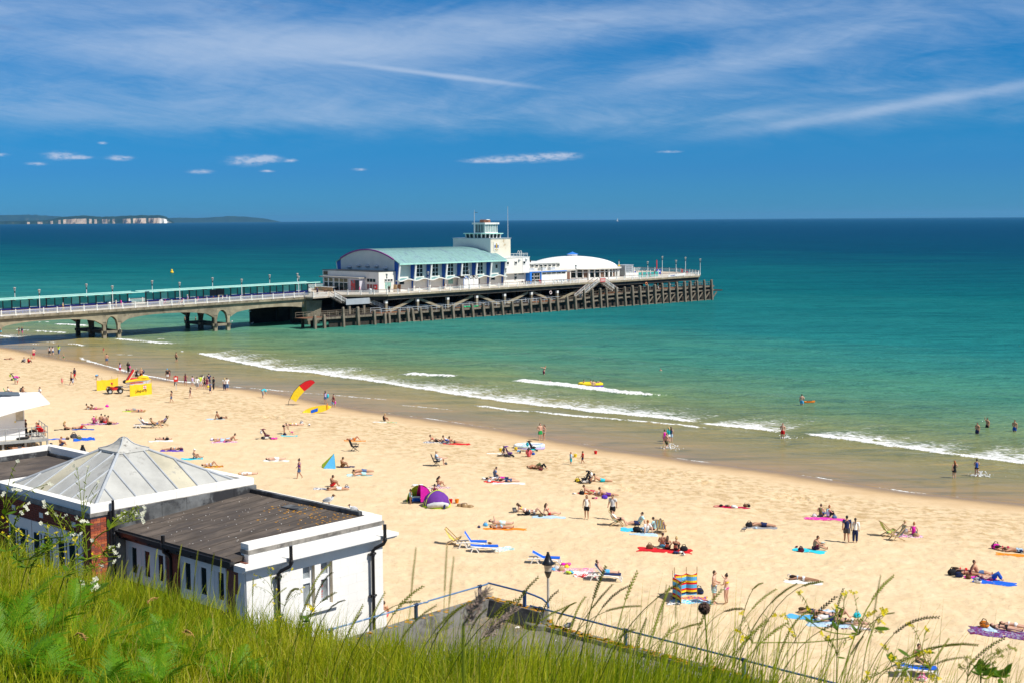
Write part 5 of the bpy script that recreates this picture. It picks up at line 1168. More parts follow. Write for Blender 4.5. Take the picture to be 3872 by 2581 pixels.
def Ghill(px,py,dmax=30):
    q=ray(px,py); q=q/math.hypot(q[0],q[1]); azp=math.atan2(q[0],q[1])
    for d in np.arange(1.,dmax,.05):
        if H+q[2]*d<float(hill_z(azp,d)): return np.array([q[0]*d,q[1]*d,float(hill_z(azp,d))])
    D=float(np.interp(azp,lip_t,LIPD)); return np.array([q[0]*D,q[1]*D,float(hill_z(azp,D))])
def at_d(px,py,d):
    q=ray(px,py); return CAMP+q/(q@fw)*d
def on_ground(p): return np.array([p[0],p[1],float(hill_at(p[0],p[1]))])
STEM=leaf_mat('flower_stem',[(0,(.22,.28,.02)),(1,(.42,.43,.06))],.25); SEED=leaf_mat('grass_seed_head',[(0,(.26,.25,.05)),(.5,(.42,.38,.09)),(1,(.55,.48,.18))],.35)
DARKSEED=leaf_mat('dark_seed_head',[(0,(.05,.045,.02)),(1,(.14,.11,.05))],.2)
YEL=leaf_mat('yellow_petals',[(0,(.72,.58,.01)),(1,(.80,.68,.02))],.35); WHT=leaf_mat('white_petals',[(0,(.78,.77,.66)),(1,(.82,.81,.74))],.35); LEAFY=leaf_mat('bright_leaves',[(0,(.10,.20,.015)),(1,(.24,.34,.03))],.45)
def curve(p,q,sag,n=9):
    p=np.array(p,float); q=np.array(q,float); c=np.array([p[0]*.75+q[0]*.25,p[1]*.75+q[1]*.25,p[2]+(q[2]-p[2])*(.62+sag)])
    return [(1-t)**2*p+2*t*(1-t)*c+t*t*q for t in np.linspace(0,1,n)]
def stalk(base,tip,headlen,dark,sag,r=.0022,lush=1.):
    root=thing('grass_stalk','tall grass stalk with a seed head bending over the beach view' if not dark else 'dark ripe grass stalk with a seed head over the beach view','grass stalk',tuple(base),0,'tall grass stalks along the cliff edge')
    pts=[p-base for p in curve(base,tip,sag,12)]
    obj('stem',MB().tube(pts,[r*1.3]+[r]*10+[r*.5],4),STEM,root); mb=MB()
    tot=[np.linalg.norm(pts[i+1]-pts[i]) for i in range(11)]; L=sum(tot); s0=L-headlen; k=0; s=s0
    def at(s_):
        a=0
        for i in range(11):
            if a+tot[i]>=s_ or i==10: u=(s_-a)/tot[i]; return pts[i]+(pts[i+1]-pts[i])*u,(pts[i+1]-pts[i])/tot[i]
            a+=tot[i]
    while s<L:
        p,d=at(s); sd=1 if k % 2 else -1; side=np.cross(d,np.array([.2,-1,.1])); side /= np.linalg.norm(side)+1e-9
        l_=.020*lush*(1-.45*abs((s-s0)/headlen-.4)); t_=d*.85+side*sd*.5; t_ /= np.linalg.norm(t_); wd=np.cross(t_,[0,1,0]); wd=wd/(np.linalg.norm(wd)+1e-9)*.0036*lush
        b=p; mb.add([b,b+t_*l_*.45+wd,b+t_*l_,b+t_*l_*.45-wd,b+t_*l_*.45+np.array([0,-.003,0])],[(0,1,4),(1,2,4),(2,3,4),(3,0,4)])
        s+=.0075*lush; k+=1
    obj('seed_head',mb,DARKSEED if dark else SEED,root); return root
r2=random.Random(11)
V_=lambda x,y: (1700+x/2.353,2050+y/2.353); U_z=lambda x,y: (2600+x/1.85,2050+y/1.85); C_z=lambda x,y: (900+x/2.353,2050+y/2.353)
TIPS=[(V_(785,310),5.4,0),(V_(970,425),5.6,1),(V_(1390,205),5.2,0),(V_(1450,370),5.4,0),(V_(1670,262),5.0,0),(V_(1615,375),5.6,1),(V_(1700,562),5.6,0),(V_(1960,395),4.6,0),(V_(2100,335),5.3,1),(V_(1040,570),5.8,0),(V_(1210,480),5.4,0),(V_(1750,680),5.5,1),(V_(1650,770),5.8,0),
  (V_(2030,720),5.6,0),(V_(520,520),6.,0),(V_(480,610),6.2,0),(V_(330,590),6.6,0),(V_(240,510),5.,0),(V_(600,500),5.6,0),(V_(1120,530),4.9,0),
  (U_z(520,285),5.0,0),(U_z(620,325),5.4,0),(U_z(765,285),5.2,0),(U_z(1090,320),5.4,1),(U_z(1440,235),4.8,0),(U_z(1040,375),5.2,1),(U_z(935,270),5.,0),(U_z(1440,492),5.2,0),(U_z(1755,520),5.2,1),(U_z(2030,715),5.2,0),(U_z(2220,665),5.,1),(U_z(1890,710),5.3,0),(U_z(385,460),5.6,1),(U_z(560,545),5.6,0),(U_z(1230,655),5.4,1),(U_z(1220,540),5.3,0),(U_z(850,480),5.5,0),(U_z(700,560),5.6,0),(U_z(100,560),5.8,0),(U_z(240,330),5.6,0),(U_z(1650,770),5.6,0),(U_z(1950,800),5.4,0),(U_z(1830,670),5.,0),
  (C_z(1650,385),6.2,0),(C_z(1310,440),6.8,0),(C_z(1110,560),6.,0),(C_z(950,510),7.2,1),(C_z(870,440),7.4,0),(C_z(840,265),7.6,1),(C_z(820,190),7.8,0),(C_z(540,410),7.,0),(C_z(680,410),6.,0),(C_z(1100,620),6.8,1),(C_z(430,400),8.,0),(C_z(2110,520),6.2,0),(C_z(1920,700),6.4,0),(C_z(1760,560),6.,0),(C_z(1620,520),6.3,0)]
for (px,py),d,dark in TIPS:
    tip=at_d(px,py,d); bpx=px-r2.uniform(110,420)*(1 if px>1500 else .6); b=at_d(bpx,2500,d+r2.uniform(-.5,.6)); b=on_ground(b)
    stalk(b,tip,r2.uniform(.12,.24),dark,r2.uniform(.05,.34),r2.uniform(.0014,.0022),r2.uniform(.6,.95))
for px,py,d in [(1573,2070,2.6),(1690,2062,2.7),(1716,2105,2.6),(2520,2210,3.0),(3330,2175,3.1),(2560,2190,3.2)]:
    tip=at_d(px,py,d); b=on_ground(at_d(px-r2.uniform(20,160),2560,d-.1)); stalk(b,tip,.09,0,.2,.0006,.26)
# upright green rye spikes in front of the building
E5=lambda x,y: (320+x/3.136,1980+y/3.136)
for (x,y),hl in [((1150,240),.3),((1345,310),.3),((1535,350),.28),((860,300),.12),((515,430),.3),((680,500),.3),((445,430),.22),((770,370),.2),((1190,455),.2),((835,590),.16),((960,540),.16),((1080,580),.2),((640,480),.2),((350,465),.15),((300,500),.15),((910,480),.2),((1310,600),.22),((1620,420),.25),((1700,560),.22),((1780,610),.25),((1850,700),.2),((2000,640),.2)]:
    px,py=E5(x,y); d=r2.uniform(11.5,13.5); tip=at_d(px,py,d); b=on_ground(at_d(px-r2.uniform(0,40),py+300,d+r2.uniform(-.3,.3)))
    root=stalk(b,tip,hl*.8,0,r2.uniform(-.02,.1),.0026,.95); root['label'] = 'upright green rye grass spike in front of the building windows'; root['group'] = 'rye grass spikes before the building'
# branching wildflowers
def plant(name,label,base,nodes,tips,petal,psize,stem_r,leaves=0,group=None,tufts=3):
    base=np.array(base); root=thing(name,label,'wildflower',tuple(base),0,group); mb=MB()
    prev=base
    for nd in nodes:
        pts=[p-base for p in curve(prev,nd,.05,6)]; mb.tube(pts,stem_r,5); prev=nd
    bud=MB()
    for tp in tips:
        dd=[np.linalg.norm(nd-tp)+max(0,nd[2]-tp[2]+.05)*3 for nd in nodes]; nd=nodes[int(np.argmin(dd))]
        mb.tube([p-base for p in curve(nd,tp,.12,7)],[stem_r*.7]*3+[stem_r*.45]*4,4)
        for k in range(4):
            p=np.array(nd)*(.55-.12*k)+np.array(tp)*(.45+.12*k)-base; dv=np.array([r2.uniform(-1,1),r2.uniform(-1,1),r2.uniform(.4,1.2)])*psize*2.2
            bud.tube([p,p+dv*.6,p+dv],[stem_r*.35,stem_r*.9,stem_r*.3],4)
    obj('stem',mb,STEM,root); obj('seed_pods',bud,STEM,root)
    for tp in tips:
        fl=MB(); c=tp-base
        for q in range(tufts):
            o_=c+np.array([r2.uniform(-1,1),r2.uniform(-1,1),r2.uniform(-.8,.8)])*psize*(1.5 if q else 0)
            ax=np.array([r2.uniform(-.6,.9),-1+r2.uniform(-.3,.5),r2.uniform(.2,1.2)]); ax /= np.linalg.norm(ax); e1=np.cross(ax,[.3,.2,1]); e1 /= np.linalg.norm(e1); e2=np.cross(ax,e1)
            for k in range(4):
                t0=k*math.pi/2+r2.uniform(-.2,.2); dr=e1*math.cos(t0)+e2*math.sin(t0); pr=np.cross(ax,dr)
                s_=psize*r2.uniform(.7,1.1); fl.add([o_,o_+dr*s_*.6+pr*s_*.42+ax*s_*.1,o_+dr*s_+ax*s_*.22,o_+dr*s_*.6-pr*s_*.42+ax*s_*.1],[(0,1,2,3)])
        obj('flower',fl,petal,root)
    for k in range(leaves):
        nd=nodes[r2.randrange(len(nodes))]; lf=MB(); dr=np.array([r2.uniform(-1,1),r2.uniform(-.6,.6),r2.uniform(-.1,.6)]); dr /= np.linalg.norm(dr); L=psize*r2.uniform(3,6); sd=np.cross(dr,[0,-.5,1]); sd /= np.linalg.norm(sd); p=nd-base
        lf.add([p,p+dr*L*.35+sd*L*.16,p+dr*L*.75+sd*L*.13,p+dr*L,p+dr*L*.75-sd*L*.13,p+dr*L*.35-sd*L*.16],[(0,1,5),(1,2,4,5),(2,3,4)]); obj('leaf',lf,LEAFY,root)
    return root
def P3(f,pts,d): return [at_d(*f(x,y),d+r2.uniform(-.12,.12)) for x,y in pts]
plant('yellow_wildflower','tall branching yellow wildflower in front of the sunbathers at lower right',on_ground(at_d(*U_z(1040,1040),5.2)),P3(U_z,[(1045,800),(1050,620),(1090,470),(870,560),(1200,640),(760,700),(450,700)],5.2),
      P3(U_z,[(770,345),(1105,345),(1160,352),(1040,455),(1300,488),(1360,555),(850,470),(600,512),(675,502),(372,495),(1350,625),(410,660),(345,615),(945,645),(980,660),(1265,490),(730,625),(1140,655),(385,675)],5.2),YEL,.0095,.0022,8)
plant('yellow_wildflower','yellow wildflower with bright blooms beside the lower right sun lounger',on_ground(at_d(*U_z(1500,1080),5.4)),P3(U_z,[(1500,900),(1560,800),(1640,760),(1420,830),(1700,880)],5.4),
      P3(U_z,[(1550,570),(1670,605),(1640,770),(1690,760),(1425,790),(1480,845),(1380,725),(1750,950),(1715,960),(1260,920),(1240,940),(1540,950),(1660,830)],5.4),YEL,.0105,.002,9)
plant('yellow_wildflower','single tall flower stem with pale yellow bloom above the brown towels',on_ground(at_d(*U_z(1180,1060),5.)),P3(U_z,[(1240,800),(1300,600)],5.),P3(U_z,[(1385,475),(1370,480)],5.),YEL,.012,.0018,2)
plant('green_shrub','leafy green shrub shoots in the lower right corner',on_ground(at_d(*U_z(2060,1090),5.0)),P3(U_z,[(2050,930),(2140,920),(2020,880),(2190,940)],5.0),P3(U_z,[(2130,890),(2030,865)],5.0),LEAFY,.012,.003,30,None,1)
plant('dry_seed_plant','thin dry plant with round seed pods at the right edge',on_ground(at_d(*U_z(1900,1090),4.8)),P3(U_z,[(1960,940),(2080,840)],4.8),P3(U_z,[(2180,760),(2250,735),(2275,740),(2200,790),(2140,840),(1990,820),(1900,860),(1955,800)],4.8),SEED,.009,.0016,0)
Nz=lambda x,y: (x/3.016,1480+y/3.016); Lz=lambda x,y: (x/2.302,1900+y/2.302)
plant('white_wildflower','tall white flowering wild radish rising across the brick pavilion',on_ground(at_d(*Lz(-60,900),9.5)),P3(Lz,[(60,420),(110,260),(40,100),(330,330),(560,300)],9.5),
      P3(Nz,[(205,790),(190,1110),(205,1125),(30,1180),(560,1045)],9.5)+P3(Nz,[(300,1320),(240,1365),(285,1300),(500,1250),(510,1295)],9.5),WHT,.017,.005,6,None,2)
plant('white_wildflower','white flowering wild radish stem crossing the pavilion corner',on_ground(at_d(*Lz(560,1000),9.8)),P3(Lz,[(600,560),(690,380),(720,180),(650,300)],9.8),P3(Nz,[(1010,850),(875,870),(1125,1025),(960,1480),(940,1475),(755,1405),(635,1388),(545,1380),(460,1495),(970,1240),(880,1440)],9.8),WHT,.016,.0042,6,None,2)
plant('white_wildflower','leaning white flowered stem against the dark felt upstand',on_ground(at_d(*Lz(520,1050),9.2)),P3(Lz,[(600,600),(780,400),(950,230),(1060,110)],9.2),P3(Nz,[(1640,1310),(1650,1370),(1620,1385),(1595,1410),(1525,1360),(1550,1385),(1420,1380),(1370,1415),(1620,1448),(1375,1425)],9.2),WHT,.017,.0045,5,None,2)
plant('white_wildflower','lower white flowered stem over the brick pillar and gutter',on_ground(at_d(*Lz(420,1050),9.)),P3(Lz,[(560,640),(760,490),(900,440)],9.),P3(Lz,[(1030,380),(960,384),(990,410),(1010,430),(1040,465),(730,155),(720,160),(690,280),(620,275),(1000,500),(890,550),(800,320)],9.),WHT,.015,.0045,8,None,2)
plant('yellow_leaf_plant','yellowing leafy weed tangled among grass below the pavilion',on_ground(at_d(*Lz(140,950),10.)),P3(Lz,[(230,560),(330,430),(420,380),(150,500)],10.),P3(Lz,[(440,360),(410,380),(640,310),(660,330),(340,545),(80,310),(150,240),(420,200)],10.),YEL,.016,.005,26,None,2)
plant('white_wildflower','short white flowers by the foot of the brick pillar',on_ground(at_d(*Lz(820,900),12.)),P3(Lz,[(820,780),(825,740)],12.),P3(Lz,[(822,690),(835,715),(825,730),(720,700)],12.),WHT,.03,.006,3,None,3)
plant('yellow_wildflower','thin yellow flowered weeds before the white wall and first downpipe',on_ground(at_d(*C_z(380,700),10.)),P3(C_z,[(350,640),(330,500),(300,420),(420,560)],10.),P3(C_z,[(485,230),(305,222),(285,295),(345,412),(320,540),(340,690),(580,400),(570,440),(375,650),(140,380),(165,290),(270,215)],10.),YEL,.0095,.0024,4,None,2)
plant('yellow_wildflower','single yellow bloom in front of the white window sill',on_ground(at_d(*C_z(620,800),9.)),P3(C_z,[(640,700)],9.),P3(C_z,[(662,590),(668,600)],9.),YEL,.02,.003,2,None,2)
plant('yellow_weed','tall yellow green weed at the far left below the wing roof',on_ground(at_d(*Lz(-80,900),10.5)),P3(Lz,[(-20,520),(60,330),(150,420),(-40,250)],10.5),P3(Lz,[(20,120),(60,160),(110,200),(30,260),(160,230),(200,280),(-20,180),(240,330),(180,380),(90,300)],10.5),YEL,.011,.0045,10,None,2)
plant('yellow_weed','sprawling yellow green weed before the shaded pavilion wall',on_ground(at_d(*Lz(250,950),10.2)),P3(Lz,[(260,620),(330,480),(450,400),(520,330),(180,460)],10.2),P3(Lz,[(560,210),(600,260),(480,260),(400,300),(340,250),(290,330),(240,300),(640,360),(560,420),(500,460),(150,360),(420,340)],10.2),YEL,.010,.0045,12,None,2)
plant('yellow_weed','yellow green weed growing in front of the brick pillar base',on_ground(at_d(*Lz(700,980),10.8)),P3(Lz,[(700,700),(640,560),(760,600),(820,560)],10.8),P3(Lz,[(560,480),(600,520),(680,450),(740,500),(860,460),(880,540),(800,440),(620,600)],10.8),YEL,.010,.004,8,None,2)
o=thing('seed_globe','round dark brown seed head on a thin stalk below the windbreak','seed head',tuple(on_ground(at_d(2690,2560,5.2)))); bs_=np.array(o.location); tp=at_d(2663,2298,5.2)-bs_
obj('stem',MB().tube(curve((0,0,0),tp,.05,8),.003,5),STEM,o); mb=MB().ell(tp,(.016,.016,.018),8,6)
for k in range(90):
    dv=rng.normal(0,1,3); dv /= np.linalg.norm(dv); p=tp+dv*.016; mb.ell(p+dv*.004,(.005,.005,.006),4,3)
obj('seed_head',mb,mat('brown_seed',(.10,.055,.04),.9,.4,60.),o)
for lb,x,y,d in (('fluffy pale purple grass plume blowing above the terrace corner',1885,2300,5.0),('blurred purple grass plume close to the lens over the rail corner',1822,2240,2.7)):
    b=on_ground(at_d(x-80,2560,d)); o=thing('grass_plume',lb,'grass plume',tuple(b)); tp=at_d(x+(60 if d>3 else 10),y,d)-b; mid=at_d(x-70,y+120,d)-b; mb=MB()
    obj('stem',MB().tube([(0,0,0),mid*.6,mid,tp],.003,5),STEM,o)
    for k in range(170):
        u=rng.uniform(.1,1); p=mid+(tp-mid)*u+rng.normal(0,.011*(1.2-u)*d/5,3); dv=(tp-mid)/np.linalg.norm(tp-mid)*.02*d/5+rng.normal(0,.007,3); mb.tube([p,p+dv],[.0022*d/5,.0007],4,False)
    obj('plume',mb,mat('plume_pink',(.38,.28,.22),.9,.3,40.),o)
# ------------------------------------------------------------------ bracken in the lower left corner
def frond_mesh(seed):
    r3=np.random.default_rng(seed); V=[]; Fq=[]; T_=[]
    L=1.; n=17
    def rach(t): return np.array([.0,L*t,.42*t-.62*t**2.3])
    for i in range(n):
        t=.16+.84*i/n; p=rach(t); ln=.34*(1-t)**.75*(.55+.75*min(1,(t-.05)/.2))+.015
        for sd in (-1,1):
            ang=math.radians(62-18*t)+r3.normal(0,.06); dr=np.array([sd*math.sin(ang),math.cos(ang)*.8,-.16+r3.normal(0,.08)]); dr /= np.linalg.norm(dr)
            m_=9; up_=np.array([0,0,1.]); perp=np.cross(dr,up_); perp /= np.linalg.norm(perp)
            for k in range(m_):
                u0,u1=k/m_,(k+.80)/m_; wd=.026*(1-u0)**.8+.004
                q0,q1=p+dr*ln*u0+up_*(-.10*ln*u0**2),p+dr*ln*u1+up_*(-.10*ln*u1**2)
                for s2 in (-1,1):
                    b=len(V); e=perp*s2*wd*(ln/.3*.6+.4); V+=[q0,q1,q1+e+dr*ln*.04,q0+e*.85+dr*ln*.05]; Fq.append([b,b+1,b+2,b+3]); T_+=[.45+.25*(1-u0)+r3.normal(0,.1)]*4
    mb=MB().tube([rach(t) for t in np.linspace(0,1,8)],[.008,.007,.006,.005,.004,.003,.002,.001],4)
    b=len(V); V+=[np.array(v) for v in mb.v]; quads=[[i+b for i in f] for f in mb.f if len(f)==4]; Fq+=quads; T_+=[.9]*len(mb.v)
    return tri_mesh('frond',np.array(V),np.array(Fq),np.zeros((0,3),int),np.array(T_),FERN)
FERN=leaf_mat('bracken_green',[(0,(.03,.11,.006)),(.5,(.095,.26,.010)),(1,(.20,.38,.016))],.42)
FM=[frond_mesh(s) for s in (1,2,3,4)]
FP=[(40,2400,.75),(150,2470,.8),(270,2370,.72),(330,2520,.85),(60,2560,.8),(200,2600,.8),(480,2420,.6),(520,2560,.8),(640,2500,.65),(720,2580,.75),(840,2500,.55),(880,2600,.7),(400,2640,.8),(600,2650,.8),(110,2330,.6),(980,2590,.45),(780,2440,.4),(240,2460,.7),(430,2490,.75),(1000,2480,.35),(20,2480,.8)]
for i,(px,py,sc) in enumerate(FP):
    g=Ghill(px,py); dd=math.hypot(g[0],g[1]); sc *= dd/9.5*.52
    o=thing('bracken','green bracken fern spreading its fronds at lower left','fern',tuple(g),r2.uniform(0,6.28),'bracken ferns in the corner')
    nf=r2.randint(6,9)
    for k in range(nf):
        f=obj('frond',FM[r2.randrange(4)],FERN,o); f.scale = (sc*r2.uniform(.8,1.15),)*3
        f.rotation_euler=(math.radians(r2.uniform(28,70)),r2.uniform(-.3,.3),6.283*k/nf+r2.uniform(-.4,.4))
for i,(px,py) in enumerate(((330,2580),(700,2530),(560,2400))):
    g=Ghill(px,py); o=thing('dead_frond',['brown dead fern frond lying in the bracken, lowest one','yellow brown dead frond among the bracken, right of the others','small tan dead frond near the top of the bracken'][i],'dead fern',tuple(g+np.array([0,0,.28])),r2.uniform(0,6)); mb=MB()
    mb.tube([(0,0,0),(.1,0,.06),(.22,.02,.05),(.32,.05,-.02)],[.012,.016,.012,.003],5)
    for k in range(16): mb.tube([(.02*k,0,.04),(.02*k+r2.uniform(-.03,.03),r2.uniform(-.06,.06),.03)],.005,4)
    o.scale=(.5,)*3; obj('frond',mb,mat('dead_frond',(.36,.21,.06),.9,.3,12.),o)
# ------------------------------------------------------------------ far headland with chalk cliffs,buoy,sails
def headland(name,D_,prof,cliff,mtop,back=900):
    xs=np.linspace(prof[0][0],prof[-1][0],140); ty=np.interp(xs,[p[0] for p in prof],[p[1] for p in prof])
    X_=[]; Y_=[]; Z_=[]
    for i,x in enumerate(xs):
        y0=844-.0062*x; hz=max((y0-ty[i])*D_/F,1.); wob=(fbm(np.array([x*.06]),np.array([3.]),3,9)[0]-.5)*420; q=ray(x,y0); q=q/q[1]
        row=[(-60,0),(0,2),(40,hz*cliff*.55),(75,hz*cliff),(260,hz*(cliff*.45+.55)*.97),(520,hz),(back,hz*.6),(back+600,-5)]
        dk=[D_+wob+r for r,_ in row]; X_.append([q[0]*k for k in dk]); Y_.append(dk); Z_.append([z*(1+.06*(fbm(np.array([x*.21]),np.array([j*3.]),2,4)[0]-.5)*2) for j,(_,z) in enumerate(row)])
    o=grid_obj(name,np.array(X_).T,np.array(Y_).T,np.array(Z_).T,mtop,{}); return tag(o,kind='structure')
def hl_mat(name,chalk):
    M=bpy.data.materials.new(name); M.use_nodes=True; t=NT(M.node_tree); t.N.clear()
    P=t.n('ShaderNodeTexCoord').outputs['Object']; sp=t.n('ShaderNodeSeparateXYZ',{0: P}); nz=t.n('ShaderNodeSeparateXYZ',{0: t.n('ShaderNodeNewGeometry').outputs['True Normal']}).outputs[2]
    hazy_veg=t.ramp(t.noise(P,.004,4),[(.35,(.012,.032,.030)),(.65,(.025,.052,.036))])  # bluish tint puts part of the distance haze into the vegetation colour
    st_=t.noise(t.n('ShaderNodeMapping',{0: P,3: (.018,.002,.002)}).outputs[0],1.,5,.65)
    cl_c=t.ramp(st_,[(.38,(.10,.10,.09)),(.48,(.40,.30,.22)),(.56,(.52,.42,.34)),(.66,(.16,.14,.12))])
    cl_c=t.mix(t.step(sp.outputs[0],chalk,chalk+120.),cl_c,(.85,.84,.80))
    c=t.mix(t.math('SUBTRACT',1.,t.step(nz,.45,.66)),hazy_veg,cl_c); b=t.n('ShaderNodeBsdfDiffuse',{'Color': c})
    t.L.new(b.outputs[0],t.n('ShaderNodeOutputMaterial').inputs[0]); return M
HD=22000
headland('headland',HD,[(-700,822),(-300,820),(0,832),(171,829),(245,815),(320,810),(372,815),(446,813),(521,810),(600,808),(618,811),(632,817),(648,829),(660,839)],.62,hl_mat('headland_cliffs',(606-CX)/F*HD))
headland('far_hills',HD+16000,[(-700,806),(-200,812),(0,811),(130,810),(250,817),(400,826),(560,828),(662,821),(760,822),(863,815),(930,817),(1000,824),(1060,836)],.15,hl_mat('far_hill_green',1e7),1600)
def sea_pt(px,py): q=onz(px,py,0); return (q[0],q[1],0.)
g=sea_pt(650,1033); o=thing('buoy','yellow marker buoy floating beyond the pier shelters','buoy',g); obj('float',MB().lathe([(.3,-.3),(.75,0),(.75,.6),(.4,1.0)],12),mat('buoy_yellow',(.85,.55,.02),.5),o); obj('top_mark',MB().ell((0,0,1.3),(.45,.45,.4)),mat('buoy_yellow',(.85,.55,.02),.5),o)
g=sea_pt(2335,838); k_=g[1]/F; o=thing('sailing_boat','white sailing boat on the horizon right of the pier tower','sailing boat',g); obj('hull',MB().hexa([(-3*k_,-k_,-k_*.2),(3*k_,-k_,-k_*.2),(3*k_,k_,-k_*.2),(-3*k_,k_,-k_*.2)],[(-3.6*k_,-1.2*k_,1.4*k_),(4*k_,-1.2*k_,1.6*k_),(4*k_,1.2*k_,1.6*k_),(-3.6*k_,1.2*k_,1.4*k_)]),white,o)
obj('sail',MB().prism([(-2.8*k_,0,2*k_),(1.8*k_,0,2*k_),(.6*k_,0,13*k_)],(0,.15*k_,0)),white,o); obj('mast',MB().beam((.8*k_,.1*k_,1.4*k_),(.8*k_,.1*k_,13.4*k_),.3*k_),white,o)
g=sea_pt(1194,838.6); o=thing('sailing_boat','tiny white sail on the horizon left of the pier tower','sailing boat',g); k_=g[1]/F; obj('sail',MB().prism([(-1.2*k_,0,0),(1.2*k_,0,0),(.4*k_,0,4*k_)],(0,.3*k_,0)),white,o); obj('hull',MB().box(-1.5*k_,1.5*k_,-.3*k_,.6*k_,-.2*k_,.6*k_),white,o)
# ------------------------------------------------------------------ beach furniture and belongings
ZT=dict(L=(0,1260,3.409),M=(600,1260,2.614),N=(0,1480,3.016),K=(1400,1540,3.677),J=(1600,1640,3.267),I=(2100,1640,3.267),W=(1940,1360,3.361),R=(2640,1460,1.910),S=(2600,1840,3.136),T=(3200,1840,2.8006),U=(2600,2050,1.850),V=(1700,2050,2.353),P=(0,0,1.),X=(300,1380,4.2),Y=(0,1030,3.32),Q=(620,980,3.677),A=(1200,900,4.355),B=(1550,780,3.564),E=(2350,940,3.36))
def PX(z,x,y): x0,y0,s=ZT[z]; return x0+x/s,y0+y/s
def at_beach(z,x,y): return G(*PX(z,x,y))
def look(p): return math.atan2(p[0],p[1])     # azimuth of the line of sight
def bthing(name,label,cat,z,x,y,ang=0.,group=None,dz=0.,scale=None):
    p=at_beach(z,x,y); return thing(name,label,cat,(p[0],p[1],p[2]+dz+(.0)),-look(p)+math.radians(ang),group,scale)
def stripes(name,cols,scale,axis=0):
    if name in MATS: return MATS[name]
    M=bpy.data.materials.new(name); M.use_nodes=True; t=NT(M.node_tree); t.N.clear()
    v=t.n('ShaderNodeSeparateXYZ',{0: t.n('ShaderNodeTexCoord').outputs['Object']}).outputs[axis]
    f=t.math('FRACT',t.math('MULTIPLY',v,scale)); r=t.n('ShaderNodeValToRGB',{0: f}); r.color_ramp.interpolation = 'CONSTANT'; e=r.color_ramp.elements
    while len(e)<len(cols): e.new(.5)
    for i,c in enumerate(cols): e[i].position=i/len(cols); e[i].color=(*PAL[c],1)
    b=t.n('ShaderNodeBsdfPrincipled',{'Base Color': r.outputs[0],'Roughness': .85,'Specular IOR Level': .15}); t.L.new(b.outputs[0],t.n('ShaderNodeOutputMaterial').inputs[0]); MATS[name]=M; return M
def blotch(name,cols,scale=7.):
    if name in MATS: return MATS[name]
    M=bpy.data.materials.new(name); M.use_nodes=True; t=NT(M.node_tree); t.N.clear(); P=t.n('ShaderNodeTexCoord').outputs['Object']
    r=t.n('ShaderNodeValToRGB',{0: t.noise(P,scale,3,.6,.6)}); r.color_ramp.interpolation = 'CONSTANT'; e=r.color_ramp.elements
    while len(e)<len(cols): e.new(.5)
    for i,c in enumerate(cols): e[i].position=0 if i==0 else .36+.28*i/len(cols); e[i].color=(*PAL[c],1)
    b=t.n('ShaderNodeBsdfPrincipled',{'Base Color': r.outputs[0],'Roughness': .85,'Specular IOR Level': .15}); t.L.new(b.outputs[0],t.n('ShaderNodeOutputMaterial').inputs[0]); MATS[name]=M; return M
def cm(spec):
    if '/' in spec: return stripes('stripe_'+spec,spec.split('/'),3.2,1)
    if '+' in spec: return blotch('print_'+spec,spec.split('+'))
    return cl(spec)
def sheet_mb(L,W,seed,hump=.05,nx=12,ny=7):
    r=np.random.default_rng(seed); mb=MB(); top=[]; ph=r.uniform(0,6,4)
    for j in range(ny+1):
        for i in range(nx+1):
            x=(i/nx-.5)*L*(1+.06*math.sin(j*1.3+ph[0])); y=(j/ny-.5)*W*(1+.10*math.sin(i*.9+ph[1])); z=.055+hump*(.5+.5*math.sin(i*1.1+ph[2]+j*.7))*(.5+.5*math.sin(j*1.4+ph[3]))
            top.append((x,y,z))
    n=len(top); f=[(j*(nx+1)+i,j*(nx+1)+i+1,(j+1)*(nx+1)+i+1,(j+1)*(nx+1)+i) for j in range(ny) for i in range(nx)]
    mb.add(top,f,True); bot=[(x,y,-.05) for x,y,z in top]; rim=[i for i in range(nx+1)]+[(j*(nx+1)+nx) for j in range(1,ny+1)]+[ny*(nx+1)+i for i in range(nx-1,-1,-1)]+[j*(nx+1) for j in range(ny-1,0,-1)]
    k=len(rim); mb.add([top[i] for i in rim]+[bot[i] for i in rim],[(a,k+a,k+(a+1) % k,(a+1) % k) for a in range(k)]); return mb
SEEDN=[0]
def towel(z,x,y,spec,label,L=1.8,W=.85,ang=0.,hump=.05):
    SEEDN[0]+=1; p=at_beach(z,x,y); a=-look(p)+math.radians(ang); mb=sheet_mb(L,W,SEEDN[0],hump); ca,sa=math.cos(a),math.sin(a); v=np.array(mb.v); h_=v[:,2]
    gz=sand_z(p[0]+v[:,0]*ca-v[:,1]*sa,p[1]+v[:,0]*sa+v[:,1]*ca)-p[2]; mb.v=[tuple(q) for q in np.stack([v[:,0],v[:,1],np.maximum(gz,-.08)+np.where(h_<0,-.02,.010+(h_-.055)*.8)],-1)]
    o=obj('towel',mb,cm(spec)); o.location = p; o.rotation_euler = (0,0,a); tag(o,label,'towel','beach towels'); return o
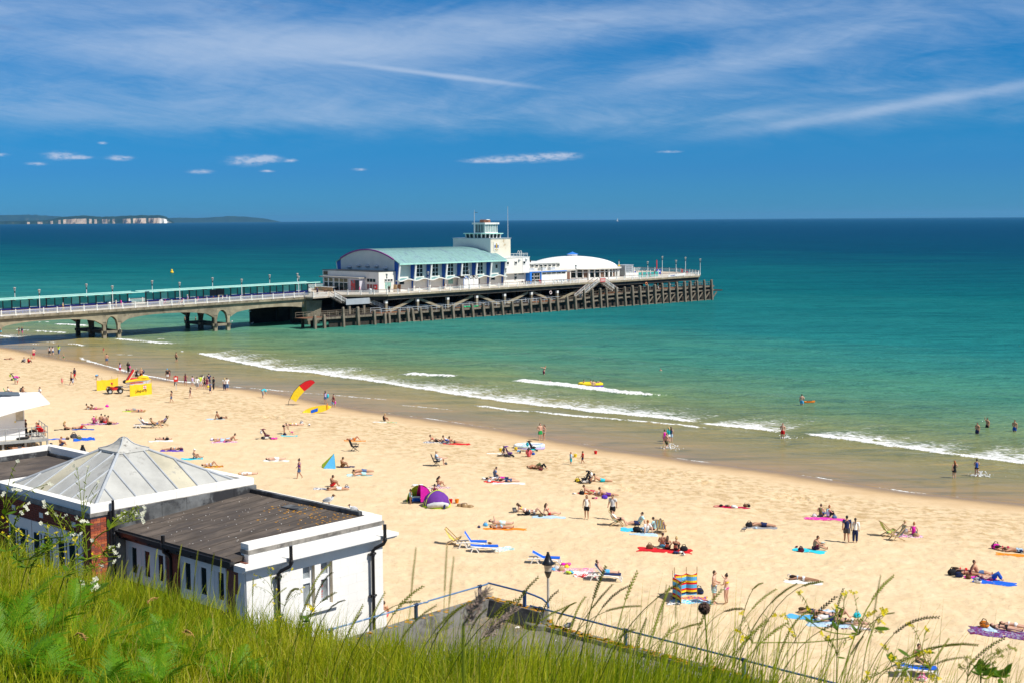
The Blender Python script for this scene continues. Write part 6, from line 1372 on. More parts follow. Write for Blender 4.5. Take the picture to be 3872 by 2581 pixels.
def bag(z,x,y,col,label,s=.5,ang=0.,kind='bag'):
    s *= .66; SEEDN[0]+=1; r=np.random.default_rng(SEEDN[0]); o=bthing(kind,label,kind.replace('_',' '),z,x,y,ang)
    mb=MB().ell((0,0,s*.32),(s*.55,s*.36,s*.38),10,7).ell((s*.22,-.05,s*.25),(s*.35,s*.3,s*.28),8,5); obj('body',mb,cm(col),o)
    obj('strap',MB().tube([(-s*.3,0,s*.6),(-s*.1,-s*.1,s*.95),(s*.18,-s*.05,s*.9),(s*.3,0,s*.55)],s*.05,5),cm(col.split('+')[0]),o); obj('pocket',MB().box(-s*.3,s*.2,-s*.42,-s*.3,s*.08,s*.35),cm(col.split('+')[-1]),o); return o
def heap(z,x,y,cols,label,s=.5):
    s *= .75; SEEDN[0]+=1; r=np.random.default_rng(SEEDN[0]); o=bthing('clothes_heap',label,'clothes',z,x,y)
    for i,c in enumerate(cols):
        mb=MB(); cx,cy=(i-(len(cols)-1)/2)*s*.8+r.uniform(-.1,.1),r.uniform(-.25,.25)*s
        for k in range(3): mb.ell((cx+r.uniform(-.3,.3)*s,cy+r.uniform(-.2,.2)*s,.06+.05*r.random()),(s*r.uniform(.3,.5),s*r.uniform(.25,.4),s*r.uniform(.18,.3)),7,5)
        obj('garment',mb,cm(c),o)
    return o
WPL=lambda: mat('white_plastic',(.82,.82,.80),.35,.03,2.)
def lounger(z,x,y,label,ang=0.,back=35.,sheet='royal'):
    o=bthing('sun_lounger',label,'sun lounger',z,x,y,ang,'blue and white sun loungers'); w=WPL()
    for sy in (-.31,.31):
        obj('side_rail',MB().tube([(-.95,sy,.32),(-.4,sy,.36),(.3,sy,.35),(.8,sy,.28),(1.02,sy,.06)],.04,6),w,o)
        for xx,lx in ((-.62,-.78),(-.45,-.25),(.92,1.0)): obj('leg',MB().beam((xx,sy,.33),(lx,sy,.0),.06,.07),w,o)
    s=MB().hexa([(-.05,-.27,.36),(.95,-.27,.36),(.95,.27,.36),(-.05,.27,.36)],[(-.05,-.27,.41),(.95,-.27,.40),(.95,.27,.40),(-.05,.27,.41)]); obj('seat',s,cl(sheet),o)
    b=math.radians(back); ex,ez=-.05-.72*math.cos(b),.38+.72*math.sin(b)
    br_=obj('backrest',MB().hexa([(-.05,-.27,.35),(-.05,.27,.35),(ex,.27,ez-.03),(ex,-.27,ez-.03)],[(-.05,-.27,.40),(-.05,.27,.40),(ex,.27,ez+.02),(ex,-.27,ez+.02)]),cl(sheet),o)
    for sy in (-.29,.29): obj('back_frame',MB().beam((-.05,sy,.37),(ex-.02,sy,ez),.05,.05),w,o)
    return o
def deckchair(z,x,y,cols,label,ang=0.,dz=0.,scale=1.):
    o=bthing('deckchair',label,'deckchair',z,x,y,ang,'striped deckchairs',dz,scale); w=mat('deckchair_wood',(.52,.36,.19),.6,.15,3.)
    for sy in (-.3,.3):
        obj('frame_rail',MB().beam((-.48,sy,1.02),(.52,sy*.96,.02),.04,.055),w,o); obj('frame_rail',MB().beam((-.40,sy*.88,.02),(.52,sy*.88,.46),.04,.055),w,o)
    for p in ((-.48,1.02),(.52,.46),(-.36,.05),(.5,.05)): obj('cross_bar',MB().beam((p[0],-.3,p[1]),(p[0],.3,p[1]),.04,.04),w,o)
    pts=[(-.48,1.0),(-.36,.72),(-.18,.42),(.08,.26),(.34,.30),(.52,.45)]; mb=MB()
    for i in range(5):
        (x0,z0),(x1,z1)=pts[i],pts[i+1]; mb.hexa([(x0,-.25,z0-.012),(x1,-.25,z1-.012),(x1,.25,z1-.012),(x0,.25,z0-.012)],[(x0,-.25,z0+.012),(x1,-.25,z1+.012),(x1,.25,z1+.012),(x0,.25,z0+.012)])
    obj('sling',mb,stripes('deck_'+cols,cols.split('/'),5.,1),o); return o
def campchair(z,x,y,col,label,ang=0.,s=1.):
    o=bthing('folding_chair',label,'chair',z,x,y,ang,None,0,s); f=dmetal
    obj('seat',MB().box(-.25,.27,-.26,.26,.38,.42),cl(col),o); obj('backrest',MB().hexa([(-.27,-.25,.42),(-.22,-.25,.42),(-.22,.25,.42),(-.27,.25,.42)],[(-.5,-.25,1.0),(-.45,-.25,1.0),(-.45,.25,1.0),(-.5,.25,1.0)]),cl(col),o)
    for sy in (-.26,.26):
        obj('leg',MB().beam((-.3,sy,0),(.26,sy,.6),.03,.03),f,o); obj('leg',MB().beam((.28,sy,0),(-.28,sy,.45),.03,.03),f,o); obj('armrest',MB().beam((-.34,sy,.64),(.26,sy,.62),.05,.04),f,o)
    return o
def pram(z,x,y,cols,label,ang=0.):
    o=bthing('pushchair',label,'pushchair',z,x,y,ang,'pushchairs on the sand'); c1,c2=cols.split('/')
    for sx,r in ((-.34,.13),(.36,.1)):
        for sy in (-.24,.24): obj('wheel',MB().tube([(sx,sy-.025,r),(sx,sy+.025,r)],r,12),dmetal,o)
    for sy in (-.22,.22): obj('frame',MB().beam((.36,sy,.1),(-.42,sy,.95),.03,.03).beam((-.34,sy,.13),(.1,sy,.55),.03,.03).beam((-.42,sy,.95),(-.56,sy,1.02),.03,.03),dmetal,o)
    obj('seat',MB().hexa([(-.12,-.2,.3),(.28,-.2,.34),(.28,.2,.34),(-.12,.2,.3)],[(-.12,-.2,.4),(.3,-.2,.42),(.3,.2,.42),(-.12,.2,.4)]).hexa([(-.12,-.2,.34),(-.03,-.2,.34),(-.03,.2,.34),(-.12,.2,.34)],[(-.36,-.2,.92),(-.28,-.2,.92),(-.28,.2,.92),(-.36,.2,.92)]),cl(c1),o)
    mb=MB(); n=8
    for k in range(n):
        a,b=math.pi*.35+k*.16,math.pi*.35+(k+1)*.16; f=lambda q,r: (-.22+r*math.cos(q),r*math.sin(q)+.68)
        (x0,z0),(x1,z1)=f(a,.34),f(b,.34); (x2,z2),(x3,z3)=f(a,.31),f(b,.31)
        mb.hexa([(x2,-.23,z2),(x3,-.23,z3),(x3,.23,z3),(x2,.23,z2)],[(x0,-.23,z0),(x1,-.23,z1),(x1,.23,z1),(x0,.23,z0)])
    obj('hood',mb,cl(c1),o); obj('basket',MB().box(-.25,.25,-.18,.18,.12,.26),cl(c2),o); obj('hanging_bag',MB().ell((-.5,0,.7),(.13,.2,.2)),cl(c2),o); return o
def gull(z,x,y,label,ang=0.,p=None,dark=False,s=1.,name='gull',cat='gull'):
    if p is None: o=bthing(name,label,cat,z,x,y,ang)
    else: o=thing(name,label,cat,tuple(p),math.radians(ang))
    o.scale=(s,)*3; w=cl('white') if not dark else cl('dgrey')
    body=MB().ell((0,0,.17),(.15,.065,.07),10,7,[[.94,0,.34],[0,1,0],[-.34,0,.94]]).tube([(.09,0,.2),(.13,0,.26),(.145,0,.30)],[.05,.035,.03],8); obj('body',body,w,o)
    obj('head',MB().ell((.155,0,.315),(.045,.038,.04),8,6),cl('brown' if not dark else 'dgrey'),o); obj('beak',MB().tube([(.19,0,.315),(.245,0,.30)],[.012,.003],5),cl('maroon'),o)
    for sy in (-1,1): obj('wing',MB().ell((-.04,sy*.055,.19),(.15,.02,.055),8,5,[[.95,0,.30],[0,1,0],[-.30,0,.95]]),cl('lgrey') if not dark else cl('grey'),o); obj('leg',MB().tube([(.01,sy*.03,.12),(.015,sy*.03,0),(.05,sy*.03,.005)],.007,4),cl('maroon'),o)
    obj('tail',MB().hexa([(-.23,-.03,.06),(-.12,-.03,.11),(-.12,.03,.11),(-.23,.03,.06)],[(-.23,-.02,.075),(-.12,-.03,.13),(-.12,.03,.13),(-.23,.02,.075)]),cl('black') ,o); return o
# gulls: parapet,water,bridge
def bpt(u,v,z): return [Q[i]+a_[i]*u+b_[i]*v for i in range(2)]+[Q[2]+z]
gull(0,0,0,'large gull standing with a brown head on the white parapet',-10,bpt(6.2,-3.75,-.44),s=1.05); gull(0,0,0,'small gull resting on the parapet nearer its outer corner',200,bpt(6.2,-4.95,-.50),s=.8)
p=onz(953,1227,0); gull(0,0,0,'white gull floating in the pier shadow',20,(p[0],p[1],-.08),s=2.0); p=np.array(PW(3.2,8.1,1.55)); gull(0,0,0,'gull perched on the brace of the left bridge column group',10,tuple(p+np.array([0,0,0])),s=1.)
p=onz(894,1222,0); gull(0,0,0,'gull perched at the end of the right bridge brace',10,PW(28.3,7.8,1.5),s=1.6)
gull('S',672,528,'dark pigeon walking on the sand beside a sunbather',10,dark=True,name='pigeon',cat='pigeon',s=1.1)
gull('V',1190,812,'grey pigeon on the lichened terrace parapet',20,bpt(7.58,-12.6,-3.03),dark=True,name='pigeon',cat='pigeon',s=.9)
g=PW(38,16,3.0); o=thing('flying_gull','white gull gliding in the dark space under the pier','gull',g,RZP); obj('body',MB().ell((0,0,0),(.35,.1,.1)),cl('white'),o)
for sx in (-1,1): obj('wing',MB().hexa([(-.12,0,0),(.12,0,0),(.05,sx*.75,.05),(-.08,sx*.75,.05)][::sx],[(-.12,0,.03),(.12,0,.03),(.05,sx*.75,.07),(-.08,sx*.75,.07)][::sx]),cl('white'),o)
# lifeguards: quad bike,water scooter on its trailer,yellow windscreens
lem=mat('lifeguard_yellow',(.86,.55,.015),.7,.08,2.); rub=mat('black_rubber',(.02,.02,.022),.8,.1,8.)
qb=bthing('quad_bike','red quad bike with black mudguards towing a trailer','quad bike','X',565,445,186,dz=.02)
for sx in (-.62,.62):
    for sy in (-.48,.48):
        w_=obj('wheel',MB().tube([(sx,sy-.14,.31),(sx,sy+.14,.31)],.32,16),rub,qb); obj('rim',MB().tube([(sx,sy-.15,.31),(sx,sy+.15,.31)],.17,12),lmetal,w_)
        mb=MB()
        for k in range(6): a,b=.25+k*.44,.25+(k+1)*.44; mb.beam((sx+.42*math.cos(a),sy,.31+.42*math.sin(a)),(sx+.42*math.cos(b),sy,.31+.42*math.sin(b)),.36,.05,(0,0,1) if False else (math.cos((a+b)/2),0,math.sin((a+b)/2)))
        obj('mudguard',mb,rub,qb)
obj('body',MB().hexa([(-.5,-.2,.42),(.75,-.22,.42),(.75,.22,.42),(-.5,.22,.42)],[(-.35,-.16,.72),(.55,-.24,.85),(.55,.24,.85),(-.35,.16,.72)]),redp,qb); obj('seat',MB().ell((-.35,0,.80),(.42,.17,.11)),rub,qb)
obj('front_rack',MB().box(.55,.98,-.35,.35,.86,.89),dmetal,qb); obj('rear_rack',MB().box(-1.,-.6,-.35,.35,.82,.85),dmetal,qb); obj('handlebar',MB().tube([(.25,-.4,1.08),(.32,-.15,1.05),(.35,0,.95),(.32,.15,1.05),(.25,.4,1.08)],.025,6),dmetal,qb)
for sy in (-.28,.28): obj('headlight',MB().ell((.92,sy,.68),(.06,.1,.08)),lmetal,qb)
o=bthing('crash_helmet','red and white crash helmet on the quad bike handlebars','helmet','X',520,440,180); obj('shell',MB().ell((0,0,1.22),(.15,.13,.14)),redp,o); obj('visor',MB().ell((.09,0,1.22),(.08,.10,.07)),white,o)
tr=bthing('trailer','grey boat trailer behind the quad bike','trailer','X',920,400,186); obj('drawbar',MB().beam((2.9,0,.5),(.9,0,.55),.08),lmetal,tr)
for sy in (-.5,.5): obj('side_rail',MB().beam((1.2,sy*.4,.55),(-1.9,sy,.55),.08),lmetal,tr); obj('wheel',MB().tube([(-.7,sy*1.25-.13,.3),(-.7,sy*1.25+.13,.3)],.3,12),rub,tr); obj('bunk',MB().box(-1.8,.9,sy*.5-.08,sy*.5+.08,.6,.72),rub,tr)
obj('jockey_wheel',MB().beam((2.3,0,.55),(2.2,0,.02),.08),dmetal,tr)
jk=bthing('water_scooter','yellow rescue water scooter with red seat on a trailer','water scooter','X',920,400,6); 
obj('hull',MB().hexa([(-1.3,-.35,.78),(1.1,-.25,.78),(1.1,.25,.78),(-1.3,.35,.78)],[(-1.5,-.58,1.18),(1.75,-.16,1.34),(1.75,.16,1.34),(-1.5,.58,1.18)]),mat('silver_hull',(.55,.55,.56),.3,.05,2.),jk)
obj('deck',MB().hexa([(-1.5,-.6,1.19),(1.8,-.12,1.36),(1.8,.12,1.36),(-1.5,.6,1.19)],[(-1.4,-.5,1.38),(1.2,-.22,1.72),(1.2,.22,1.72),(-1.4,.5,1.38)]).ell((.75,0,1.66),(.75,.36,.26),10,7),lem,jk)
obj('seat',MB().ell((-.5,0,1.54),(.65,.22,.16),10,7),mat('red_seat',(.62,.03,.03),.6),jk); obj('handlebar',MB().tube([(.1,-.35,2.0),(.2,0,1.9),(.1,.35,2.0)],.035,6).beam((.2,0,1.9),(.4,0,1.7),.12),dmetal,jk); obj('hull_lettering',MB().box(-.9,.7,-.585,-.54,1.02,1.14),redp,jk)
sl=bthing('rescue_sled','red rescue sled tilted up on the water scooter stern','rescue board','X',850,400,6); obj('pad',MB().hexa([(-.9,-.45,1.25),(-.7,-.45,1.2),(-.7,.45,1.2),(-.9,.45,1.25)],[(.05,-.45,2.75),(.25,-.45,2.68),(.25,.45,2.68),(.05,.45,2.75)]),redp,sl); obj('edge',MB().hexa([(-.69,-.46,1.2),(-.6,-.46,1.18),(-.6,.46,1.18),(-.69,.46,1.2)],[(.26,-.46,2.67),(.36,-.46,2.64),(.36,.46,2.64),(.26,.46,2.67)]),cl('cream'),sl); obj('base',MB().ell((-.85,0,1.2),(.4,.5,.25)),rub,sl)
def windbreak(name,label,pts,hgt,m_,poles,letter=None):
    P0=[at_beach('X' if len(p)==2 else p[2],p[0],p[1]) for p in pts]; base=P0[0]; o=thing(name,label,'windbreak',tuple(base),0)
    for i in range(len(P0)-1):
        a,b=P0[i]-base,P0[i+1]-base; N=5
        for q in range(1):
            mb=MB(); nrm=np.cross(b-a,[0,0,1]); nrm /= np.linalg.norm(nrm)
            for k in range(N):
                u,v=k/N,(k+1)/N; bu,bv=.10*math.sin(u*math.pi),.10*math.sin(v*math.pi); p,r=a+(b-a)*u+nrm*bu,a+(b-a)*v+nrm*bv; du,dv=hgt-.08*math.sin(u*math.pi),hgt-.08*math.sin(v*math.pi)
                e=nrm*.012; mb.hexa([tuple(p-e),tuple(r-e),tuple(r+e),tuple(p+e)],[tuple(p-e+np.array([0,0,du])),tuple(r-e+np.array([0,0,dv])),tuple(r+e+np.array([0,0,dv])),tuple(p+e+np.array([0,0,du]))])
            obj('panel',mb,m_,o)
    for p in P0: q=p-base; obj('pole',MB().tube([q+np.array([0,0,-.1]),q+np.array([0,0,hgt+.35])],.018,6),poles,o)
    return o,P0
pole_w=mat('pole_wood',(.40,.24,.10),.7)
windbreak('windbreak','plain yellow windscreen standing behind the quad bike',[(277,402),(362,394),(520,380),(617,348)],1.35,lem,pole_w)
wbk,WP=windbreak('windbreak','yellow lettered lifeguard windscreen in front of the trailer',[(803,493),(885,484),(1068,466),(1153,452)],1.45,lem,pole_w)
dv=WP[2]-WP[1]; angw=math.atan2(dv[1],dv[0]); nb_=np.array([math.sin(angw),-math.cos(angw),0])
lettering('lettering','Lifeguards',.46,cl('black'),wbk,WP[1]-WP[0]+nb_*.13+np.array([0,0,.42]),(math.pi/2,0,angw),'LEFT',.004)
lettering('lettering','SAVING LIVES AT SEA',.14,cl('black'),wbk,WP[1]-WP[0]+dv*.25+nb_*.13+np.array([0,0,.18]),(math.pi/2,0,angw),'LEFT',.003) if False else None
c_=WP[1]-WP[0]+dv*.80+nb_*.13+np.array([0,0,1.0]); ex_=np.array([math.cos(angw),math.sin(angw),0])
def flat_rect(name,c,w,h,m_,off): q=c+nb_*off; return obj(name,MB().beam(q-ex_*w/2,q+ex_*w/2,.008,h),m_,wbk)
flat_rect('emblem',c_,.46,.34,cl('white'),0); flat_rect('emblem_cross',c_,.46,.07,cl('red'),.008); flat_rect('emblem_cross',c_,.09,.34,cl('red'),.009); flat_rect('emblem_border',c_+np.array([0,0,-.19]),.5,.04,cl('navy'),.004); flat_rect('emblem_border',c_+np.array([0,0,.19]),.5,.04,cl('navy'),.004)
# feather flag and rescue board at the water's edge
fl=bthing('feather_flag','curved red and yellow lifeguard feather flag near the water','flag','M',1280,708,0); C_=[]
p0=at_beach('M',1280,708); kx=np.linalg.norm(p0[:2])/F/2.614
def fp(x,y): return np.array([(x-1280)*kx,0,(708-y)*kx])
pol=[fp(*q) for q in ((1280,708),(1285,670),(1300,640),(1335,575),(1390,515),(1450,475),(1500,461),(1530,468),(1545,490))]
obj('pole',MB().tube(pol,[.03]*5+[.022]*4,6),dmetal,fl)
def feather(par,name,a,b,m_):
    mb=MB(); n=len(a)
    for i in range(n-1): mb.hexa([tuple(b[i]+[0,-.012,0]),tuple(b[i+1]+[0,-.012,0]),tuple(b[i+1]+[0,.012,0]),tuple(b[i]+[0,.012,0])],[tuple(a[i]+[0,-.012,0]),tuple(a[i+1]+[0,-.012,0]),tuple(a[i+1]+[0,.012,0]),tuple(a[i]+[0,.012,0])])
    obj(name,mb,m_,par)
feather(fl,'yellow_cloth',[fp(1302,640),fp(1335,577),fp(1390,517)],[fp(1356,676),fp(1392,625),fp(1440,572)],cl('yellow')); feather(fl,'red_cloth',[fp(1390,517),fp(1450,477),fp(1500,463),fp(1530,470)],[fp(1440,572),fp(1490,535),fp(1525,505),fp(1545,490)],cl('red'))
rb=bthing('rescue_board','long yellow rescue board with blue markings propped on the sand','rescue board','M',1565,785,0); mb=MB(); L=2.3
for k in range(12):
    u,v=-1+k/6.,-1+(k+1)/6.; wu,wv=.36*(1-abs(u)**3)+.02,.36*(1-abs(v)**3)+.02; zu,zv=.42+.28*u,.42+.28*v
    mb.hexa([(u*L*.72,-.2,zu-wu),(v*L*.72,-.2,zv-wv),(v*L*.72,.02,zv-wv+.04),(u*L*.72,.02,zu-wu+.04)],[(u*L*.72,.0,zu+wu),(v*L*.72,.0,zv+wv),(v*L*.72,.14,zv+wv),(u*L*.72,.14,zu+wu)])
obj('board',mb,lem,rb); obj('pad',MB().hexa([(-.7,-.19,.02),(.1,-.19,.25),(.1,-.17,.25),(-.7,-.17,.02)],[(-.7,-.12,.36),(.1,-.12,.62),(.1,-.1,.62),(-.7,-.1,.36)]),cl('royal'),rb); obj('strap',MB().beam((1.15,-.2,.42),(1.2,-.02,1.1),.07,.05),cl('orange'),rb)
sg=bthing('warning_sign','small red warning sign on a post by the paddlers','sign','M',173,560,0); obj('post',MB().box(-.04,.04,-.03,.03,0,1.6),lmetal,sg); obj('panel',MB().box(-.28,.28,-.06,-.03,1.15,1.85),redp,sg); obj('symbol',MB().box(-.15,.15,-.07,-.061,1.45,1.7),white,sg)
# lifeguard hut
def ground_pt(px,py,z): q=onz(px,py,z); return q
hp0=at_beach('L',30,1500); hut=thing('lifeguard_hut','white lifeguard lookout hut with curved roof on a raised deck','lifeguard hut',(hp0[0],hp0[1],hp0[2]),-look(hp0)+math.radians(8)); hs=np.linalg.norm(hp0[:2])/F/3.409
X_of=lambda x: (x-30)*hs; Zof=lambda y: (1500-y)*hs
gst=mat('galvanised_steel',(.34,.37,.39),.5,.12,3.,metal=.4)
zd=Zof(1395); obj('deck',MB().box(X_of(-600),X_of(560),-.3,4.2,zd-.12,zd),mat('hut_deck',(.52,.50,.44),.8),hut); obj('deck_edge',MB().box(X_of(-600),X_of(565),-.36,-.3,zd-.22,zd+.02),gst,hut)
for x in (-200,38,300,480,558):
    for y in (0,3.8): obj('leg',MB().box(X_of(x)-.09,X_of(x)+.09,y-.09,y+.09,-.6,zd-.12),gst,hut)
obj('diagonal',MB().beam((X_of(300),2.,0),(X_of(430),2.,zd-.15),.1),dmetal,hut); obj('diagonal',MB().beam((X_of(420),1.,0),(X_of(320),1.,zd-.15),.1),gst,hut)
obj('cabin',MB().box(X_of(-600),X_of(318),.8,4.,zd,Zof(985)),mat('hut_white',(.82,.82,.83),.5,.03,1.),hut); w=obj('window',MB().box(X_of(218),X_of(305),.74,.79,Zof(1165),Zof(1045)),mat('hut_window',(.50,.44,.36),.2,.2,2.),hut); obj('window_frame',MB().box(X_of(214),X_of(309),.72,.739,Zof(1050),Zof(1040)).box(X_of(214),X_of(309),.72,.739,Zof(1172),Zof(1162)),gst,w)
obj('exit_sign',MB().box(X_of(268),X_of(292),.75,.79,Zof(1030),Zof(1000)),cl('green'),hut); obj('warning_label',MB().box(X_of(200),X_of(214),.75,.79,Zof(1188),Zof(1172)),cl('yellow'),hut)
mb=MB(); n=10
for k in range(n):
    f=lambda u: X_of(-600+1190*u); zt=lambda u: Zof(892)+.55-.0*u-(.75*u**2.2)*1.0+(.12 if u>.95 else 0)
    a,b=k/n,(k+1)/n; zl=lambda u: Zof(1080)+(Zof(965)-Zof(1080))*max(0,(u-.51)/.49)**.8
    mb.hexa([(f(a),-.7,zl(a)),(f(b),-.7,zl(b)),(f(b),4.6,Zof(900)+.3-.4*b),(f(a),4.6,Zof(900)+.3-.4*a)],[(f(a),-.7,zl(a)+.12),(f(b),-.7,zl(b)+.12),(f(b),4.6,Zof(900)+.45-.4*b),(f(a),4.6,Zof(900)+.45-.4*a)])
obj('roof',mb,mat('hut_roof',(.82,.83,.85),.4,.03,1.),hut); obj('solar_panel',MB().hexa([(X_of(60),3.4,Zof(905)+.2),(X_of(330),3.4,Zof(925)+.16),(X_of(330),4.2,Zof(915)+.26),(X_of(60),4.2,Zof(895)+.3)],[(X_of(60),3.4,Zof(905)+.28),(X_of(330),3.4,Zof(925)+.24),(X_of(330),4.2,Zof(915)+.34),(X_of(60),4.2,Zof(895)+.38)]),mat('solar_panel',(.12,.15,.18),.25),hut)
rl_=thing('deck_railing',None,None); rl_.parent = hut
for x in (-150,68,228,372,515,560): obj('rail_post',MB().tube([(X_of(x),-.25,zd),(X_of(x),-.25,zd+1.15)],.035,6),gst,rl_)
for h_ in (.55,1.1): obj('rail',MB().tube([(X_of(-300),-.25,zd+h_),(X_of(560),-.25,zd+h_),(X_of(562),4.1,zd+h_)],.03,6),gst,rl_)
for y in (1.2,2.7,4.1): obj('rail_post',MB().tube([(X_of(562),y,zd),(X_of(562),y,zd+1.15)],.035,6),gst,rl_)
obj('kit_bag',MB().ell((X_of(275),.2,zd+.12),(.6,.2,.14)),rub,hut)
def on_hut(name,label,cat,x,y): return thing(name,label,cat,tuple(np.array(hut.location)+np.array(Matrix.Rotation(hut.rotation_euler[2],3,'Z') @ Vector((X_of(x),y,zd)))),hut.rotation_euler[2])
for i,(x,y) in enumerate(((340,1.2),(445,1.4),(500,1.0))):
    o=on_hut('stool',['leftmost metal stool on the lifeguard deck','middle metal stool on the lifeguard deck','metal stool under the red jacketed lifeguard'][i],'stool',x,y); obj('seat',MB().box(-.2,.2,-.2,.2,.46,.5),dmetal,o)
    for sx in (-.17,.17):
        for sy in (-.17,.17): obj('leg',MB().beam((sx,sy,0),(sx*.8,sy*.8,.46),.03),dmetal,o)
# tents,windbreak,boats
t1=bthing('beach_tent','green and magenta pop up beach tent beside a purple one','tent','K',690,1320,12); 
def arc_tent(par,w,d,h,m1,m2,split):
    n=12; mbs=[MB(),MB()]
    for k in range(n):
        a,b=math.pi*k/n,math.pi*(k+1)/n
        for j in range(5):
            u,v=j/5,(j+1)/5; f=lambda q,s: (-w*math.cos(q)*(1-.35*s**2),d*s,h*math.sin(q)*(1-s**1.8*.95))
            mbs[1 if (a+b)/2>split else 0].add([f(a,u),f(b,u),f(b,v),f(a,v)],[(0,1,2,3)],True)
    obj('canopy',mbs[0],m1,par); obj('canopy',mbs[1],m2,par)
arc_tent(t1,.95,1.3,1.35,cl('lime'),cl('magenta'),1.6); obj('floor',MB().box(-.9,.9,-.3,1.2,.0,.06),cl('black'),t1); obj('front_panel',MB().prism([(.05,-.02,.0),(.92,-.02,.0),(.85,-.02,.55),(.55,-.02,1.05),(.05,-.02,1.33)],(0,-.05,0)),cl('magenta'),t1)
o=bthing('cool_box','blue cool box inside the green beach tent','cool box','K',640,1300,0); obj('body',MB().box(-.28,.28,-.18,.18,0,.3),cl('royal'),o); obj('lid',MB().box(-.29,.29,-.19,.19,.3,.36),cl('ltblue'),o)
t2=bthing('beach_tent','purple dome beach tent with lime piping','tent','K',920,1365,8); mb=MB(); n=14
prof=[(1.0,0),(.98,.35),(.85,.68),(.6,.93),(.3,1.07),(0,1.12)]
mb.lathe([(r*.98,z) for r,z in prof[:-1]]+[(.02,1.12)],18); obj('dome',mb,cl('purple'),t2)
for q in (0.,.5): obj('piping',MB().tube([(.99*math.cos(a)*math.cos(q),.99*math.cos(a)*math.sin(q)-.25*(q==0),1.13*math.sin(a)*(1 if q else .82)+.02) for a in np.linspace(0,math.pi,13)],.03,5),cl('lime'),t2)
obj('window',MB().tube([(-.72,-.72,.18),(-.3,-.95,.3),(.3,-.95,.3),(.72,-.72,.18)],[.16,.2,.2,.16],6),cl('lgrey'),t2); obj('skirt',MB().lathe([(1.04,0),(1.02,.12),(.96,.14)],18),cl('lime'),t2); obj('flap',MB().box(.35,.5,-1.12,-1.0,0,.3),cl('navy'),t2)
t3=bthing('beach_shelter','blue and yellow half shelter tent on the sand','tent','M',1690,1330,0); k3=np.linalg.norm(at_beach('M',1690,1330)[:2])/F/2.614
f3=lambda x,y,d: ((x-1690)*k3,d,(1330-y)*k3)
obj('blue_panel',MB().prism([f3(1625,1330,-.3),f3(1750,1338,-.3),f3(1738,1183,.2)],(0,.03,0)),cl('sky'),t3); obj('yellow_panel',MB().prism([f3(1610,1312,.9),f3(1628,1330,-.28),f3(1738,1183,.22)],(.02,.02,0)),cl('lime'),t3); obj('yellow_panel',MB().prism([f3(1752,1335,-.28),f3(1745,1290,.8),f3(1739,1183,.22)],(.02,.02,0)),cl('yellow'),t3)
vstr=stripes('windbreak_stripes',['navy','yellow','red','sky','sky','red','yellow','sky','sky','yellow','red','sky','sky'],.92/1.25,2)
w5,_=windbreak('windbreak','striped blue yellow and red canvas windbreak by the standing couple',[(2060,545,'V'),(1985,500,'V'),(2000,470,'V'),(2105,465,'V'),(2200,462,'V')],1.22,vstr,pole_w)
ib=bthing('inflatable_boat','white and purple inflatable boat lying on the sand','inflatable boat','K',2210,570,6); ring_=[(1.35*math.cos(q),.72*math.sin(q),.3) for q in np.linspace(0,2*math.pi,25)]
obj('upper_tube',MB().tube(ring_,.19,8,cap=False),blotch('boat_print',['white','white','aqua','ltblue','lilac'],3.),ib); obj('lower_tube',MB().tube([(x,y,.1) for x,y,z in ring_],.2,8,cap=False),cl('lilac'),ib); obj('floor',MB().box(-1.1,1.1,-.5,.5,.05,.15),cl('violet'),ib)
p=onz(*PX('W',985,345),0); dg_=thing('inflatable_dinghy','yellow and purple inflatable dinghy in the breaking wave','inflatable boat',(p[0],p[1],.15),math.radians(-8)); ring_=[(1.5*math.cos(q),.75*math.sin(q),.3) for q in np.linspace(0,2*math.pi,25)]
obj('upper_tube',MB().tube(ring_,.22,8,cap=False),cl('yellow'),dg_); obj('lower_tube',MB().tube([(x,y,.02) for x,y,z in ring_],.22,8,cap=False),cl('violet'),dg_); obj('floor',MB().box(-1.2,1.2,-.5,.5,.0,.08),cl('violet'),dg_)
for x in (-1.1,-.85,-.6): obj('hole_print',MB().ell((x,-.86+abs(x)*.12,.36),(.07,.03,.05)),cl('black'),dg_)
p=onz(*PX('R',803,118),0); o=thing('bodyboard','orange bodyboard floating beside the man in blue shorts','bodyboard',(p[0],p[1],.08),0); obj('board',MB().hexa([(-.6,-.25,0),(.6,-.2,0),(.6,.2,0),(-.6,.25,0)],[(-.62,-.27,.1),(.68,-.2,.18),(.68,.2,.18),(-.62,.27,.1)]),cl('orange'),o); obj('deck_pad',MB().box(-.3,.3,-.15,.15,.15,.19),cl('brown'),o)
# chairs and loungers
lounger('J',600,1395,'blue sun lounger with raised back beside the yellow deckchair',-4,58); lounger('J',740,1455,'flat blue sun lounger nearest the camera of the pair',2,6); lounger('V',840,185,'blue sun lounger half hidden by the lantern',-6,28); lounger('V',1375,335,'white framed lounger under the sunbather in blue shorts',-4,50,'navy')
lounger('U',1590,930,'blue and white lounger seen through grass at the bottom right',10,12); lounger('L',1850,1215,'white lounger with navy back in the deckchair group at left',0,55,'navy')
deckchair('J',370,1355,'yellow/yellow/navy/yellow/cream','yellow and blue striped deckchair behind the lounger pair',-8); deckchair('I',745,1125,'lime/cream/sky/cream','pale green deckchair holding a man in dark shorts',0); deckchair('I',1300,1225,'blue/yellow/sky/yellow','blue and yellow deckchair seen from behind beside the group',78)
deckchair('T',435,520,'lime/yellow/green/cream','green and yellow deckchair standing left of its blue neighbour',25); deckchair('T',545,565,'blue/yellow/sky/yellow','blue and yellow deckchair set at the right of the green one',205)
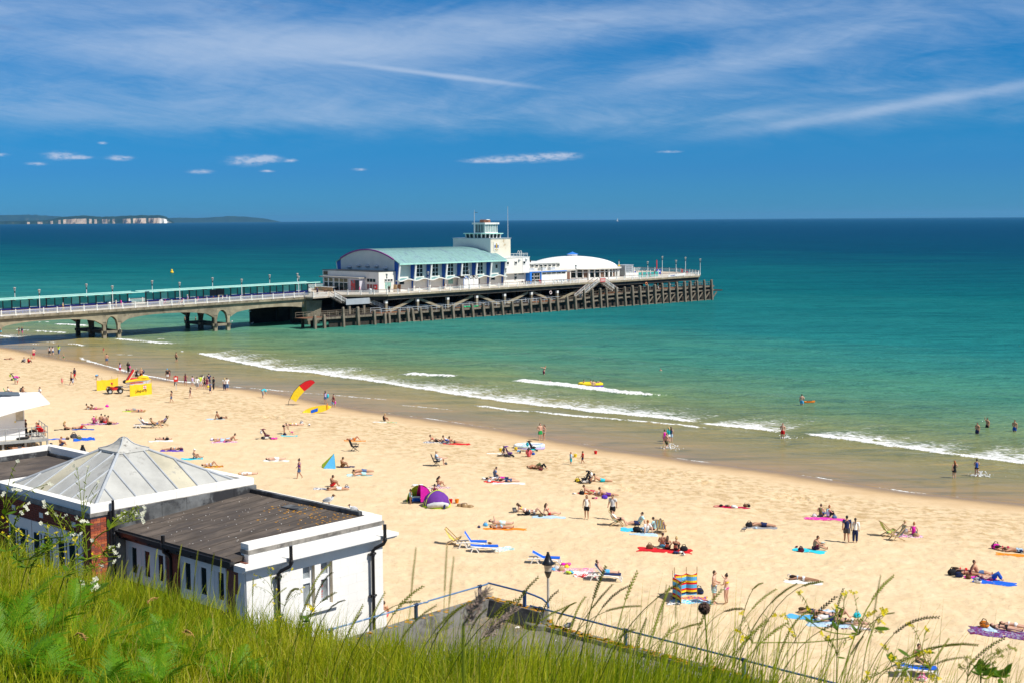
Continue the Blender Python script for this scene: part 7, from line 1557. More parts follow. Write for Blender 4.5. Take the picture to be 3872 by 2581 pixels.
deckchair('L',1990,1215,'olive/black/lime/olive','dark green deckchair in the middle of the left seated group',8); deckchair('L',2120,1185,'olive/cream/olive/khaki','olive deckchair at the right of the left seated group',175); deckchair('L',395,915,'lime/cream/lime/khaki','empty green striped deckchair near the hut roof',180)
campchair('M',1940,1162,'black','empty black folding chair alone on the sand',20,1.1); campchair('K',925,812,'black','black folding chair under the man with crossed legs',0,1.05); campchair('L',100,805,'green','green folding chair under the woman in white at far left',0)
o=bthing('cool_box','turquoise cool box beside the green folding chair','cool box','L',112,830); obj('body',MB().box(-.28,.28,-.2,.2,0,.42),cl('cyan'),o); obj('lid',MB().box(-.29,.29,-.21,.21,.42,.5),cl('aqua'),o)
pram('L',185,605,'black/lime','black pushchair with lime bag at the far left',0); pram('M',1065,1042,'maroon/white','maroon pushchair hung with white and red cloths',15); pram('K',1930,685,'purple/dgrey','purple pushchair beside the woman in a white skirt',10); pram('K',2255,605,'black/cyan','black pushchair with turquoise bag before the inflatable boat',20); pram('J',2000,605,'black/white','black pushchair with a white cloth by the prone man',190); pram('L',320,800,'black/dgrey','black pushchair behind the tanned man at far left',20)
pram('A',20,865,'black/magenta','dark pushchair with pink bag on the pier head',0) if False else None
for z,x,y,c,lb in (('J',1880,285,'yellow','yellow bucket held out between the two small boys'),('K',1205,1325,'orange','large orange bucket right of the purple tent'),('K',1115,1325,'red','tiny red spade bucket by the purple tent'),('I',497,245,'red','little red beaker near the waterline'),('J',1145,200,'yellow','yellow spade beside the crawling child'),('K',1815,608,'yellow','yellow inflatable toy behind the white towel')):
    o=bthing('bucket',lb,'bucket',z,x,y); obj('body',MB().lathe([(.09,0),(.13,.24)],10),cl(c),o); obj('handle',MB().tube([(.13*math.cos(q),0,.24+.12*math.sin(q)) for q in np.linspace(0,math.pi,7)],.012,4),cl('white'),o); o.scale = (1.25,)*3
o=bthing('ball','white and black football on the sand','ball','M',1487,912); obj('skin',MB().ell((0,0,.13),(.14,.14,.14),12,8),blotch('football',['white','white','black'],8.),o); obj('valve',MB().ell((.0,-.135,.15),(.015,.01,.015),6,4),cl('black'),o)
sc_=bthing('sandcastle','small crumbling sandcastle right of the purple tent','sandcastle','K',1290,1375); obj('tower',MB().lathe([(.28,0),(.22,.25),(.18,.27)],10,(.1,0,0)),SAND,sc_); obj('tower',MB().lathe([(.22,0),(.17,.2)],10,(-.25,.1,0)),SAND,sc_); obj('mound',MB().ell((.5,0,0),(.3,.2,.15)),SAND,sc_)
# towels,bags and heaps
for a in [('L',1260,975,'magenta','bright pink towel beside the two propped women',1.,.6),('L',740,1357,'royal','narrow blue towel left of the black rucksack',2.0,.6),('L',1085,1365,'royal','large rumpled blue towel pile right of the black rucksack',1.9,1.3,0,.28),('L',1660,1003,'lime','yellow green towel under the sleeping pair',1.3,.7),('L',1070,1235,'blue','blue towel under the man in red shorts',2.1,.7),('L',800,1238,'black','dark towel under the blonde woman',1.5,.6),
  ('L',1290,1165,'pink+navy+lilac','patterned pink blanket under the group of five',3.6,1.2),('L',230,828,'magenta+red+royal+pink','multicoloured beach blanket at far left',2.0,1.2),('L',2070,1382,'white','white towel under the woman in black bikini',2.2,.7),('M',130,1158,'violet','violet towel under the dark haired woman',2.0,.8),('M',330,1240,'cyan','turquoise towel under the woman in a white cap',1.8,.8),
  ('M',520,1316,'orange+maroon+yellow','orange patterned towel by the pyramid roof edge',1.9,.7),('M',1160,1256,'white','white towel under the man in pale shorts',2.2,.7),('M',1940,1062,'orange','orange towel under the woman with bent knees',2.,.7),('M',1985,1400,'aqua','turquoise and white towel beside the two men',2.1,.9),('M',650,1072,'white+pink+lilac','printed towel under three sunbathers',2.4,.8),('M',1290,1012,'cyan','turquoise towel near the crouching baby',1.6,.6),('M',1330,890,'yellow','yellow towel behind the bending woman',1.,.5),
  ('M',560,845,'ltblue','pale blue towel under the propped man',2.,.6),('M',1660,1535,'navy+white','navy and white towel beside the sitting man',2.,.9),('M',1820,1320,'navy','dark towel beside the half shelter',2.,.6),('K',130,198,'white','white towel behind the woman at the water edge',1.5,.6),('K',260,203,'green+yellow+sky','green yellow and blue towel at the water edge',1.8,.7),('K',1200,505,'red','red towel under the end woman of the prone row',2.6,.7),
  ('K',930,485,'white+navy','striped towel under the prone row',2.6,.9),('K',860,1110,'navy+white+red+white','flag patterned blanket of red white and blue',2.8,1.0),('K',1750,637,'white','plain white towel left of the seated woman',1.7,.6),('K',1920,1050,'white','white towel edge under the prone women',2.6,.9),('K',1720,1035,'red','red towel between the prone women',1.6,.7),('J',1550,1020,'ltblue','pale blue towel under the woman in a red bikini',2.3,.7),('J',1010,1180,'orange','orange red towel under the tanned couple',2.8,.6),
  ('J',985,1420,'white+aqua','crumpled white towel off the lounger foot',1.2,.8,20,.2),('J',1340,995,'black','dark towel under the woman with raised knees',2.,.7),('I',930,1180,'sky+cyan','bright blue towel in front of the reclining man',1.3,1.1,0,.1),('I',1090,1235,'ltblue','light blue towel under the man in a white shirt',1.8,.7),('I',1350,1440,'red','red blanket under the three people with bare backs',3.3,1.3,-4),('I',2180,910,'crimson','crimson towel left alone with clothes on it',2.6,.6,-6),('I',470,735,'crimson+orange','pink and orange towel under the prone trio',2.4,.7),
  ('S',1630,375,'magenta+pink','magenta towel under the two seated women',2.8,1.),('S',1440,755,'cyan','turquoise towel under the man reading',2.0,.95,-20),('S',880,485,'grey','grey towel under the broad bare back',2.,.8),('S',1370,1135,'white','white towel under the prone woman with a headband',2.1,.6),('T',650,520,'magenta+white+maroon','striped plum and white blanket by the deckchairs',1.9,1.),('T',1790,715,'orange','orange towel under the resting man at right edge',2.2,.7),('T',1420,960,'magenta','magenta towel in the group of four',1.8,.7),('T',1570,1015,'royal','royal blue towel under the man in jeans',2.3,.9),
  ('T',1640,1545,'maroon+purple+grey','plum paisley blanket at the lower right edge',3.,1.6),('T',1520,1510,'ltblue','pale blue cloth on the plum blanket',.9,.7,0,.12),('U',850,525,'sky','sky blue towel behind the tall grass, left pair',2.2,.8),('U',990,570,'ltblue','pale blue towel behind the tall grass, right pair',2.2,.9),('U',1120,590,'maroon+white','maroon patterned towel behind the tall grass',2.2,.7),('U',980,488,'white+ltblue','crumpled white cloth behind the yellow flowers',.8,.5,0,.15),
  ('V',2130,495,'yellow+red+blue+orange','rainbow towel before the striped windbreak',1.9,.6),('V',2150,525,'cyan+white+sky','turquoise checked towel before the striped windbreak',2.2,.75),('V',1100,240,'pink+white+crimson+cream','wide pink floral blanket behind the lantern',2.6,1.2,-8),('V',1190,270,'white','white edged towel right of the floral blanket',1.3,.6),('V',1215,298,'red+white','red towel hanging over the lounger head',1.3,.7,0,.2),('V',1990,545,'white+dgrey','small spotted cloth at the windbreak corner',.7,.4),('J',860,560,'white+navy','blue patterned cloth beside the boy in a grey shirt',1.6,.7)]:
    towel(a[0],a[1],a[2],a[3],a[4],*(list(a[5:])+[1.8,.85,0.,.05][len(a)-5:]))
for a in [('L',950,1345,'black+dgrey','black rucksack beside the blue towel pile',.95),('L',870,1365,'brown+black','brown bag at the left end of the belongings',.5),('L',1020,1365,'olive','dark green holdall between rucksack and blue towel',.7),('L',1380,945,'magenta','bright pink bag behind the two propped women',.55),('L',880,1235,'black','black bag by the blonde woman',.4),('L',1740,940,'black','small dark bag',.3) if False else ('M',85,1050,'black','square black bag beside the woman in black bikini',.55),('M',1412,888,'navy+white','navy and white sports bag near the football',.55),('M',1245,1003,'black+navy','dark nappy bag near the crouching baby',.5),
  ('M',1860,1535,'navy+white','blue and white bag beside the lying man',.6),('M',525,1055,'white+lilac','white bag at the head of three sunbathers',.5),('M',665,838,'brown','brown bag beside the propped man',.45),('M',225,1150,'maroon+navy','maroon bag at the violet towel end',.5),('K',920,472,'black','black bag among the prone row, left',.55),('K',1015,495,'navy+grey','navy bag among the prone row, middle',.5),('K',1075,505,'black+grey','grey bag among the prone row, right',.5),('K',1050,790,'dgrey','dark shoes bag at the crossed legged man feet',.4),('K',2265,655,'blue','blue bag beside the coral hoodie',.5),
  ('J',1450,445,'brown+maroon','brown leather bag beside the dark trousers',.6),('J',1905,585,'black+yellow','black bag with bright flap left of the pushchair',.65),('J',1960,745,'black','flat black bag by the pink shorts man',.65),('J',2240,795,'violet','violet blue cool bag in front of the prone pair',.65),('J',1450,1020,'brown+olive','straw coloured bag by the red bikini',.45),('J',1290,995,'black','black bag under the magazine readers',.6),('J',770,1135,'sky','bright blue cool bag behind the tanned couple',.5),('J',815,590,'ltblue+white','pale bag at the heads of the prone women',.4),('J',640,1100,'navy','navy bag far left of the tanned couple',.01) if False else ('J',690,1155,'navy','small navy sandals pile left of the tanned couple',.3),
  ('I',1005,1205,'black','black rucksack between blue towels',.8),('I',1165,1415,'brown','maroon brown bag left of the red blanket',.65),('I',1585,1440,'black','black bag at the right corner of the red blanket',.7),('I',1580,1495,'black+white','black flip flops and bag below the red blanket',.4),('S',685,235,'brown','brown bag at the end of the crimson towel',.5),('S',720,233,'black','black bag at the end of the crimson towel',.45),('S',725,470,'black','black rucksack at the head of the bare back',.7),('S',1505,352,'white','white handbag left of the seated women',.5),('S',1740,370,'denim','blue denim bag right of the seated women',.5),
  ('S',1345,765,'black+maroon','dark tartan bag on the turquoise towel end',.6),('T',740,525,'tan','tan straw hat bag behind the pink vest woman',.6),('T',1580,655,'black+magenta','black rucksack with bright print near right edge',.8),('T',1120,930,'black','black bag at the left end of the group of four',.8),('T',1190,950,'black+navy','second dark bag in the group of four',.7),('T',1290,968,'brown','small brown handbag in the group of four',.5),('T',1390,1010,'navy+white','navy and white rucksack at the jeans man head',.7),('T',455,490,'green','dark green bag under the green deckchair',.5),('T',1460,1480,'brown+orange','brown basket bag on the plum blanket',.7),
  ('U',1085,495,'brown','round brown bag behind the yellow flowers',.55),('U',1185,520,'cyan','turquoise bag behind the yellow flowers',.55),('V',2220,455,'black+navy','black rucksack leaning at the windbreak end',.75),('V',920,250,'sky','blue bag left of the basket by the lantern',.4),('V',995,250,'tan','straw basket beside the floral blanket',.55),('V',950,240,'lgrey','silver grey bag behind the lantern',.5),('V',1040,225,'yellow','yellow bag on the floral blanket',.4),('U',1640,965,'pink+white','pink and white bag under the bottom right lounger',.6),('L',340,800,'orange','orange bag hanging near the tanned man',.35)]:
    bag(a[0],a[1],a[2],a[3],a[4],a[5],r_.uniform(-30,30))
for a in [('I',2110,895,('black','grey','brown'),'dark clothes dropped on the crimson towel',.4),('I',2200,908,('white',),'white garment on the crimson towel',.7),('M',660,1075,('pink','navy'),'pink and navy clothes beside three sunbathers',.35),('K',660,1095,('white','white'),'white cloth at the left end of the flag blanket',.5),('J',760,560,('white','black'),'white clothes left of the prone women',.45),('V',1020,205,('magenta','pink'),'magenta clothes behind the straw basket',.45),('V',1060,275,('white','lime','sky'),'white and lime packets before the floral blanket',.4),('J',820,1355,('maroon','brown'),'maroon clothes on the far lounger foot',.3),('I',480,800,('maroon','pink'),'plum sandals before the prone trio',.3),('I',225,745,('grey','white'),'pair of grey trainers left alone on the sand',.28),('L',1130,975,('white',),'white wrap under the propped women',.4),('M',1130,1045,('magenta','pink'),'magenta clothes right of the maroon pushchair',.5),('S',800,495,('ltblue',),'pale blue book beside the bare back',.3),('S',1330,722,('maroon','grey'),'plum cloth above the tartan bag',.25),('M',1150,1,('white',),'',.1) if False else ('I',1530,1475,('navy','white'),'striped cloth at the red blanket corner',.45)]:
    heap(*a)
# ------------------------------------------------------------------ people
def J(**k): return k
def sym(d):
    o={}
    for k,v in d.items():
        if k.endswith('_'): o[k[:-1]+'L'] = np.array(v,float); o[k[:-1]+'R'] = np.array([v[0],-v[1],v[2]],float)
        else: o[k]=np.array(v,float)
    return o
UP=dict(pel=(0,0,.53),wai=(0,0,.615),che=(.005,0,.725),nek=(0,0,.835),hea=(.015,0,.915),sh_=(0,.105,.81),el_=(-.015,.14,.66),wr_=(.03,.145,.52),ha_=(.045,.14,.475),hi_=(0,.052,.51),kn_=(.015,.058,.285),an_=(-.01,.06,.05),to_=(.075,.07,.02))
LB=dict(pel=(0,0,.075),wai=(-.09,0,.075),che=(-.2,0,.08),nek=(-.315,0,.08),hea=(-.395,0,.09),sh_=(-.29,.105,.075),el_=(-.17,.165,.045),wr_=(-.05,.17,.045),ha_=(0,.16,.045),hi_=(.03,.05,.065),kn_=(.255,.06,.065),an_=(.48,.06,.045),to_=(.5,.08,.11))
SI=dict(pel=(0,0,.065),wai=(-.02,0,.15),che=(-.03,0,.26),nek=(-.005,0,.365),hea=(.02,0,.445),sh_=(-.015,.105,.34),el_=(0,.145,.2),wr_=(.11,.11,.14),ha_=(.15,.10,.13),hi_=(.03,.055,.06),kn_=(.25,.07,.095),an_=(.45,.07,.04),to_=(.475,.085,.11))
def mk(base,front=(1,0,0),**kw):
    d=dict(base); d.update(kw); o=sym(d)
    for k,v in kw.items():
        if k.endswith('L') or k.endswith('R'): o[k] = np.array(v,float)
    o['front'] = np.array(front,float); return o
POSE=dict(
    stand=mk(UP),stand2=mk(UP,elR=(-.06,-.16,.68),wrR=(.03,-.10,.60),haR=(.06,-.07,.60),knL=(.04,.06,.29)),
    hold=mk(UP,el_=(.0,.135,.66),wr_=(.12,.09,.62),ha_=(.16,.07,.63)),wave=mk(UP,elR=(.03,-.16,.86),wrR=(.07,-.14,.98),haR=(.075,-.13,1.03)),
    point=mk(UP,elR=(.10,-.13,.76),wrR=(.20,-.10,.84),haR=(.22,-.09,.88),elL=(.02,.14,.67),wrL=(.12,.1,.62),haL=(.15,.09,.62)),
    walk=mk(UP,knL=(.08,.058,.29),anL=(.11,.06,.055),toL=(.18,.07,.03),knR=(-.01,-.058,.285),anR=(-.14,-.06,.085),toR=(-.08,-.065,.03),elL=(-.06,.14,.67),wrL=(-.05,.15,.53),haL=(-.04,.15,.485),elR=(.03,-.14,.66),wrR=(.12,-.14,.55),haR=(.15,-.14,.51)),
    lean=mk(UP,wai=(.03,0,.61),che=(.08,0,.71),nek=(.12,0,.81),hea=(.16,0,.88),sh_=(.11,.105,.79),el_=(-.03,.2,.80),wr_=(-.13,.26,.84),ha_=(-.17,.28,.85)),
    bend=mk(UP,(.3,0,-.95),pel=(-.05,0,.52),wai=(.03,0,.59),che=(.14,0,.6),nek=(.24,0,.57),hea=(.31,0,.54),sh_=(.21,.1,.57),el_=(.22,.12,.42),wr_=(.26,.1,.29),ha_=(.28,.09,.25)),
    lie=mk(LB,(0,0,1)),lieknee=mk(LB,(0,0,1),kn_=(.17,.055,.235),an_=(.3,.055,.04),to_=(.37,.06,.02),el_=(-.2,.17,.05),wr_=(-.08,.1,.12),ha_=(-.04,.06,.13)),
    lieone=mk(LB,(0,0,1),knR=(.17,-.06,.23),anR=(.31,-.06,.04),toR=(.38,-.06,.02)),liearms=mk(LB,(0,0,1),el_=(-.36,.17,.07),wr_=(-.44,.06,.10),ha_=(-.42,.03,.11)),
    liephone=mk(LB,(0,0,1),el_=(-.2,.14,.13),wr_=(-.24,.04,.27),ha_=(-.25,.03,.31),nek=(-.31,0,.10),hea=(-.38,0,.15)),
    prone=mk(LB,(0,.5,-.8),el_=(-.37,.17,.045),wr_=(-.46,.07,.04),ha_=(-.44,.03,.04),to_=(.54,.06,.03)),propped=mk(LB,(-1,0,0),wai=(-.09,0,.1),che=(-.18,0,.165),nek=(-.26,0,.245),hea=(-.31,0,.315),sh_=(-.25,.1,.21),el_=(-.28,.12,.035),wr_=(-.39,.06,.035),ha_=(-.43,.04,.04),to_=(.54,.06,.03)),
    pronekick=mk(LB,(-1,0,0),wai=(-.09,0,.1),che=(-.18,0,.165),nek=(-.26,0,.245),hea=(-.31,0,.315),sh_=(-.25,.1,.21),el_=(-.28,.12,.035),wr_=(-.39,.06,.035),ha_=(-.43,.04,.04),anL=(.33,.05,.26),toL=(.33,.05,.33),to_=(.54,.06,.03)) ,
    sit=mk(SI),sitk=mk(SI,kn_=(.19,.06,.235),an_=(.28,.06,.04),to_=(.36,.065,.02),el_=(.07,.14,.23),wr_=(.2,.09,.2),ha_=(.24,.05,.2),nek=(.02,0,.36),hea=(.06,0,.43)),
    sitone=mk(SI,knR=(.19,-.06,.235),anR=(.28,-.06,.04),toR=(.36,-.065,.02),elR=(.07,-.14,.24),wrR=(.17,-.1,.25),haR=(.21,-.09,.25)),sitback=mk(SI,wai=(-.05,0,.145),che=(-.1,0,.24),nek=(-.13,0,.345),hea=(-.13,0,.43),sh_=(-.13,.105,.32),el_=(-.22,.14,.18),wr_=(-.24,.15,.04),ha_=(-.23,.16,.025)),
    sitcross=mk(SI,kn_=(.16,.16,.08),an_=(.17,-.04,.045),to_=(.2,-.1,.04),el_=(.03,.15,.21),wr_=(.13,.1,.13),ha_=(.17,.08,.12),hea=(.05,0,.44)),siteat=mk(SI,elR=(.1,-.13,.27),wrR=(.23,-.1,.3),haR=(.28,-.09,.31)),
    read=mk(SI,wai=(.0,0,.15),che=(.03,0,.26),nek=(.09,0,.355),hea=(.13,0,.43),sh_=(.07,.105,.335),el_=(.17,.13,.22),wr_=(.3,.08,.2),ha_=(.34,.06,.2),kn_=(.22,.1,.13)),
    chair=mk(SI,pel=(0,0,.285),wai=(-.05,0,.37),che=(-.09,0,.475),nek=(-.1,0,.58),hea=(-.09,0,.665),sh_=(-.1,.105,.555),el_=(-.04,.15,.42),wr_=(.1,.12,.38),ha_=(.14,.1,.38),hi_=(.03,.055,.28),kn_=(.26,.065,.30),an_=(.27,.065,.05),to_=(.35,.07,.02)),
    chairx=mk(SI,pel=(0,0,.285),wai=(-.05,0,.37),che=(-.09,0,.475),nek=(-.1,0,.58),hea=(-.09,0,.665),sh_=(-.1,.105,.555),el_=(-.02,.15,.43),wr_=(.12,.08,.42),ha_=(.16,.06,.42),hi_=(.03,.055,.28),knL=(.26,.065,.30),anL=(.27,.065,.05),toL=(.35,.07,.02),knR=(.26,-.03,.38),anR=(.42,.04,.37),toR=(.47,.05,.42)),
    deck=mk(SI,pel=(.02,0,.2),wai=(-.06,0,.265),che=(-.13,0,.36),nek=(-.19,0,.455),hea=(-.185,0,.54),sh_=(-.18,.105,.43),el_=(-.1,.16,.32),wr_=(.06,.12,.3),ha_=(.1,.1,.3),hi_=(.05,.055,.2),kn_=(.27,.07,.29),an_=(.38,.07,.05),to_=(.46,.075,.02)),
    loung=mk(LB,(.6,0,.8),wai=(-.07,0,.12),che=(-.13,0,.22),nek=(-.2,0,.32),hea=(-.2,0,.40),sh_=(-.19,.105,.30),el_=(-.12,.17,.19),wr_=(0,.16,.11),ha_=(.04,.15,.1)),
    crawl=mk(UP,(.8,0,-.4),pel=(0,0,.27),wai=(.08,0,.28),che=(.18,0,.29),nek=(.28,0,.31),hea=(.35,0,.36),sh_=(.26,.09,.29),el_=(.26,.1,.16),wr_=(.27,.1,.03),ha_=(.31,.1,.02),hi_=(-.01,.055,.25),kn_=(.03,.07,.04),an_=(-.18,.07,.035),to_=(-.24,.07,.02)),
    squat=mk(UP,pel=(-.05,0,.17),wai=(-.03,0,.25),che=(.03,0,.35),nek=(.08,0,.44),hea=(.11,0,.52),sh_=(.07,.1,.42),el_=(.13,.12,.3),wr_=(.2,.08,.2),ha_=(.23,.07,.17),hi_=(-.03,.06,.17),kn_=(.13,.09,.27),an_=(.02,.07,.05),to_=(.1,.08,.02)))
RAD=dict(pel=.076,wai=.066,che=.080,nek=.036,hea=.034,sh=.043,el=.029,wr=.021,ha=.022,hi=.062,th=.056,kn=.040,ca=.036,an=.024,to=.020)
SKIN=[mat('skin_'+n,c,.5,.08,6.,.05,30.,spec=.35) for n,c in (('fair',(.64,.38,.27)),('tanned',(.50,.265,.16)),('brown',(.34,.17,.095)),('dark',(.16,.08,.05)))]
HAIR=dict(black=(.02,.016,.014),brown=(.085,.045,.022),blonde=(.55,.38,.15),ginger=(.36,.12,.03),grey=(.42,.40,.37),dark=(.04,.025,.018))
EYE=mat('eye_dark',(.02,.02,.02),.3)
MC={}
def body_mesh(pose,sx):
    key=('body',pose,sx)
    if key in MC: return MC[key]
    p=POSE[pose]; f=.90 if sx=='f' else (1.06 if sx=='m' else 1.12); V=[]; E=[]; R=[]; ix={}
    def av(k,q,r): ix[k]=len(V); V.append(tuple(q)); R.append(r); return ix[k]
    def ae(a,b): E.append((ix[a],ix[b]))
    for k in ('pel','wai','che','nek','hea'): av(k,p[k],RAD[k]*(f if k not in ('wai',) else f*(.86 if sx=='f' else 1)))
    ae('pel','wai'); ae('wai','che'); ae('che','nek'); ae('nek','hea')
    for s in 'LR':
        for k in ('sh','el','wr','ha'): av(k+s,p[k+s],RAD[k]*f*(.88 if sx=='f' else 1))
        av('hi'+s,p['hi'+s],RAD['hi']*f*(1.1 if sx=='f' else 1)); av('th'+s,p['hi'+s]*.5+p['kn'+s]*.5,RAD['th']*f); av('kn'+s,p['kn'+s],RAD['kn']*f); av('ca'+s,p['kn'+s]*.62+p['an'+s]*.38,RAD['ca']*f); av('an'+s,p['an'+s],RAD['an']*f); av('to'+s,p['to'+s],RAD['to'])
        for a,b in (('che','sh'+s),('sh'+s,'el'+s),('el'+s,'wr'+s),('wr'+s,'ha'+s),('pel','hi'+s),('hi'+s,'th'+s),('th'+s,'kn'+s),('kn'+s,'ca'+s),('ca'+s,'an'+s),('an'+s,'to'+s)): ae(a,b)
    me=bpy.data.meshes.new('tmp'); me.from_pydata(V,E,[]); o=bpy.data.objects.new('tmp',me); COL.objects.link(o); o.modifiers.new('s','SKIN')
    for i,sv in enumerate(me.skin_vertices[0].data): sv.radius=(R[i],R[i]); sv.use_root=(i==0)
    sb=o.modifiers.new('b','SUBSURF'); sb.levels = 1; sb.render_levels = 1
    dg=bpy.context.evaluated_depsgraph_get(); ev=bpy.data.meshes.new_from_object(o.evaluated_get(dg)); mb=MB()
    vs=[tuple(v.co) for v in ev.vertices]; mb.add(vs,[tuple(q.vertices) for q in ev.polygons],True); bpy.data.objects.remove(o)
    fr=p['front']/np.linalg.norm(p['front']); upv=p['hea']-p['nek']; upv=upv/np.linalg.norm(upv); fr=fr-upv*(fr@upv)*.5; fr /= np.linalg.norm(fr); sd=np.cross(upv,fr); sd /= np.linalg.norm(sd); up2=np.cross(fr,sd)
    hk=1.22 if sx=='c' else 1.0
    mb.ell(p['hea'],(.054*hk,.043*hk,.064*hk),10,8,[fr,sd,up2]); mb.ell(p['hea']+fr*.052*hk-up2*.004,(.014,.008,.014),5,4,[fr,sd,up2])
    for s in (-1,1): mb.ell(p['hea']+sd*s*.043*hk-up2*.003,(.012,.006,.016),5,4,[fr,sd,up2])
    for s in 'LR':     # fingers and thumb rooted inside the palm
        d=p['ha'+s]-p['wr'+s]; d=d/(np.linalg.norm(d)+1e-9); ac=np.cross(d,upv); ac=ac/(np.linalg.norm(ac)+1e-9); cu=np.cross(ac,d)
        for j,L in enumerate((.034,.040,.042,.036)):
            b=p['ha'+s]+ac*(j-1.5)*.0085; mb.tube([b-d*.006,b+d*L*.55,b+d*L*.9+cu*L*.3],[.0052,.0046,.0032],4)
        b=p['ha'+s]-d*.012+ac*.018; mb.tube([b,b+ac*.012+d*.014,b+ac*.014+d*.03],[.006,.005,.0036],4)
    MC[key]=mb.mesh('body_'+pose); MC[('fr',pose)] = (fr,sd,up2,hk); return MC[key]
def garment(pose,sx,g):
    key=(g,pose,sx)
    if key in MC: return MC[key]
    p=POSE[pose]; f=(.90 if sx=='f' else (1.06 if sx=='m' else 1.12)); k=1.13*f; mb=MB()
    fr=p['front']/np.linalg.norm(p['front']); L=lambda a,b,t: p[a]*(1-t)+p[b]*t
    torso=lambda a,b: [L(*a) if isinstance(a,tuple) else p[a] for a in ()]
    def legs(t,r0,r1):
        for s in 'LR': mb.tube([p['pel']*.35+p['hi'+s]*.65,L('hi'+s,'kn'+s,min(t,1.)*.5),L('hi'+s,'kn'+s,min(t,1.))]+([L('kn'+s,'an'+s,t-1)] if t>1 else []),[.070*f*r0,.066*f*r0,.056*f*r1]+([.044*f*r1] if t>1 else []),9)
    def sleeves(t,r=1.):
        for s in 'LR': mb.tube([p['che']*.35+p['sh'+s]*.65+(p['nek']-p['che'])*.06,p['sh'+s],L('sh'+s,'el'+s,min(t,1.))]+([L('el'+s,'wr'+s,t-1)] if t>1 else []),[.058*f,.053*f*r,.043*f*r]+([.031*f*r] if t>1 else []),8)
    tw=lambda a,b: L(a,b,.5)
    if g=='shorts': mb.tube([L('pel','wai',.45),p['pel'],p['pel']*.5+(p['hiL']+p['hiR'])*.25],[.078*f,.090*f,.085*f],10); legs(.72,1.06,1.12)
    elif g=='briefs': mb.tube([L('pel','wai',.28),p['pel'],p['pel']*.3+(p['hiL']+p['hiR'])*.35],[.082*k,.088*k,.080*k],10); legs(.12,1.06,1.1)
    elif g=='trousers': mb.tube([L('pel','wai',.45),p['pel'],p['pel']*.5+(p['hiL']+p['hiR'])*.25],[.078*f,.088*f,.085*f],10); legs(1.85,1.06,1.05)
    elif g=='crops': mb.tube([L('pel','wai',.45),p['pel'],p['pel']*.5+(p['hiL']+p['hiR'])*.25],[.078*f,.088*f,.085*f],10); legs(1.3,1.05,1.0)
    elif g=='skirt': mb.tube([L('pel','wai',.5),p['pel'],(p['hiL']+p['hiR'])*.5*.6+(p['knL']+p['knR'])*.5*.4],[.074*f,.094*f,.125*f],10)
    elif g in ('tee','longsleeve','vest','dress','swimsuit','hoodie'):
        pts=[p['pel'],tw('pel','wai'),p['wai'],p['che'],L('che','nek',.45),L('che','nek',.8)]; fat=1.12 if g=='hoodie' else 1.
        mb.tube(pts,[q*f*fat for q in (.092,.084,.080,.092,.074,.045)],10)
        if g=='tee': sleeves(.62)
        if g in ('longsleeve','hoodie'): sleeves(1.92,fat*1.02)
        if g=='vest' or g=='dress':
            for s in 'LR': mb.tube([L('che','nek',.4),p['sh'+s]*.72+p['che']*.28+(p['nek']-p['che'])*.10],[.05*f,.046*f],7)
        if g=='dress': mb.tube([p['wai'],p['pel'],(p['hiL']+p['hiR'])*.5*.45+(p['knL']+p['knR'])*.5*.55],[.075*f,.095*f,.13*f],10)
        if g=='swimsuit': legs(.1,1.06,1.1)
        if g=='hoodie': mb.ell(p['nek']-fr*.035,(.06,.07,.045),8,6)
    elif g=='bra': mb.tube([L('wai','che',.72),L('wai','che',.9),L('che','nek',.08)],[.079*k,.084*k,.080*k],10)
    elif g=='wrap': mb.tube([L('pel','wai',.4),p['pel'],(p['hiL']+p['hiR'])*.5*.3+(p['knL']+p['knR'])*.5*.7,],[.082*f,.098*f,.115*f],10)
    me=mb.mesh(g); MC[key]=me; return me
def head_piece(pose,sx,kind):
    key=('head',kind,pose,sx)
    if key in MC: return MC[key]
    body_mesh(pose,sx); p=POSE[pose]; fr,sd,up,hk=MC[('fr',pose)]; h=p['hea']; mb=MB(); A=[fr,sd,up]
    if kind in ('short','long','bun','tail'): mb.ell(h-fr*.013*hk+up*.016*hk,(.054*hk,.050*hk,.062*hk),9,7,A)
    if kind=='long': bk = p['che']-p['nek']; bk=bk/np.linalg.norm(bk); mb.tube([h-fr*.03+up*.02,h-fr*.045-up*.03,p['nek']-fr*.055,p['nek']-fr*.07+bk*.075],[.045,.05,.05,.022],8)
    if kind=='tail': bk = p['che']-p['nek']; bk=bk/np.linalg.norm(bk); mb.tube([h-fr*.06,h-fr*.085-up*.03,p['nek']-fr*.08+bk*.06,p['nek']-fr*.075+bk*.13],[.02,.022,.02,.008],6)
    if kind=='bun': mb.ell(h-fr*.03+up*.078*hk,(.026,.026,.026),7,5)
    if kind=='cap': mb.ell(h-fr*.004+up*.024*hk,(.058*hk,.05*hk,.052*hk),9,7,A); mb.ell(h+fr*.06+up*.028*hk,(.034,.034,.007),7,4,A)
    if kind=='sunhat': mb.ell(h+up*.026*hk,(.056*hk,.05*hk,.054*hk),9,7,A); mb.ell(h+up*.022*hk,(.10*hk,.095*hk,.008),12,4,A)
    if kind=='eyes':
        for s in (-1,1): mb.ell(h+fr*.048*hk+sd*s*.018*hk+up*.012,(.006,.007,.005),5,4,A)
        mb.ell(h+fr*.049*hk-up*.028*hk,(.004,.014,.003),5,4,A)
    if kind=='glasses':
        for s in (-1,1): mb.ell(h+fr*.05*hk+sd*s*.02*hk+up*.010,(.008,.019,.013),6,4,A)
        mb.beam(h+fr*.054*hk-sd*.03+up*.012,h+fr*.054*hk+sd*.03+up*.012,.006)
    MC[key]=mb.mesh(kind); return MC[key]
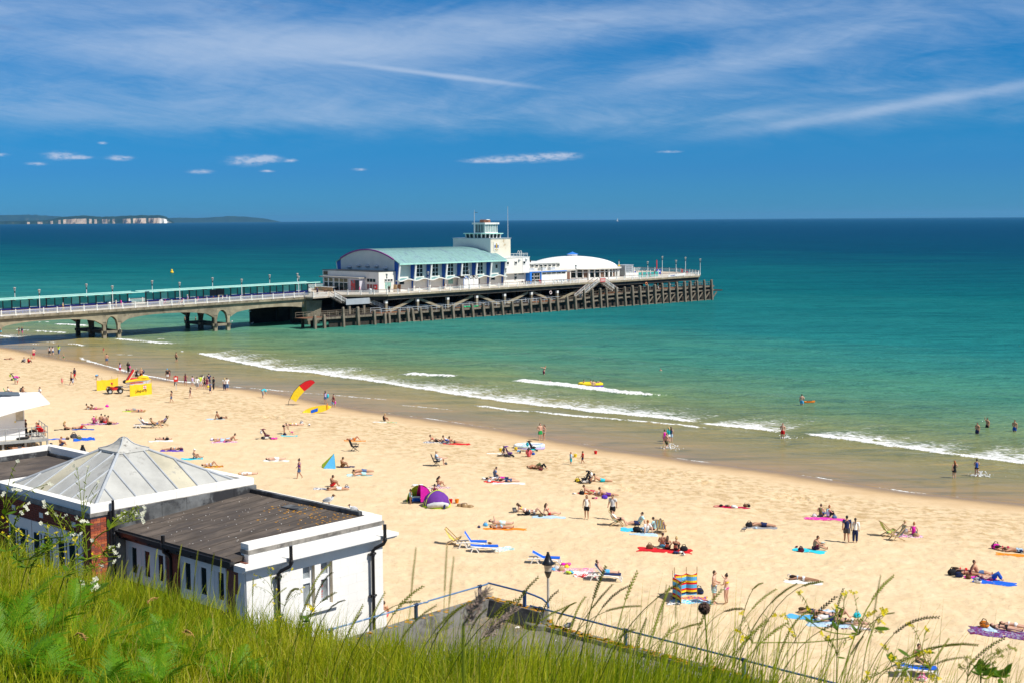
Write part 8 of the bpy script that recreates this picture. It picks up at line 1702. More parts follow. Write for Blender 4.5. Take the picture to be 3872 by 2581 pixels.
CLN=dict(shorts='swim_shorts',briefs='bikini_bottoms',bra='bikini_top',tee='t_shirt',longsleeve='long_sleeved_top',vest='vest_top',dress='dress',swimsuit='swimsuit',hoodie='hooded_top',trousers='trousers',crops='cropped_trousers',skirt='skirt',wrap='towel_wrap')
def person(loc,rz,pose,h,spec,label,group=None):
    tk=spec.split(); sx=tk[0][0]; tone=int(tk[0][1]) if len(tk[0])>1 else 0
    o=thing('person',label,'person',tuple(loc),rz,group); o.scale = (h,h,h)
    obj('body',body_mesh(pose,sx),SKIN[tone],o); obj('face',head_piece(pose,sx,'eyes'),EYE,o)
    for q in tk[1:]:
        a,c=q.split(':')
        if a in ('short','long','bun','tail'): obj('hair',head_piece(pose,sx,a),mat('hair_'+c,HAIR[c],.6,.2,20.),o)
        elif a in ('cap','sunhat'): obj(a,head_piece(pose,sx,a),cl(c),o)
        elif a=='glasses': obj('sunglasses',head_piece(pose,sx,'glasses'),cl(c),o)
        else: obj(CLN[a],garment(pose,sx,a),cm(c),o)
    return o
def ppl(rows,group):
    for r in rows:
        z,x,y,pose,ang,h,spec,label=r[:8]; dz=r[8] if len(r)>8 else 0.
        p=at_beach(z,x,y); person((p[0],p[1],p[2]+dz+(.03 if pose[:3] in ('lie','pro','sit','rea') else .0)),-look(p)+math.radians(ang),pose,h,spec,label,group)
ppl([
 ('L',437,328,'stand2',120,1.82,'m0 shorts:crimson short:dark','man with bare back in crimson shorts standing at far left'),
 ('L',118,338,'lieone',0,1.65,'f1 bra:black briefs:black long:dark','woman in black bikini lying with one knee up at far left'),
 ('L',318,374,'sitk',150,1.65,'f0 longsleeve:grey trousers:dgrey short:brown','seated person in a grey top beside one in red'),
 ('L',368,381,'sitk',0,1.65,'f0 hoodie:red trousers:black long:brown','seated woman in a red top hugging her knees'),
 ('L',407,326,'squat',180,.95,'c0 shorts:orange short:blonde','toddler in orange crouching at the feet of the crimson shorts man'),
 ('L',640,286,'walk',100,1.66,'f0 vest:lgrey crops:black long:black','woman in grey vest and black leggings walking by the water'),
 ('L',682,286,'walk',100,1.66,'f0 vest:white shorts:denim long:brown','woman in white vest and denim shorts walking by the water'),
 ('L',758,270,'walk',80,1.64,'f0 tee:lime trousers:denim long:dark','woman in a lime top and jeans walking with a blue bag'),
 ('L',822,340,'walk',170,1.05,'c0 shorts:green short:blonde','small blond child in green shorts at the wet sand'),
 ('L',1335,240,'stand',190,1.15,'c0 tee:red short:dark','child in a red top paddling under the pier',-.35),
 ('L',1378,392,'stand2',100,1.8,'m1 shorts:denim short:dark','bare chested man in pale blue shorts at the foam edge',-.08),
 ('L',1548,512,'hold',100,1.68,'f0 vest:lilac shorts:crimson long:dark','woman in lilac top and pink shorts facing the sea'),
 ('L',1655,505,'hold',60,1.68,'f0 longsleeve:black trousers:black long:black','woman in black with a pink cardigan at the water'),
 ('L',1762,606,'stand',100,1.75,'f1 tee:black shorts:black short:grey','person in black standing behind the tilted rescue sled'),
 ('L',1822,600,'stand2',90,1.8,'m1 shorts:black short:blonde','bare backed man with a rucksack behind the water scooter'),
 ('L',965,607,'walk',200,1.8,'m1 tee:navy shorts:red short:black','man in navy shirt and red shorts walking at left'),
 ('L',922,664,'walk',350,1.82,'m1 shorts:black short:dark','bare chested man in black shorts walking beside the navy shirt man'),
 ('L',802,658,'walk',250,.95,'c0 dress:coral cap:pink','toddler in coral pink with a pink cap'),
 ('L',1240,590,'bend',20,1.0,'c1 tee:sky shorts:navy sunhat:orange','toddler in blue with an orange hat bending over'),
 ('L',195,650,'bend',10,1.62,'f0 tee:magenta shorts:denim short:dark','woman in magenta bending beside the far left pushchair'),
 ('L',225,655,'stand',200,.9,'c0 tee:white shorts:red short:brown','toddler beside the woman bending at the pushchair'),
 ('L',125,806,'chair',0,1.65,'f0 tee:white shorts:navy short:brown','woman in a white top sitting on the green folding chair'),
 ('L',300,872,'stand',30,1.82,'m1 shorts:navy short:dark','tanned man in navy shorts standing by the black pushchair'),
 ('L',335,922,'stand',180,1.1,'c0 tee:red shorts:lime short:brown','child in red beside the tanned standing man'),
 ('L',520,880,'stand2',200,1.8,'m0 tee:white trousers:black short:brown','man in a white shirt holding toddlers near the hut'),
 ('L',487,938,'bend',20,1.62,'f0 dress:dgrey short:grey','woman in grey patterned dress bending down near the hut'),
 ('L',565,932,'stand',190,1.12,'c0 dress:purple long:blonde','little blonde girl in a purple dress'),
 ('L',535,920,'stand',60,.9,'c0 tee:lime shorts:pink short:blonde','toddler in lime and pink beside the girl in purple'),
 ('L',12,892,'sitk',0,1.75,'m1 shorts:black short:grey','bald tanned man sitting at the far left frame edge'),
 ('L',1175,975,'propped',0,1.62,'f2 bra:black briefs:black bun:black','woman in black bikini propped on elbows, left of two'),
 ('L',1235,978,'propped',0,1.62,'f1 bra:white briefs:pink long:brown','woman in white top propped on elbows, right of two'),
 ('L',1715,995,'lie',0,1.7,'m0 shorts:grey short:dark','sleeping man in grey shorts, behind in the pair'),
 ('L',1790,1012,'lie',180,1.65,'f1 bra:red briefs:navy long:blonde','sleeping woman in red bikini, front of the pair'),
 ('L',1212,1155,'sit',80,1.62,'f0 dress:pink sunhat:cream','woman in a cream hat at the left of the seated five'),
 ('L',1246,1162,'sit',70,1.62,'f0 bra:pink skirt:white long:blonde','long haired blonde woman in the seated five'),
 ('L',1308,1145,'sit',80,1.75,'m1 shorts:navy short:black','tanned man at the back of the seated five'),
 ('L',1352,1155,'sitk',70,1.72,'m0 shorts:red short:dark','man in the seated five, second from right'),
 ('L',1396,1170,'sit',5,1.75,'m1 shorts:black short:black','man stretching his legs at the right of the seated five'),
 ('L',838,1238,'sit',0,1.65,'f1 bra:black briefs:black long:blonde','blonde woman in black bikini sitting upright beside her companion'),
 ('L',1040,1230,'lieknee',0,1.75,'m1 shorts:red short:dark','man in red shorts lying on a blue towel with bent knees'),
 ('L',1870,1208,'loung',0,1.65,'f0 tee:white wrap:white short:dark','woman in white lying on the navy backed lounger',.32),
 ('L',1995,1212,'deck',0,1.72,'m1 shorts:denim short:dark','dark haired man with bare arms in the dark green deckchair'),
 ('L',2108,1180,'deck',180,1.65,'f1 tee:royal skirt:maroon long:black','woman in a royal blue top in the olive deckchair'),
 ('L',2105,1372,'lie',0,1.65,'f0 bra:black briefs:black short:dark','woman in black bikini lying on a white towel near the roof cap'),
 ('N',692,618,'sitk',20,1.7,'m1 shorts:navy short:ginger','red haired head showing above the white parapet'),
 ('N',205,655,'lie',0,1.7,'m1 shorts:dgrey short:dark glasses:black','man in sunglasses lying under the hut deck'),
 ('N',1115,712,'lie',0,1.65,'f1 bra:navy briefs:navy short:dark','sunbather half hidden by the pyramid roof slope'),
 ('M',88,467,'stand2',120,1.78,'m2 tee:black shorts:white cap:sky','person with blue cap, black vest and white shorts'),
 ('M',110,471,'hold',180,1.65,'f1 swimsuit:maroon long:brown','woman in maroon swimsuit next to the blue cap'),
 ('M',175,283,'walk',20,1.78,'m1 shorts:black short:dark','bare chested man in black shorts wading alone',-.12),
 ('M',168,520,'walk',180,1.5,'f0 vest:lgrey trousers:dgrey long:brown','girl in grey walking past the red warning sign'),
 ('M',128,684,'walk',180,1.5,'f1 bra:black shorts:denim long:black','girl in black top and denim shorts walking away from the quad bike'),
 ('M',315,642,'walk',180,1.45,'f0 swimsuit:navy long:brown','girl in a navy swimsuit walking on the dry sand'),
 ('M',266,516,'stand2',100,1.75,'f1 dress:maroon long:brown','woman in maroon dress standing left of the paddling group'),
 ('M',335,522,'stand',100,1.45,'c0 vest:lilac shorts:lgrey short:dark','girl in a pale lilac top left of the group'),
 ('M',382,552,'stand2',95,1.68,'m0 longsleeve:white crops:grey short:brown','man in a white shirt and grey trousers in the crowd'),
 ('M',414,535,'stand',100,1.7,'m0 tee:lime shorts:lgrey short:black','person in a bright lime shirt in the crowd by the water'),
 ('M',432,518,'stand2',80,1.6,'f0 tee:white skirt:white long:black','woman in white at the back of the crowd'),
 ('M',455,545,'stand',100,1.65,'f0 dress:black long:brown','woman in a black dress in the crowd by the water'),
 ('M',478,550,'stand2',280,1.72,'f0 dress:maroon long:dark','woman in maroon in the middle of the crowd'),
 ('M',498,520,'stand',100,1.78,'m0 tee:navy shorts:navy short:black','man in navy at the back of the crowd'),
 ('M',545,556,'stand2',180,1.8,'m1 longsleeve:black trousers:black short:brown','tall person all in black at the right of the crowd'),
 ('M',512,588,'walk',200,1.45,'c0 tee:denim crops:navy short:dark','boy in denim blue carrying a yellow ball before the crowd'),
 ('M',653,560,'stand2',100,1.68,'f0 tee:white trousers:navy long:blonde','woman in white with hand raised beside a man in white'),
 ('M',677,564,'stand',90,1.75,'m0 tee:white crops:denim short:brown','man in white shirt and rolled jeans, right of the pair'),
 ('M',1030,636,'bend',10,1.7,'m0 tee:cyan crops:grey short:grey','person in turquoise bending to the wet sand'),
 ('M',1648,693,'hold',100,1.68,'f1 vest:lilac shorts:denim long:brown','woman holding a towel by the water near the rescue board'),
 ('M',1730,728,'walk',200,1.66,'f1 dress:maroon short:dark','woman in maroon walking with a child by the water'),
 ('M',1745,728,'stand',150,.95,'c0 swimsuit:magenta short:brown','small child in magenta beside the woman in maroon'),
 ('M',600,846,'sitback',0,1.75,'m2 shorts:black short:black glasses:black','man in sunglasses leaning back on a pale towel'),
 ('M',1242,995,'bend',20,1.66,'f0 bra:black briefs:black bun:dark','woman in black bikini bending over beside a pushchair'),
 ('M',1325,994,'crawl',180,.8,'c0 swimsuit:pink short:blonde','baby in pink crawling on the sand'),
 ('M',1355,910,'lie',0,1.68,'f0 bra:white briefs:white long:brown','pale sunbather lying beside the yellow towel'),
 ('M',620,1060,'lie',0,1.68,'f1 bra:lilac briefs:lilac short:dark','middle sunbather of the three on a printed towel'),
 ('M',645,1068,'prone',180,1.7,'m1 shorts:ltblue short:black','dark haired man face down in the group of three'),
 ('M',700,1058,'propped',180,1.75,'m1 shorts:ltblue short:dark glasses:black','man propped up in sunglasses at the right of three'),
 ('M',125,1152,'lie',180,1.65,'f1 bra:aqua briefs:black long:dark','woman lying with feet to the left on a violet towel'),
 ('M',352,1236,'sitone',0,1.66,'f1 bra:navy+white briefs:navy+white cap:white','woman in a white cap sitting on a turquoise towel'),
 ('M',515,1312,'lieknee',0,1.66,'f1 bra:ltblue briefs:ltblue short:black','woman in pale blue bikini with raised knees by the roof'),
 ('M',1152,1252,'lie',0,1.78,'m0 shorts:white short:dark','man in white shorts flat on his back on white towel'),
 ('M',1393,1436,'walk',180,1.68,'f1 vest:purple shorts:denim bun:dark','woman in purple vest and blue shorts walking left'),
 ('M',1812,1322,'sitk',0,1.75,'m2 shorts:brown short:dark','man with bent knees beside the blue half shelter'),
 ('M',1935,1056,'lieknee',0,1.65,'f1 bra:aqua briefs:orange short:ginger','woman with bent knees on the orange towel'),
 ('M',2015,1372,'prone',0,1.78,'m1 shorts:denim short:dark','tanned man face down, behind in the turquoise towel pair'),
 ('M',2012,1402,'prone',0,1.7,'m0 shorts:aqua short:blonde','fair man in turquoise shorts face down, front of the pair'),
 ('M',1712,1510,'sitk',0,1.76,'m2 shorts:red short:dark','tanned man sitting over his sleeping companion'),
 ('M',1765,1548,'prone',0,1.72,'m1 shorts:white short:brown','reddened man in white shorts lying against his friend'),
 ('M',880,1398,'lie',0,1.65,'f0 tee:white shorts:white long:blonde','sunbather in white partly behind the white parapet corner'),
 ('K',195,188,'sitk',20,1.66,'f1 swimsuit:black bun:blonde','woman in black swimsuit sitting near the water edge'),
 ('K',905,470,'propped',0,1.66,'f1 bra:red briefs:black bun:dark','woman reading at the left of the prone row'),
 ('K',990,475,'prone',0,1.66,'f1 bra:black briefs:black short:black','woman face down second in the prone row'),
 ('K',1085,478,'propped',0,1.66,'f1 swimsuit:blue+white bun:dark glasses:black','woman in striped swimsuit third in the prone row'),
 ('K',1170,492,'propped',0,1.66,'f1 bra:brown briefs:dgrey bun:black','woman on the red towel at the right of the prone row'),
 ('K',945,805,'chairx',0,1.75,'m0 tee:ltblue shorts:white cap:tan','man in a pale blue shirt sitting with crossed legs'),
 ('K',1860,664,'sit',90,1.66,'f0 bra:white skirt:white bun:brown','woman in a white skirt sitting with her back to the camera'),
 ('K',2085,640,'crawl',180,.95,'c0 tee:sky shorts:black cap:navy','child in turquoise crawling by the inflatable boat'),
 ('K',2205,684,'sit',90,1.68,'f0 hoodie:coral trousers:coral long:dark','woman in a coral hooded top seen from behind'),
 ('K',945,1097,'sitk',10,1.66,'f1 bra:black briefs:lilac long:dark','woman in black bikini top sitting on the flag blanket'),
 ('K',562,1338,'stand2',200,1.12,'c2 swimsuit:aqua short:black','little girl in a pale swimsuit beside the green tent'),
 ('K',897,1215,'sit',90,1.62,'f2 swimsuit:maroon short:black','dark haired woman between the two pop up tents'),
 ('K',1742,975,'sitcross',10,1.75,'m0 tee:denim shorts:dgrey short:dark','young man in a blue grey shirt sitting upright'),
 ('K',1740,1008,'prone',0,1.62,'f1 dress:white+navy short:black','woman in navy and white print lying face down'),
 ('K',1870,1003,'prone',0,1.64,'f0 vest:magenta shorts:navy long:dark','woman in a pink top and navy shorts face down'),
 ('K',1925,1036,'prone',0,1.64,'f0 dress:navy+denim long:brown','woman in dark blue dress face down, nearest of the row'),
 ('J',1395,424,'lieknee',0,1.75,'m1 longsleeve:plaid trousers:olive short:brown','man in a checked pink shirt lying with bent knees'),
 ('J',1450,428,'lieknee',0,1.65,'f1 longsleeve:brown trousers:black long:brown','person in black trousers lying by a brown bag'),
 ('J',1825,374,'stand',20,1.12,'c0 longsleeve:ltblue crops:cyan short:ginger','small boy in pale blue holding out a yellow bucket'),
 ('J',1972,366,'walk',190,1.15,'c1 tee:red shorts:navy short:dark','small boy in a red top facing his friend'),
 ('J',2065,595,'sitk',260,1.62,'f2 swimsuit:navy long:blonde','blonde woman sitting behind the black pushchair'),
 ('J',2195,590,'propped',0,1.78,'m1 shorts:cyan short:dark','tanned man in blue shorts propped beside the black pushchair'),
 ('J',2070,735,'propped',0,1.75,'m1 shorts:crimson short:brown','man in crimson shorts propped up, left of the prone trio'),
 ('J',2170,755,'prone',0,1.65,'f1 bra:white briefs:white long:blonde','blonde woman face down in the middle of the prone trio'),
 ('J',2265,765,'propped',0,1.75,'m1 shorts:purple short:black','tanned man propped up at the right of the prone trio'),
 ('J',2020,1055,'stand',262,1.70,'f1 vest:white shorts:black long:brown glasses:black','woman in white top and black shorts standing facing the camera',.06),
 ('J',1255,962,'propped',0,1.66,'f0 bra:yellow briefs:white long:brown glasses:black','woman in yellow bikini top reading a magazine'),
 ('J',1370,985,'lieknee',0,1.66,'f0 bra:aqua briefs:white long:brown','woman lying with knees up between two friends'),
 ('J',1560,1000,'sitback',0,1.68,'f0 bra:red briefs:red long:brown glasses:black','woman in red bikini leaning back on straight arms'),
 ('J',955,1120,'liephone',0,1.78,'m0 shorts:aqua+white short:brown glasses:black','man in patterned blue shorts lying behind his companion'),
 ('J',965,1168,'lie',0,1.68,'f1 bra:ltblue+navy briefs:ltblue+navy short:brown','woman in blue print bikini lying before the man'),
 ('I',708,1055,'walk',250,1.80,'m1 tee:lgrey shorts:black short:black','man in a grey polo shirt and black shorts walking'),
 ('I',755,1125,'deck',0,1.72,'m0 tee:white shorts:black short:brown','young man in black shorts sitting in the pale deckchair'),
 ('I',1030,1120,'sitback',185,1.75,'m0 tee:aqua shorts:navy short:dark glasses:black','man in a pale aqua shirt lounging on his elbow'),
 ('I',1125,1215,'sitback',110,1.75,'m0 tee:white trousers:ltblue short:ginger','fair man in a white shirt leaning back toward the camera'),
 ('I',1220,1180,'sitcross',150,1.66,'f1 tee:aqua skirt:maroon short:dark','woman in aqua sitting beside the blue deckchair'),
 ('I',1310,1215,'deck',78,1.70,'f1 tee:purple skirt:purple short:black','dark haired head above the blue striped deckchair'),
 ('I',1325,1395,'sit',80,1.78,'m1 shorts:sky short:brown cap:purple','bare backed man in a cap on the red blanket'),
 ('I',1385,1425,'sit',85,1.66,'f1 bra:black briefs:black long:brown','woman in black bikini in the middle of the red blanket'),
 ('I',1490,1440,'sitk',75,1.68,'f1 bra:black shorts:black bun:blonde','blonde woman with black bottoms on the red blanket'),
 ('W',345,1020,'stand2',300,1.80,'m0 shorts:green short:brown','bare chested boy in bright green shorts at the water edge'),
 ('W',396,1020,'stand2',220,1.66,'f0 bra:white briefs:white long:brown','girl in a white bikini beside the green shorts'),
 ('S',880,468,'prone',355,1.82,'m1 shorts:navy short:dark','broad man in navy shorts lying on his front alone'),
 ('S',1580,345,'sit',70,1.66,'f0 vest:olive trousers:denim bun:brown','woman in an olive patterned top, left of two seated'),
 ('S',1668,358,'sitk',40,1.66,'f0 vest:aqua trousers:black bun:ginger','woman in a pale blue vest, right of two seated'),
 ('S',1885,655,'walk',95,1.80,'m1 tee:navy shorts:dgrey short:black','man in navy shirt and grey shorts walking to the sea'),
 ('S',1985,662,'stand',92,1.68,'f0 longsleeve:white trousers:navy tail:black','woman in white top with long black ponytail'),
 ('S',1500,742,'read',0,1.78,'m1 shorts:maroon short:brown glasses:black','man reading a green book on the turquoise towel'),
 ('S',312,1382,'hold',350,1.83,'m0 shorts:aqua+grey short:brown','tall man in aqua and grey shorts facing a woman'),
 ('S',460,1388,'point',150,1.68,'f0 bra:yellow briefs:pink+white bun:dark','woman in yellow bikini top with a raised hand'),
 ('S',1370,1112,'prone',352,1.68,'f2 bra:ltblue briefs:white long:dark','tanned woman face down with a white headband'),
 ('T',615,485,'siteat',10,1.66,'f0 vest:lgrey skirt:white short:blonde','blonde woman in grey passing something at the deckchairs'),
 ('T',715,510,'sit',80,1.66,'f0 vest:magenta skirt:denim bun:ginger','red haired woman in a pink vest seen from behind'),
 ('T',1710,672,'prone',0,1.66,'f1 bra:crimson briefs:crimson long:dark','woman in crimson bikini resting at the right edge'),
 ('T',1810,692,'prone',0,1.78,'m1 shorts:ltblue+navy short:brown','man in blue print shorts face down on an orange towel'),
 ('T',1265,905,'prone',0,1.66,'f0 bra:red briefs:red long:brown','fair woman in red bikini at the back of the four'),
 ('T',1310,932,'prone',0,1.66,'f1 bra:maroon briefs:maroon long:brown','dark haired woman with her head down in the four'),
 ('T',1395,930,'sitback',5,1.72,'m1 shorts:denim short:brown','brown haired young man raised above the other three'),
 ('T',1545,985,'lieknee',0,1.76,'m0 trousers:blue short:brown','bare chested man in blue jeans lying with raised knees'),
 ('T',1690,1515,'lie',350,1.68,'f0 bra:black briefs:black long:brown','woman in black bikini lying at the lower right edge'),
 ('T',1790,1492,'lie',350,1.66,'f0 bra:white briefs:white long:brown','woman in white bikini behind the black bikini at lower right'),
 ('U',880,498,'prone',350,1.66,'f1 swimsuit:navy long:brown','woman in navy swimsuit face down behind the tall grass'),
 ('U',985,550,'lie',0,1.76,'m1 tee:white shorts:navy short:brown','man in a white shirt lying behind the tall grass'),
 ('U',1060,525,'lieknee',0,1.7,'f0 bra:black briefs:black short:brown','sunbather with raised arm behind the yellow flowers'),
 ('U',1150,570,'lie',350,1.68,'f0 bra:black briefs:white long:brown','woman in black and white bikini behind the grass'),
 ('U',1612,900,'sit',300,1.66,'f1 bra:maroon shorts:olive short:brown','woman sitting on the bottom right lounger behind grass',.40),
 ('V',1372,322,'loung',0,1.76,'m0 shorts:sky short:brown','man in bright blue shorts reclining on a white lounger',.30),
 ('P',1402,2053,'lie',0,1.66,'f1 bra:navy briefs:navy short:dark','legs of a sunbather beyond the white cornice tip'),
 ('P',1452,2335,'sit',80,1.66,'m1 shorts:coral short:brown','person partly hidden behind the white wall edge'),
],'people on the beach')
def wade(rows):
    for z,x,y,pose,ang,h,imm,spec,label in rows:
        q=onz(*PX(z,x,y),0); person((q[0],q[1],-imm),-look(q)+math.radians(ang),pose,h,spec,label,'people in the sea')
wade([
 ('Y',240,787,'stand2',150,1.66,.08,'f1 swimsuit:navy long:brown','woman in a dark swimsuit paddling beyond the bridge'),('Y',280,787,'stand2',30,1.72,.08,'f0 longsleeve:navy shorts:pink short:ginger','woman in navy jumper paddling beyond the bridge'),
 ('Y',12,780,'stand',200,1.75,.1,'m1 shorts:cyan short:dark','man in turquoise shorts at the far left beyond the bridge'),
 ('Q',290,866,'stand2',200,1.76,.55,'m1 shorts:black short:black','dark haired man in black trunks wading behind the bridge column'),('Q',440,848,'stand',20,1.66,.8,'f1 swimsuit:black short:black','swimmer in black behind the right bridge column'),
 ('W',390,178,'lean',20,1.78,.52,'m0 shorts:maroon short:ginger','boy in maroon shorts leaning forward in the sea'),('W',463,283,'stand',350,1.75,1.4,'m1 shorts:navy short:black','head of a swimmer just beyond the white breaker'),
 ('W',1875,133,'stand',260,1.75,1.38,'m0 shorts:navy short:dark','head of a lone swimmer far from the breakers'),('W',1020,372,'stand2',95,1.8,.5,'m0 shorts:black short:brown','man with bare back pushing the yellow dinghy'),
 ('W',1950,1122,'walk',30,1.74,.18,'m0 shorts:black+olive short:ginger','boy in dark patterned shorts kicking up water'),('W',1925,1058,'stand2',100,1.55,.12,'f0 vest:magenta skirt:magenta short:brown','girl with a magenta towel behind the splashing boy'),
 ('W',1978,1035,'stand2',130,1.66,.12,'f0 hoodie:teal skirt:white long:blonde','blonde girl in a teal towel standing in the shallows'),('W',2008,1033,'stand',100,1.66,.12,'f0 vest:navy shorts:ltblue long:brown','brown haired girl beside the teal towel'),
 ('R',748,134,'stand2',85,1.8,.42,'m0 shorts:sky short:dark','man in bright blue shorts with his back turned in the sea'),('R',610,378,'stand2',260,1.78,.1,'m0 shorts:red short:brown','man in red orange shorts walking in the shallows'),
 ('R',2015,350,'stand2',240,1.76,.42,'m1 shorts:navy short:dark','left man of three standing in the sea at right'),('R',2088,293,'wave',230,1.78,.75,'m1 shorts:black short:dark','man raising his hand, farthest of three in the sea'),('R',2285,322,'stand2',250,1.78,.55,'m1 shorts:blue short:black','man in blue shorts nearest the right frame edge'),
 ('R',1850,660,'stand2',130,1.68,.12,'f0 dress:black long:ginger','red haired woman in a black dress in the shallows'),('R',2010,648,'hold',85,1.70,.14,'f0 vest:blue briefs:black bun:dark','woman in blue tankini splashing in the shallows'),
 ('P',2210,1307,'stand',260,1.7,1.5,'m0 shorts:navy short:brown','swimmer far out between the pier and the breakers'),
])
for i,(x,pose,ang,sp_,lb) in enumerate(((-.9,'sit',0,'m1 shorts:navy short:black','boy at the left end of the yellow dinghy'),(.05,'sit',180,'m0 shorts:red short:dark','boy in the middle of the yellow dinghy'),(.8,'crawl',0,'m0 shorts:navy short:black','boy leaning over the right end of the yellow dinghy'))):
    q=np.array(dg_.location); person((q[0]+x*.99,q[1]-x*.13+.1,.25),math.radians(ang),pose,1.55,sp_,lb,'people in the sea')
for i,(x,y,pose,ang,sp_,lb,dz) in enumerate(((335,1.2,'stand',10,'f0 tee:black trousers:black short:ginger','woman in black leaning at the hut window',0),(450,1.4,'chair',190,'f0 vest:white trousers:black short:ginger','red haired woman sitting on the lifeguard deck',.05),(500,1.0,'chair',30,'m1 hoodie:red shorts:red short:dark','lifeguard in a red hooded jacket on the deck',.05))):
    p=np.array(hut.location)+np.array(Matrix.Rotation(hut.rotation_euler[2],3,'Z') @ Vector((X_of(x),y,zd+dz))); person(p,hut.rotation_euler[2]+math.radians(ang),pose,1.72,sp_,lb,'people at the lifeguard hut')
# people on the pier
def at_deck(px,py):
    z=6.
    for _ in range(20): p=onz(px,py,z); s=float((p-PH)@pS); z=z*.5+.5*DZ(min(max(s,-60),190))
    return np.array([p[0],p[1],z])
PIERP=[('Y',785,428,'chair',200,1.66,'f0 tee:blue trousers:navy long:brown','woman in blue sitting inside the first shelter',(-5.5,14.2)),('Q',1233,700,'walk',0,1.7,'m0 longsleeve:tan trousers:khaki cap:white','person in a tan coat and white hat walking on the neck',(-7.6,9.8)),
 ('Q',1655,668,'stand2',40,1.72,'m0 tee:white shorts:white short:black','person in white at the gap between the shelters',(4.6,12.2)),('Q',1680,670,'walk',180,1.66,'f1 tee:magenta shorts:pink short:brown','person in pink at the gap between the shelters',(4.9,10.6)),
 (0,0,0,'deck',200,1.65,'f0 tee:pink skirt:pink sunhat:pink','person in pink hat in the deckchairs by the second shelter',(14.5,11.)),(0,0,0,'deck',200,1.65,'f0 tee:aqua skirt:green sunhat:green','person in a green hat in the deckchairs by the second shelter',(15.6,11.)),(0,0,0,'deck',200,1.65,'f0 tee:coral skirt:pink sunhat:magenta','person in a magenta hat reclining before the second shelter',(18.5,11.)),
 (0,0,0,'stand2',200,1.74,'m0 tee:lilac trousers:grey sunhat:cream','man in lilac shirt and sun hat on the neck',(20.1,11.2)),(0,0,0,'chair',180,1.65,'f0 tee:pink skirt:white sunhat:pink','seated person with pink hat by the man in lilac',(22.0,10.6)),(0,0,0,'chair',190,1.66,'f1 tee:maroon trousers:black short:black','dark haired person at the left of the shelter bench',(26.2,11.5)),
 (0,0,0,'chair',190,1.66,'f0 tee:tan trousers:denim long:blonde','blonde person on the shelter bench',(27.4,11.5)),(0,0,0,'chair',190,1.66,'m0 tee:white trousers:navy short:brown','person in white on the shelter bench',(28.4,11.5)),(0,0,0,'chair',190,1.66,'m0 tee:ltblue trousers:navy short:grey','grey haired person in blue on the shelter bench',(29.4,11.5)),
 (0,0,0,'chair',150,1.66,'f1 tee:white trousers:black short:black','two tone dressed person inside the second shelter',(31.,14.)),(0,0,0,'stand2',300,1.74,'m2 tee:navy trousers:black cap:navy','person with a blue headpiece at the end of the shelters',(52.8,11.5)),(0,0,0,'bend',200,1.68,'f1 longsleeve:brown trousers:black short:brown','person bending over a pushchair on the pier head',(55.6,12.)),
 ('A',505,900,'walk',0,1.66,'f0 tee:pink trousers:white long:brown','woman in pale pink walking past the theatre porch',(61.2,7.)),('A',1140,915,'stand2',80,1.8,'m1 tee:black trousers:black cap:grey','man in black before the white entrance corner',(66.6,3.2)),('B',378,1135,'walk',0,1.76,'m1 tee:black shorts:white short:black','man in black shirt and white shorts before the theatre',(82.6,2.6)),('B',210,1130,'sitk',180,1.6,'f1 tee:brown shorts:maroon short:brown','small figure sitting on the deck before the theatre',(78.6,3.2)),
 (0,0,0,'stand2',180,1.72,'f1 tee:red trousers:navy short:black','person in red beside a lamp on the outer pier',(152.9,2.6)),(0,0,0,'walk',0,1.74,'m0 longsleeve:ltblue trousers:lgrey short:grey','grey haired walker in pale blue on the outer pier',(155.2,3.)),(0,0,0,'walk',180,1.7,'f0 longsleeve:lilac trousers:dgrey short:grey','walker in lilac on the outer pier',(157.2,3.4)),(0,0,0,'stand2',0,1.78,'m1 tee:navy trousers:navy short:black','man in navy standing on the outer pier',(159.5,3.8)),
 (0,0,0,'chair',90,1.66,'f1 tee:white skirt:navy short:black','seated person by the outer railing',(161.6,6.)),(0,0,0,'chair',60,1.66,'m1 tee:royal shorts:navy cap:yellow','person with a yellow cap by the outer railing',(163.,6.)),(0,0,0,'bend',90,1.7,'f1 tee:crimson shorts:crimson short:dark','person in crimson leaning on the end railing',(172.6,3.)),(0,0,0,'stand2',90,1.7,'f1 tee:red shorts:red short:dark','person in red at the end railing',(176.5,8.))]
for r in PIERP:
    s,t_=r[8]; q=PW(s,t_,DZ(s)+.02); person(q,RZP+math.radians(r[4])-math.radians(46)+math.radians(45)*0,r[3],r[5],r[6],r[7],'people on the pier')
for s,t_,pose,ang,sp_,lb in ((166.,-1.2,'stand2',90,'m2 tee:white trousers:denim short:black','man in white shirt fishing on the landing stage end'),(171.4,-.8,'stand',180,'m1 tee:brown trousers:brown short:black','man in brown at the last piles of the landing stage'),(162.8,-1.,'sitk',120,'f1 tee:white trousers:grey short:dark','seated person in white on the landing stage'),(160.4,-1.,'bend',100,'m1 tee:lgrey trousers:navy short:dark','person bending on the landing stage'),(155.5,-.9,'sitk',200,'m1 tee:white trousers:black short:black','person in white crouching among the landing stage piles')):
    person(PW(s,t_,stz(s)),RZP+math.radians(ang-46),pose,1.72,sp_,lb,'people on the pier')
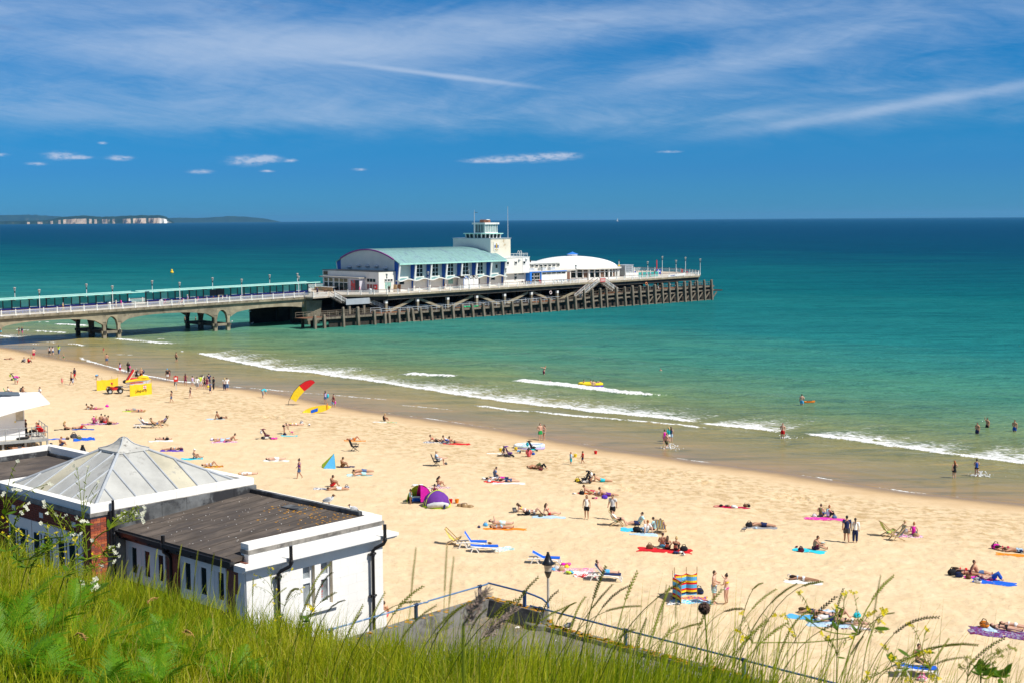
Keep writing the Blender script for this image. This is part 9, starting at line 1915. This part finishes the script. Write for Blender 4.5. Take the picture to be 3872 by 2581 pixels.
# small things held or carried
def held(name,label,cat,z,x,y,dzv,fn):
    p=at_beach(z,x,y); o=thing(name,label,cat,(p[0],p[1],p[2]+dzv),-look(p)); fn(o); return o
held('book','green book held by the man on the turquoise towel','book','S',1605,742,.42,lambda o: (obj('cover',MB().hexa([(-.14,-.1,0),(.12,-.1,.05),(.12,.1,.05),(-.14,.1,0)],[(-.13,-.1,.03),(.13,-.1,.08),(.13,.1,.08),(-.13,.1,.03)]),cl('teal'),o),obj('pages',MB().box(-.1,.1,-.085,.085,.055,.075),cl('white'),o)))
held('magazine','dark magazine stood before the reading woman','magazine','J',1145,965,.05,lambda o: (obj('cover',MB().hexa([(-.2,-.12,0),(.1,-.12,0),(.1,.12,0),(-.2,.12,0)],[(-.26,-.12,.28),(.0,-.12,.3),(.0,.12,.3),(-.26,.12,.28)]),cl('dgrey'),o),obj('page',MB().box(-.16,.02,-.13,-.121,.06,.22),cl('grey'),o)))
held('shoulder_bag','sky blue bag on the arm of the woman in jeans','bag','L',764,268,.75,lambda o: (obj('body',MB().ell((0,0,0),(.22,.1,.2),8,6),cl('sky'),o),obj('strap',MB().tube([(-.12,0,.15),(0,0,.55),(.12,0,.15)],.02,5),cl('sky'),o)))
held('rucksack','navy rucksack on the bare backed man by the water scooter','bag','L',1850,596,1.0,lambda o: (obj('body',MB().ell((0,0,.15),(.18,.14,.28),8,6),cl('navy'),o),obj('strap',MB().tube([(-.1,.1,.4),(-.2,.12,.2),(-.1,.1,-.05)],.025,5),cl('black'),o)))
held('rescue_tube','orange rescue float carried by the bare backed man','float','L',1828,604,.35,lambda o: (obj('body',MB().ell((.05,-.1,.2),(.2,.1,.3),8,6),cl('orange'),o),obj('strap',MB().tube([(0,0,.4),(-.1,.1,.7)],.02,5),cl('red'),o)))
held('bucket','bright blue bucket carried by the child near the rescue board','bucket','M',1722,728,.35,lambda o: (obj('body',MB().lathe([(.12,0),(.17,.3)],10),cl('sky'),o),obj('handle',MB().tube([(-.16,0,.3),(0,0,.48),(.16,0,.3)],.012,4),cl('white'),o)))
held('towel','turquoise towel held by the woman near the rescue board','towel','M',1672,690,.95,lambda o: obj('cloth',MB().ell((0,0,0),(.16,.1,.3),8,6),cl('cyan'),o))
held('towel','white and blue towel in the hand of the black shorts man','towel','L',940,664,.5,lambda o: obj('cloth',MB().ell((0,0,.1),(.12,.1,.32),8,6),cm('white+blue'),o))
held('cardigan','pink cardigan over the arm of the woman in black','cardigan','L',1672,504,.75,lambda o: obj('cloth',MB().ell((0,0,.1),(.18,.1,.22),8,6),cl('pink'),o))
held('ball','yellow ball held by the boy in denim blue','ball','M',490,588,.75,lambda o: (obj('skin',MB().ell((0,0,.1),(.15,.15,.15),10,8),cl('yellow'),o),obj('valve',MB().ell((.0,-.15,.1),(.02,.012,.02),5,4),cl('black'),o)))
held('headband','white headband on the tanned prone woman','headband','S',1205,1085,.12,lambda o: obj('band',MB().tube([(.09*math.cos(q),.02,.09*math.sin(q)+.06) for q in np.linspace(0,2*math.pi,13)],.025,6),cl('white'),o))
# splashes of water
spl=mat('splash_foam',(.82,.84,.84),.8,.05,5.)
for z,x,y,n_,lb in (('W',1955,1125,90,'white splash round the running boy'),('R',2015,645,80,'water splashing round the woman in blue tankini'),('R',625,372,40,'low white splash behind the red shorts man')):
    q=onz(*PX(z,x,y),0); o=thing('splash',lb,'splash',tuple(q),-look(q)); mb=MB()
    for k in range(n_): a,rr=rng.uniform(0,6.28),abs(rng.normal(.2,.45)); hh_=abs(rng.normal(0,.28))*math.exp(-rr*.6); s_=rng.uniform(.015,.05); mb.ell((rr*math.cos(a)*1.3+.3,rr*math.sin(a)*.8,hh_),(s_*1.6,s_,s_),5,4)
    for k in range(9): a=rng.uniform(0,6.28); mb.ell((.5*math.cos(a)*rng.uniform(.4,1.4)+.15,.25*math.sin(a),.02),(.12,.07,.05),7,4)
    w_=obj('droplets',mb,spl,o); w_['kind'] = 'stuff'
# ------------------------------------------------------------------ haze over the sea
hz=bpy.data.materials.new('haze_air'); hz.use_nodes = True; t=NT(hz.node_tree); t.N.clear()
pv=t.n('ShaderNodeVolumePrincipled',{'Color': (.22,.60,1,1),'Density': 1.6e-5,'Anisotropy': .2}); t.L.new(pv.outputs[0],t.n('ShaderNodeOutputMaterial').inputs[1])
tag(obj('haze',MB().box(-46000,46000,-400,68000,-6,260),hz),kind='stuff',label='pale blue sea haze filling the air to the horizon')
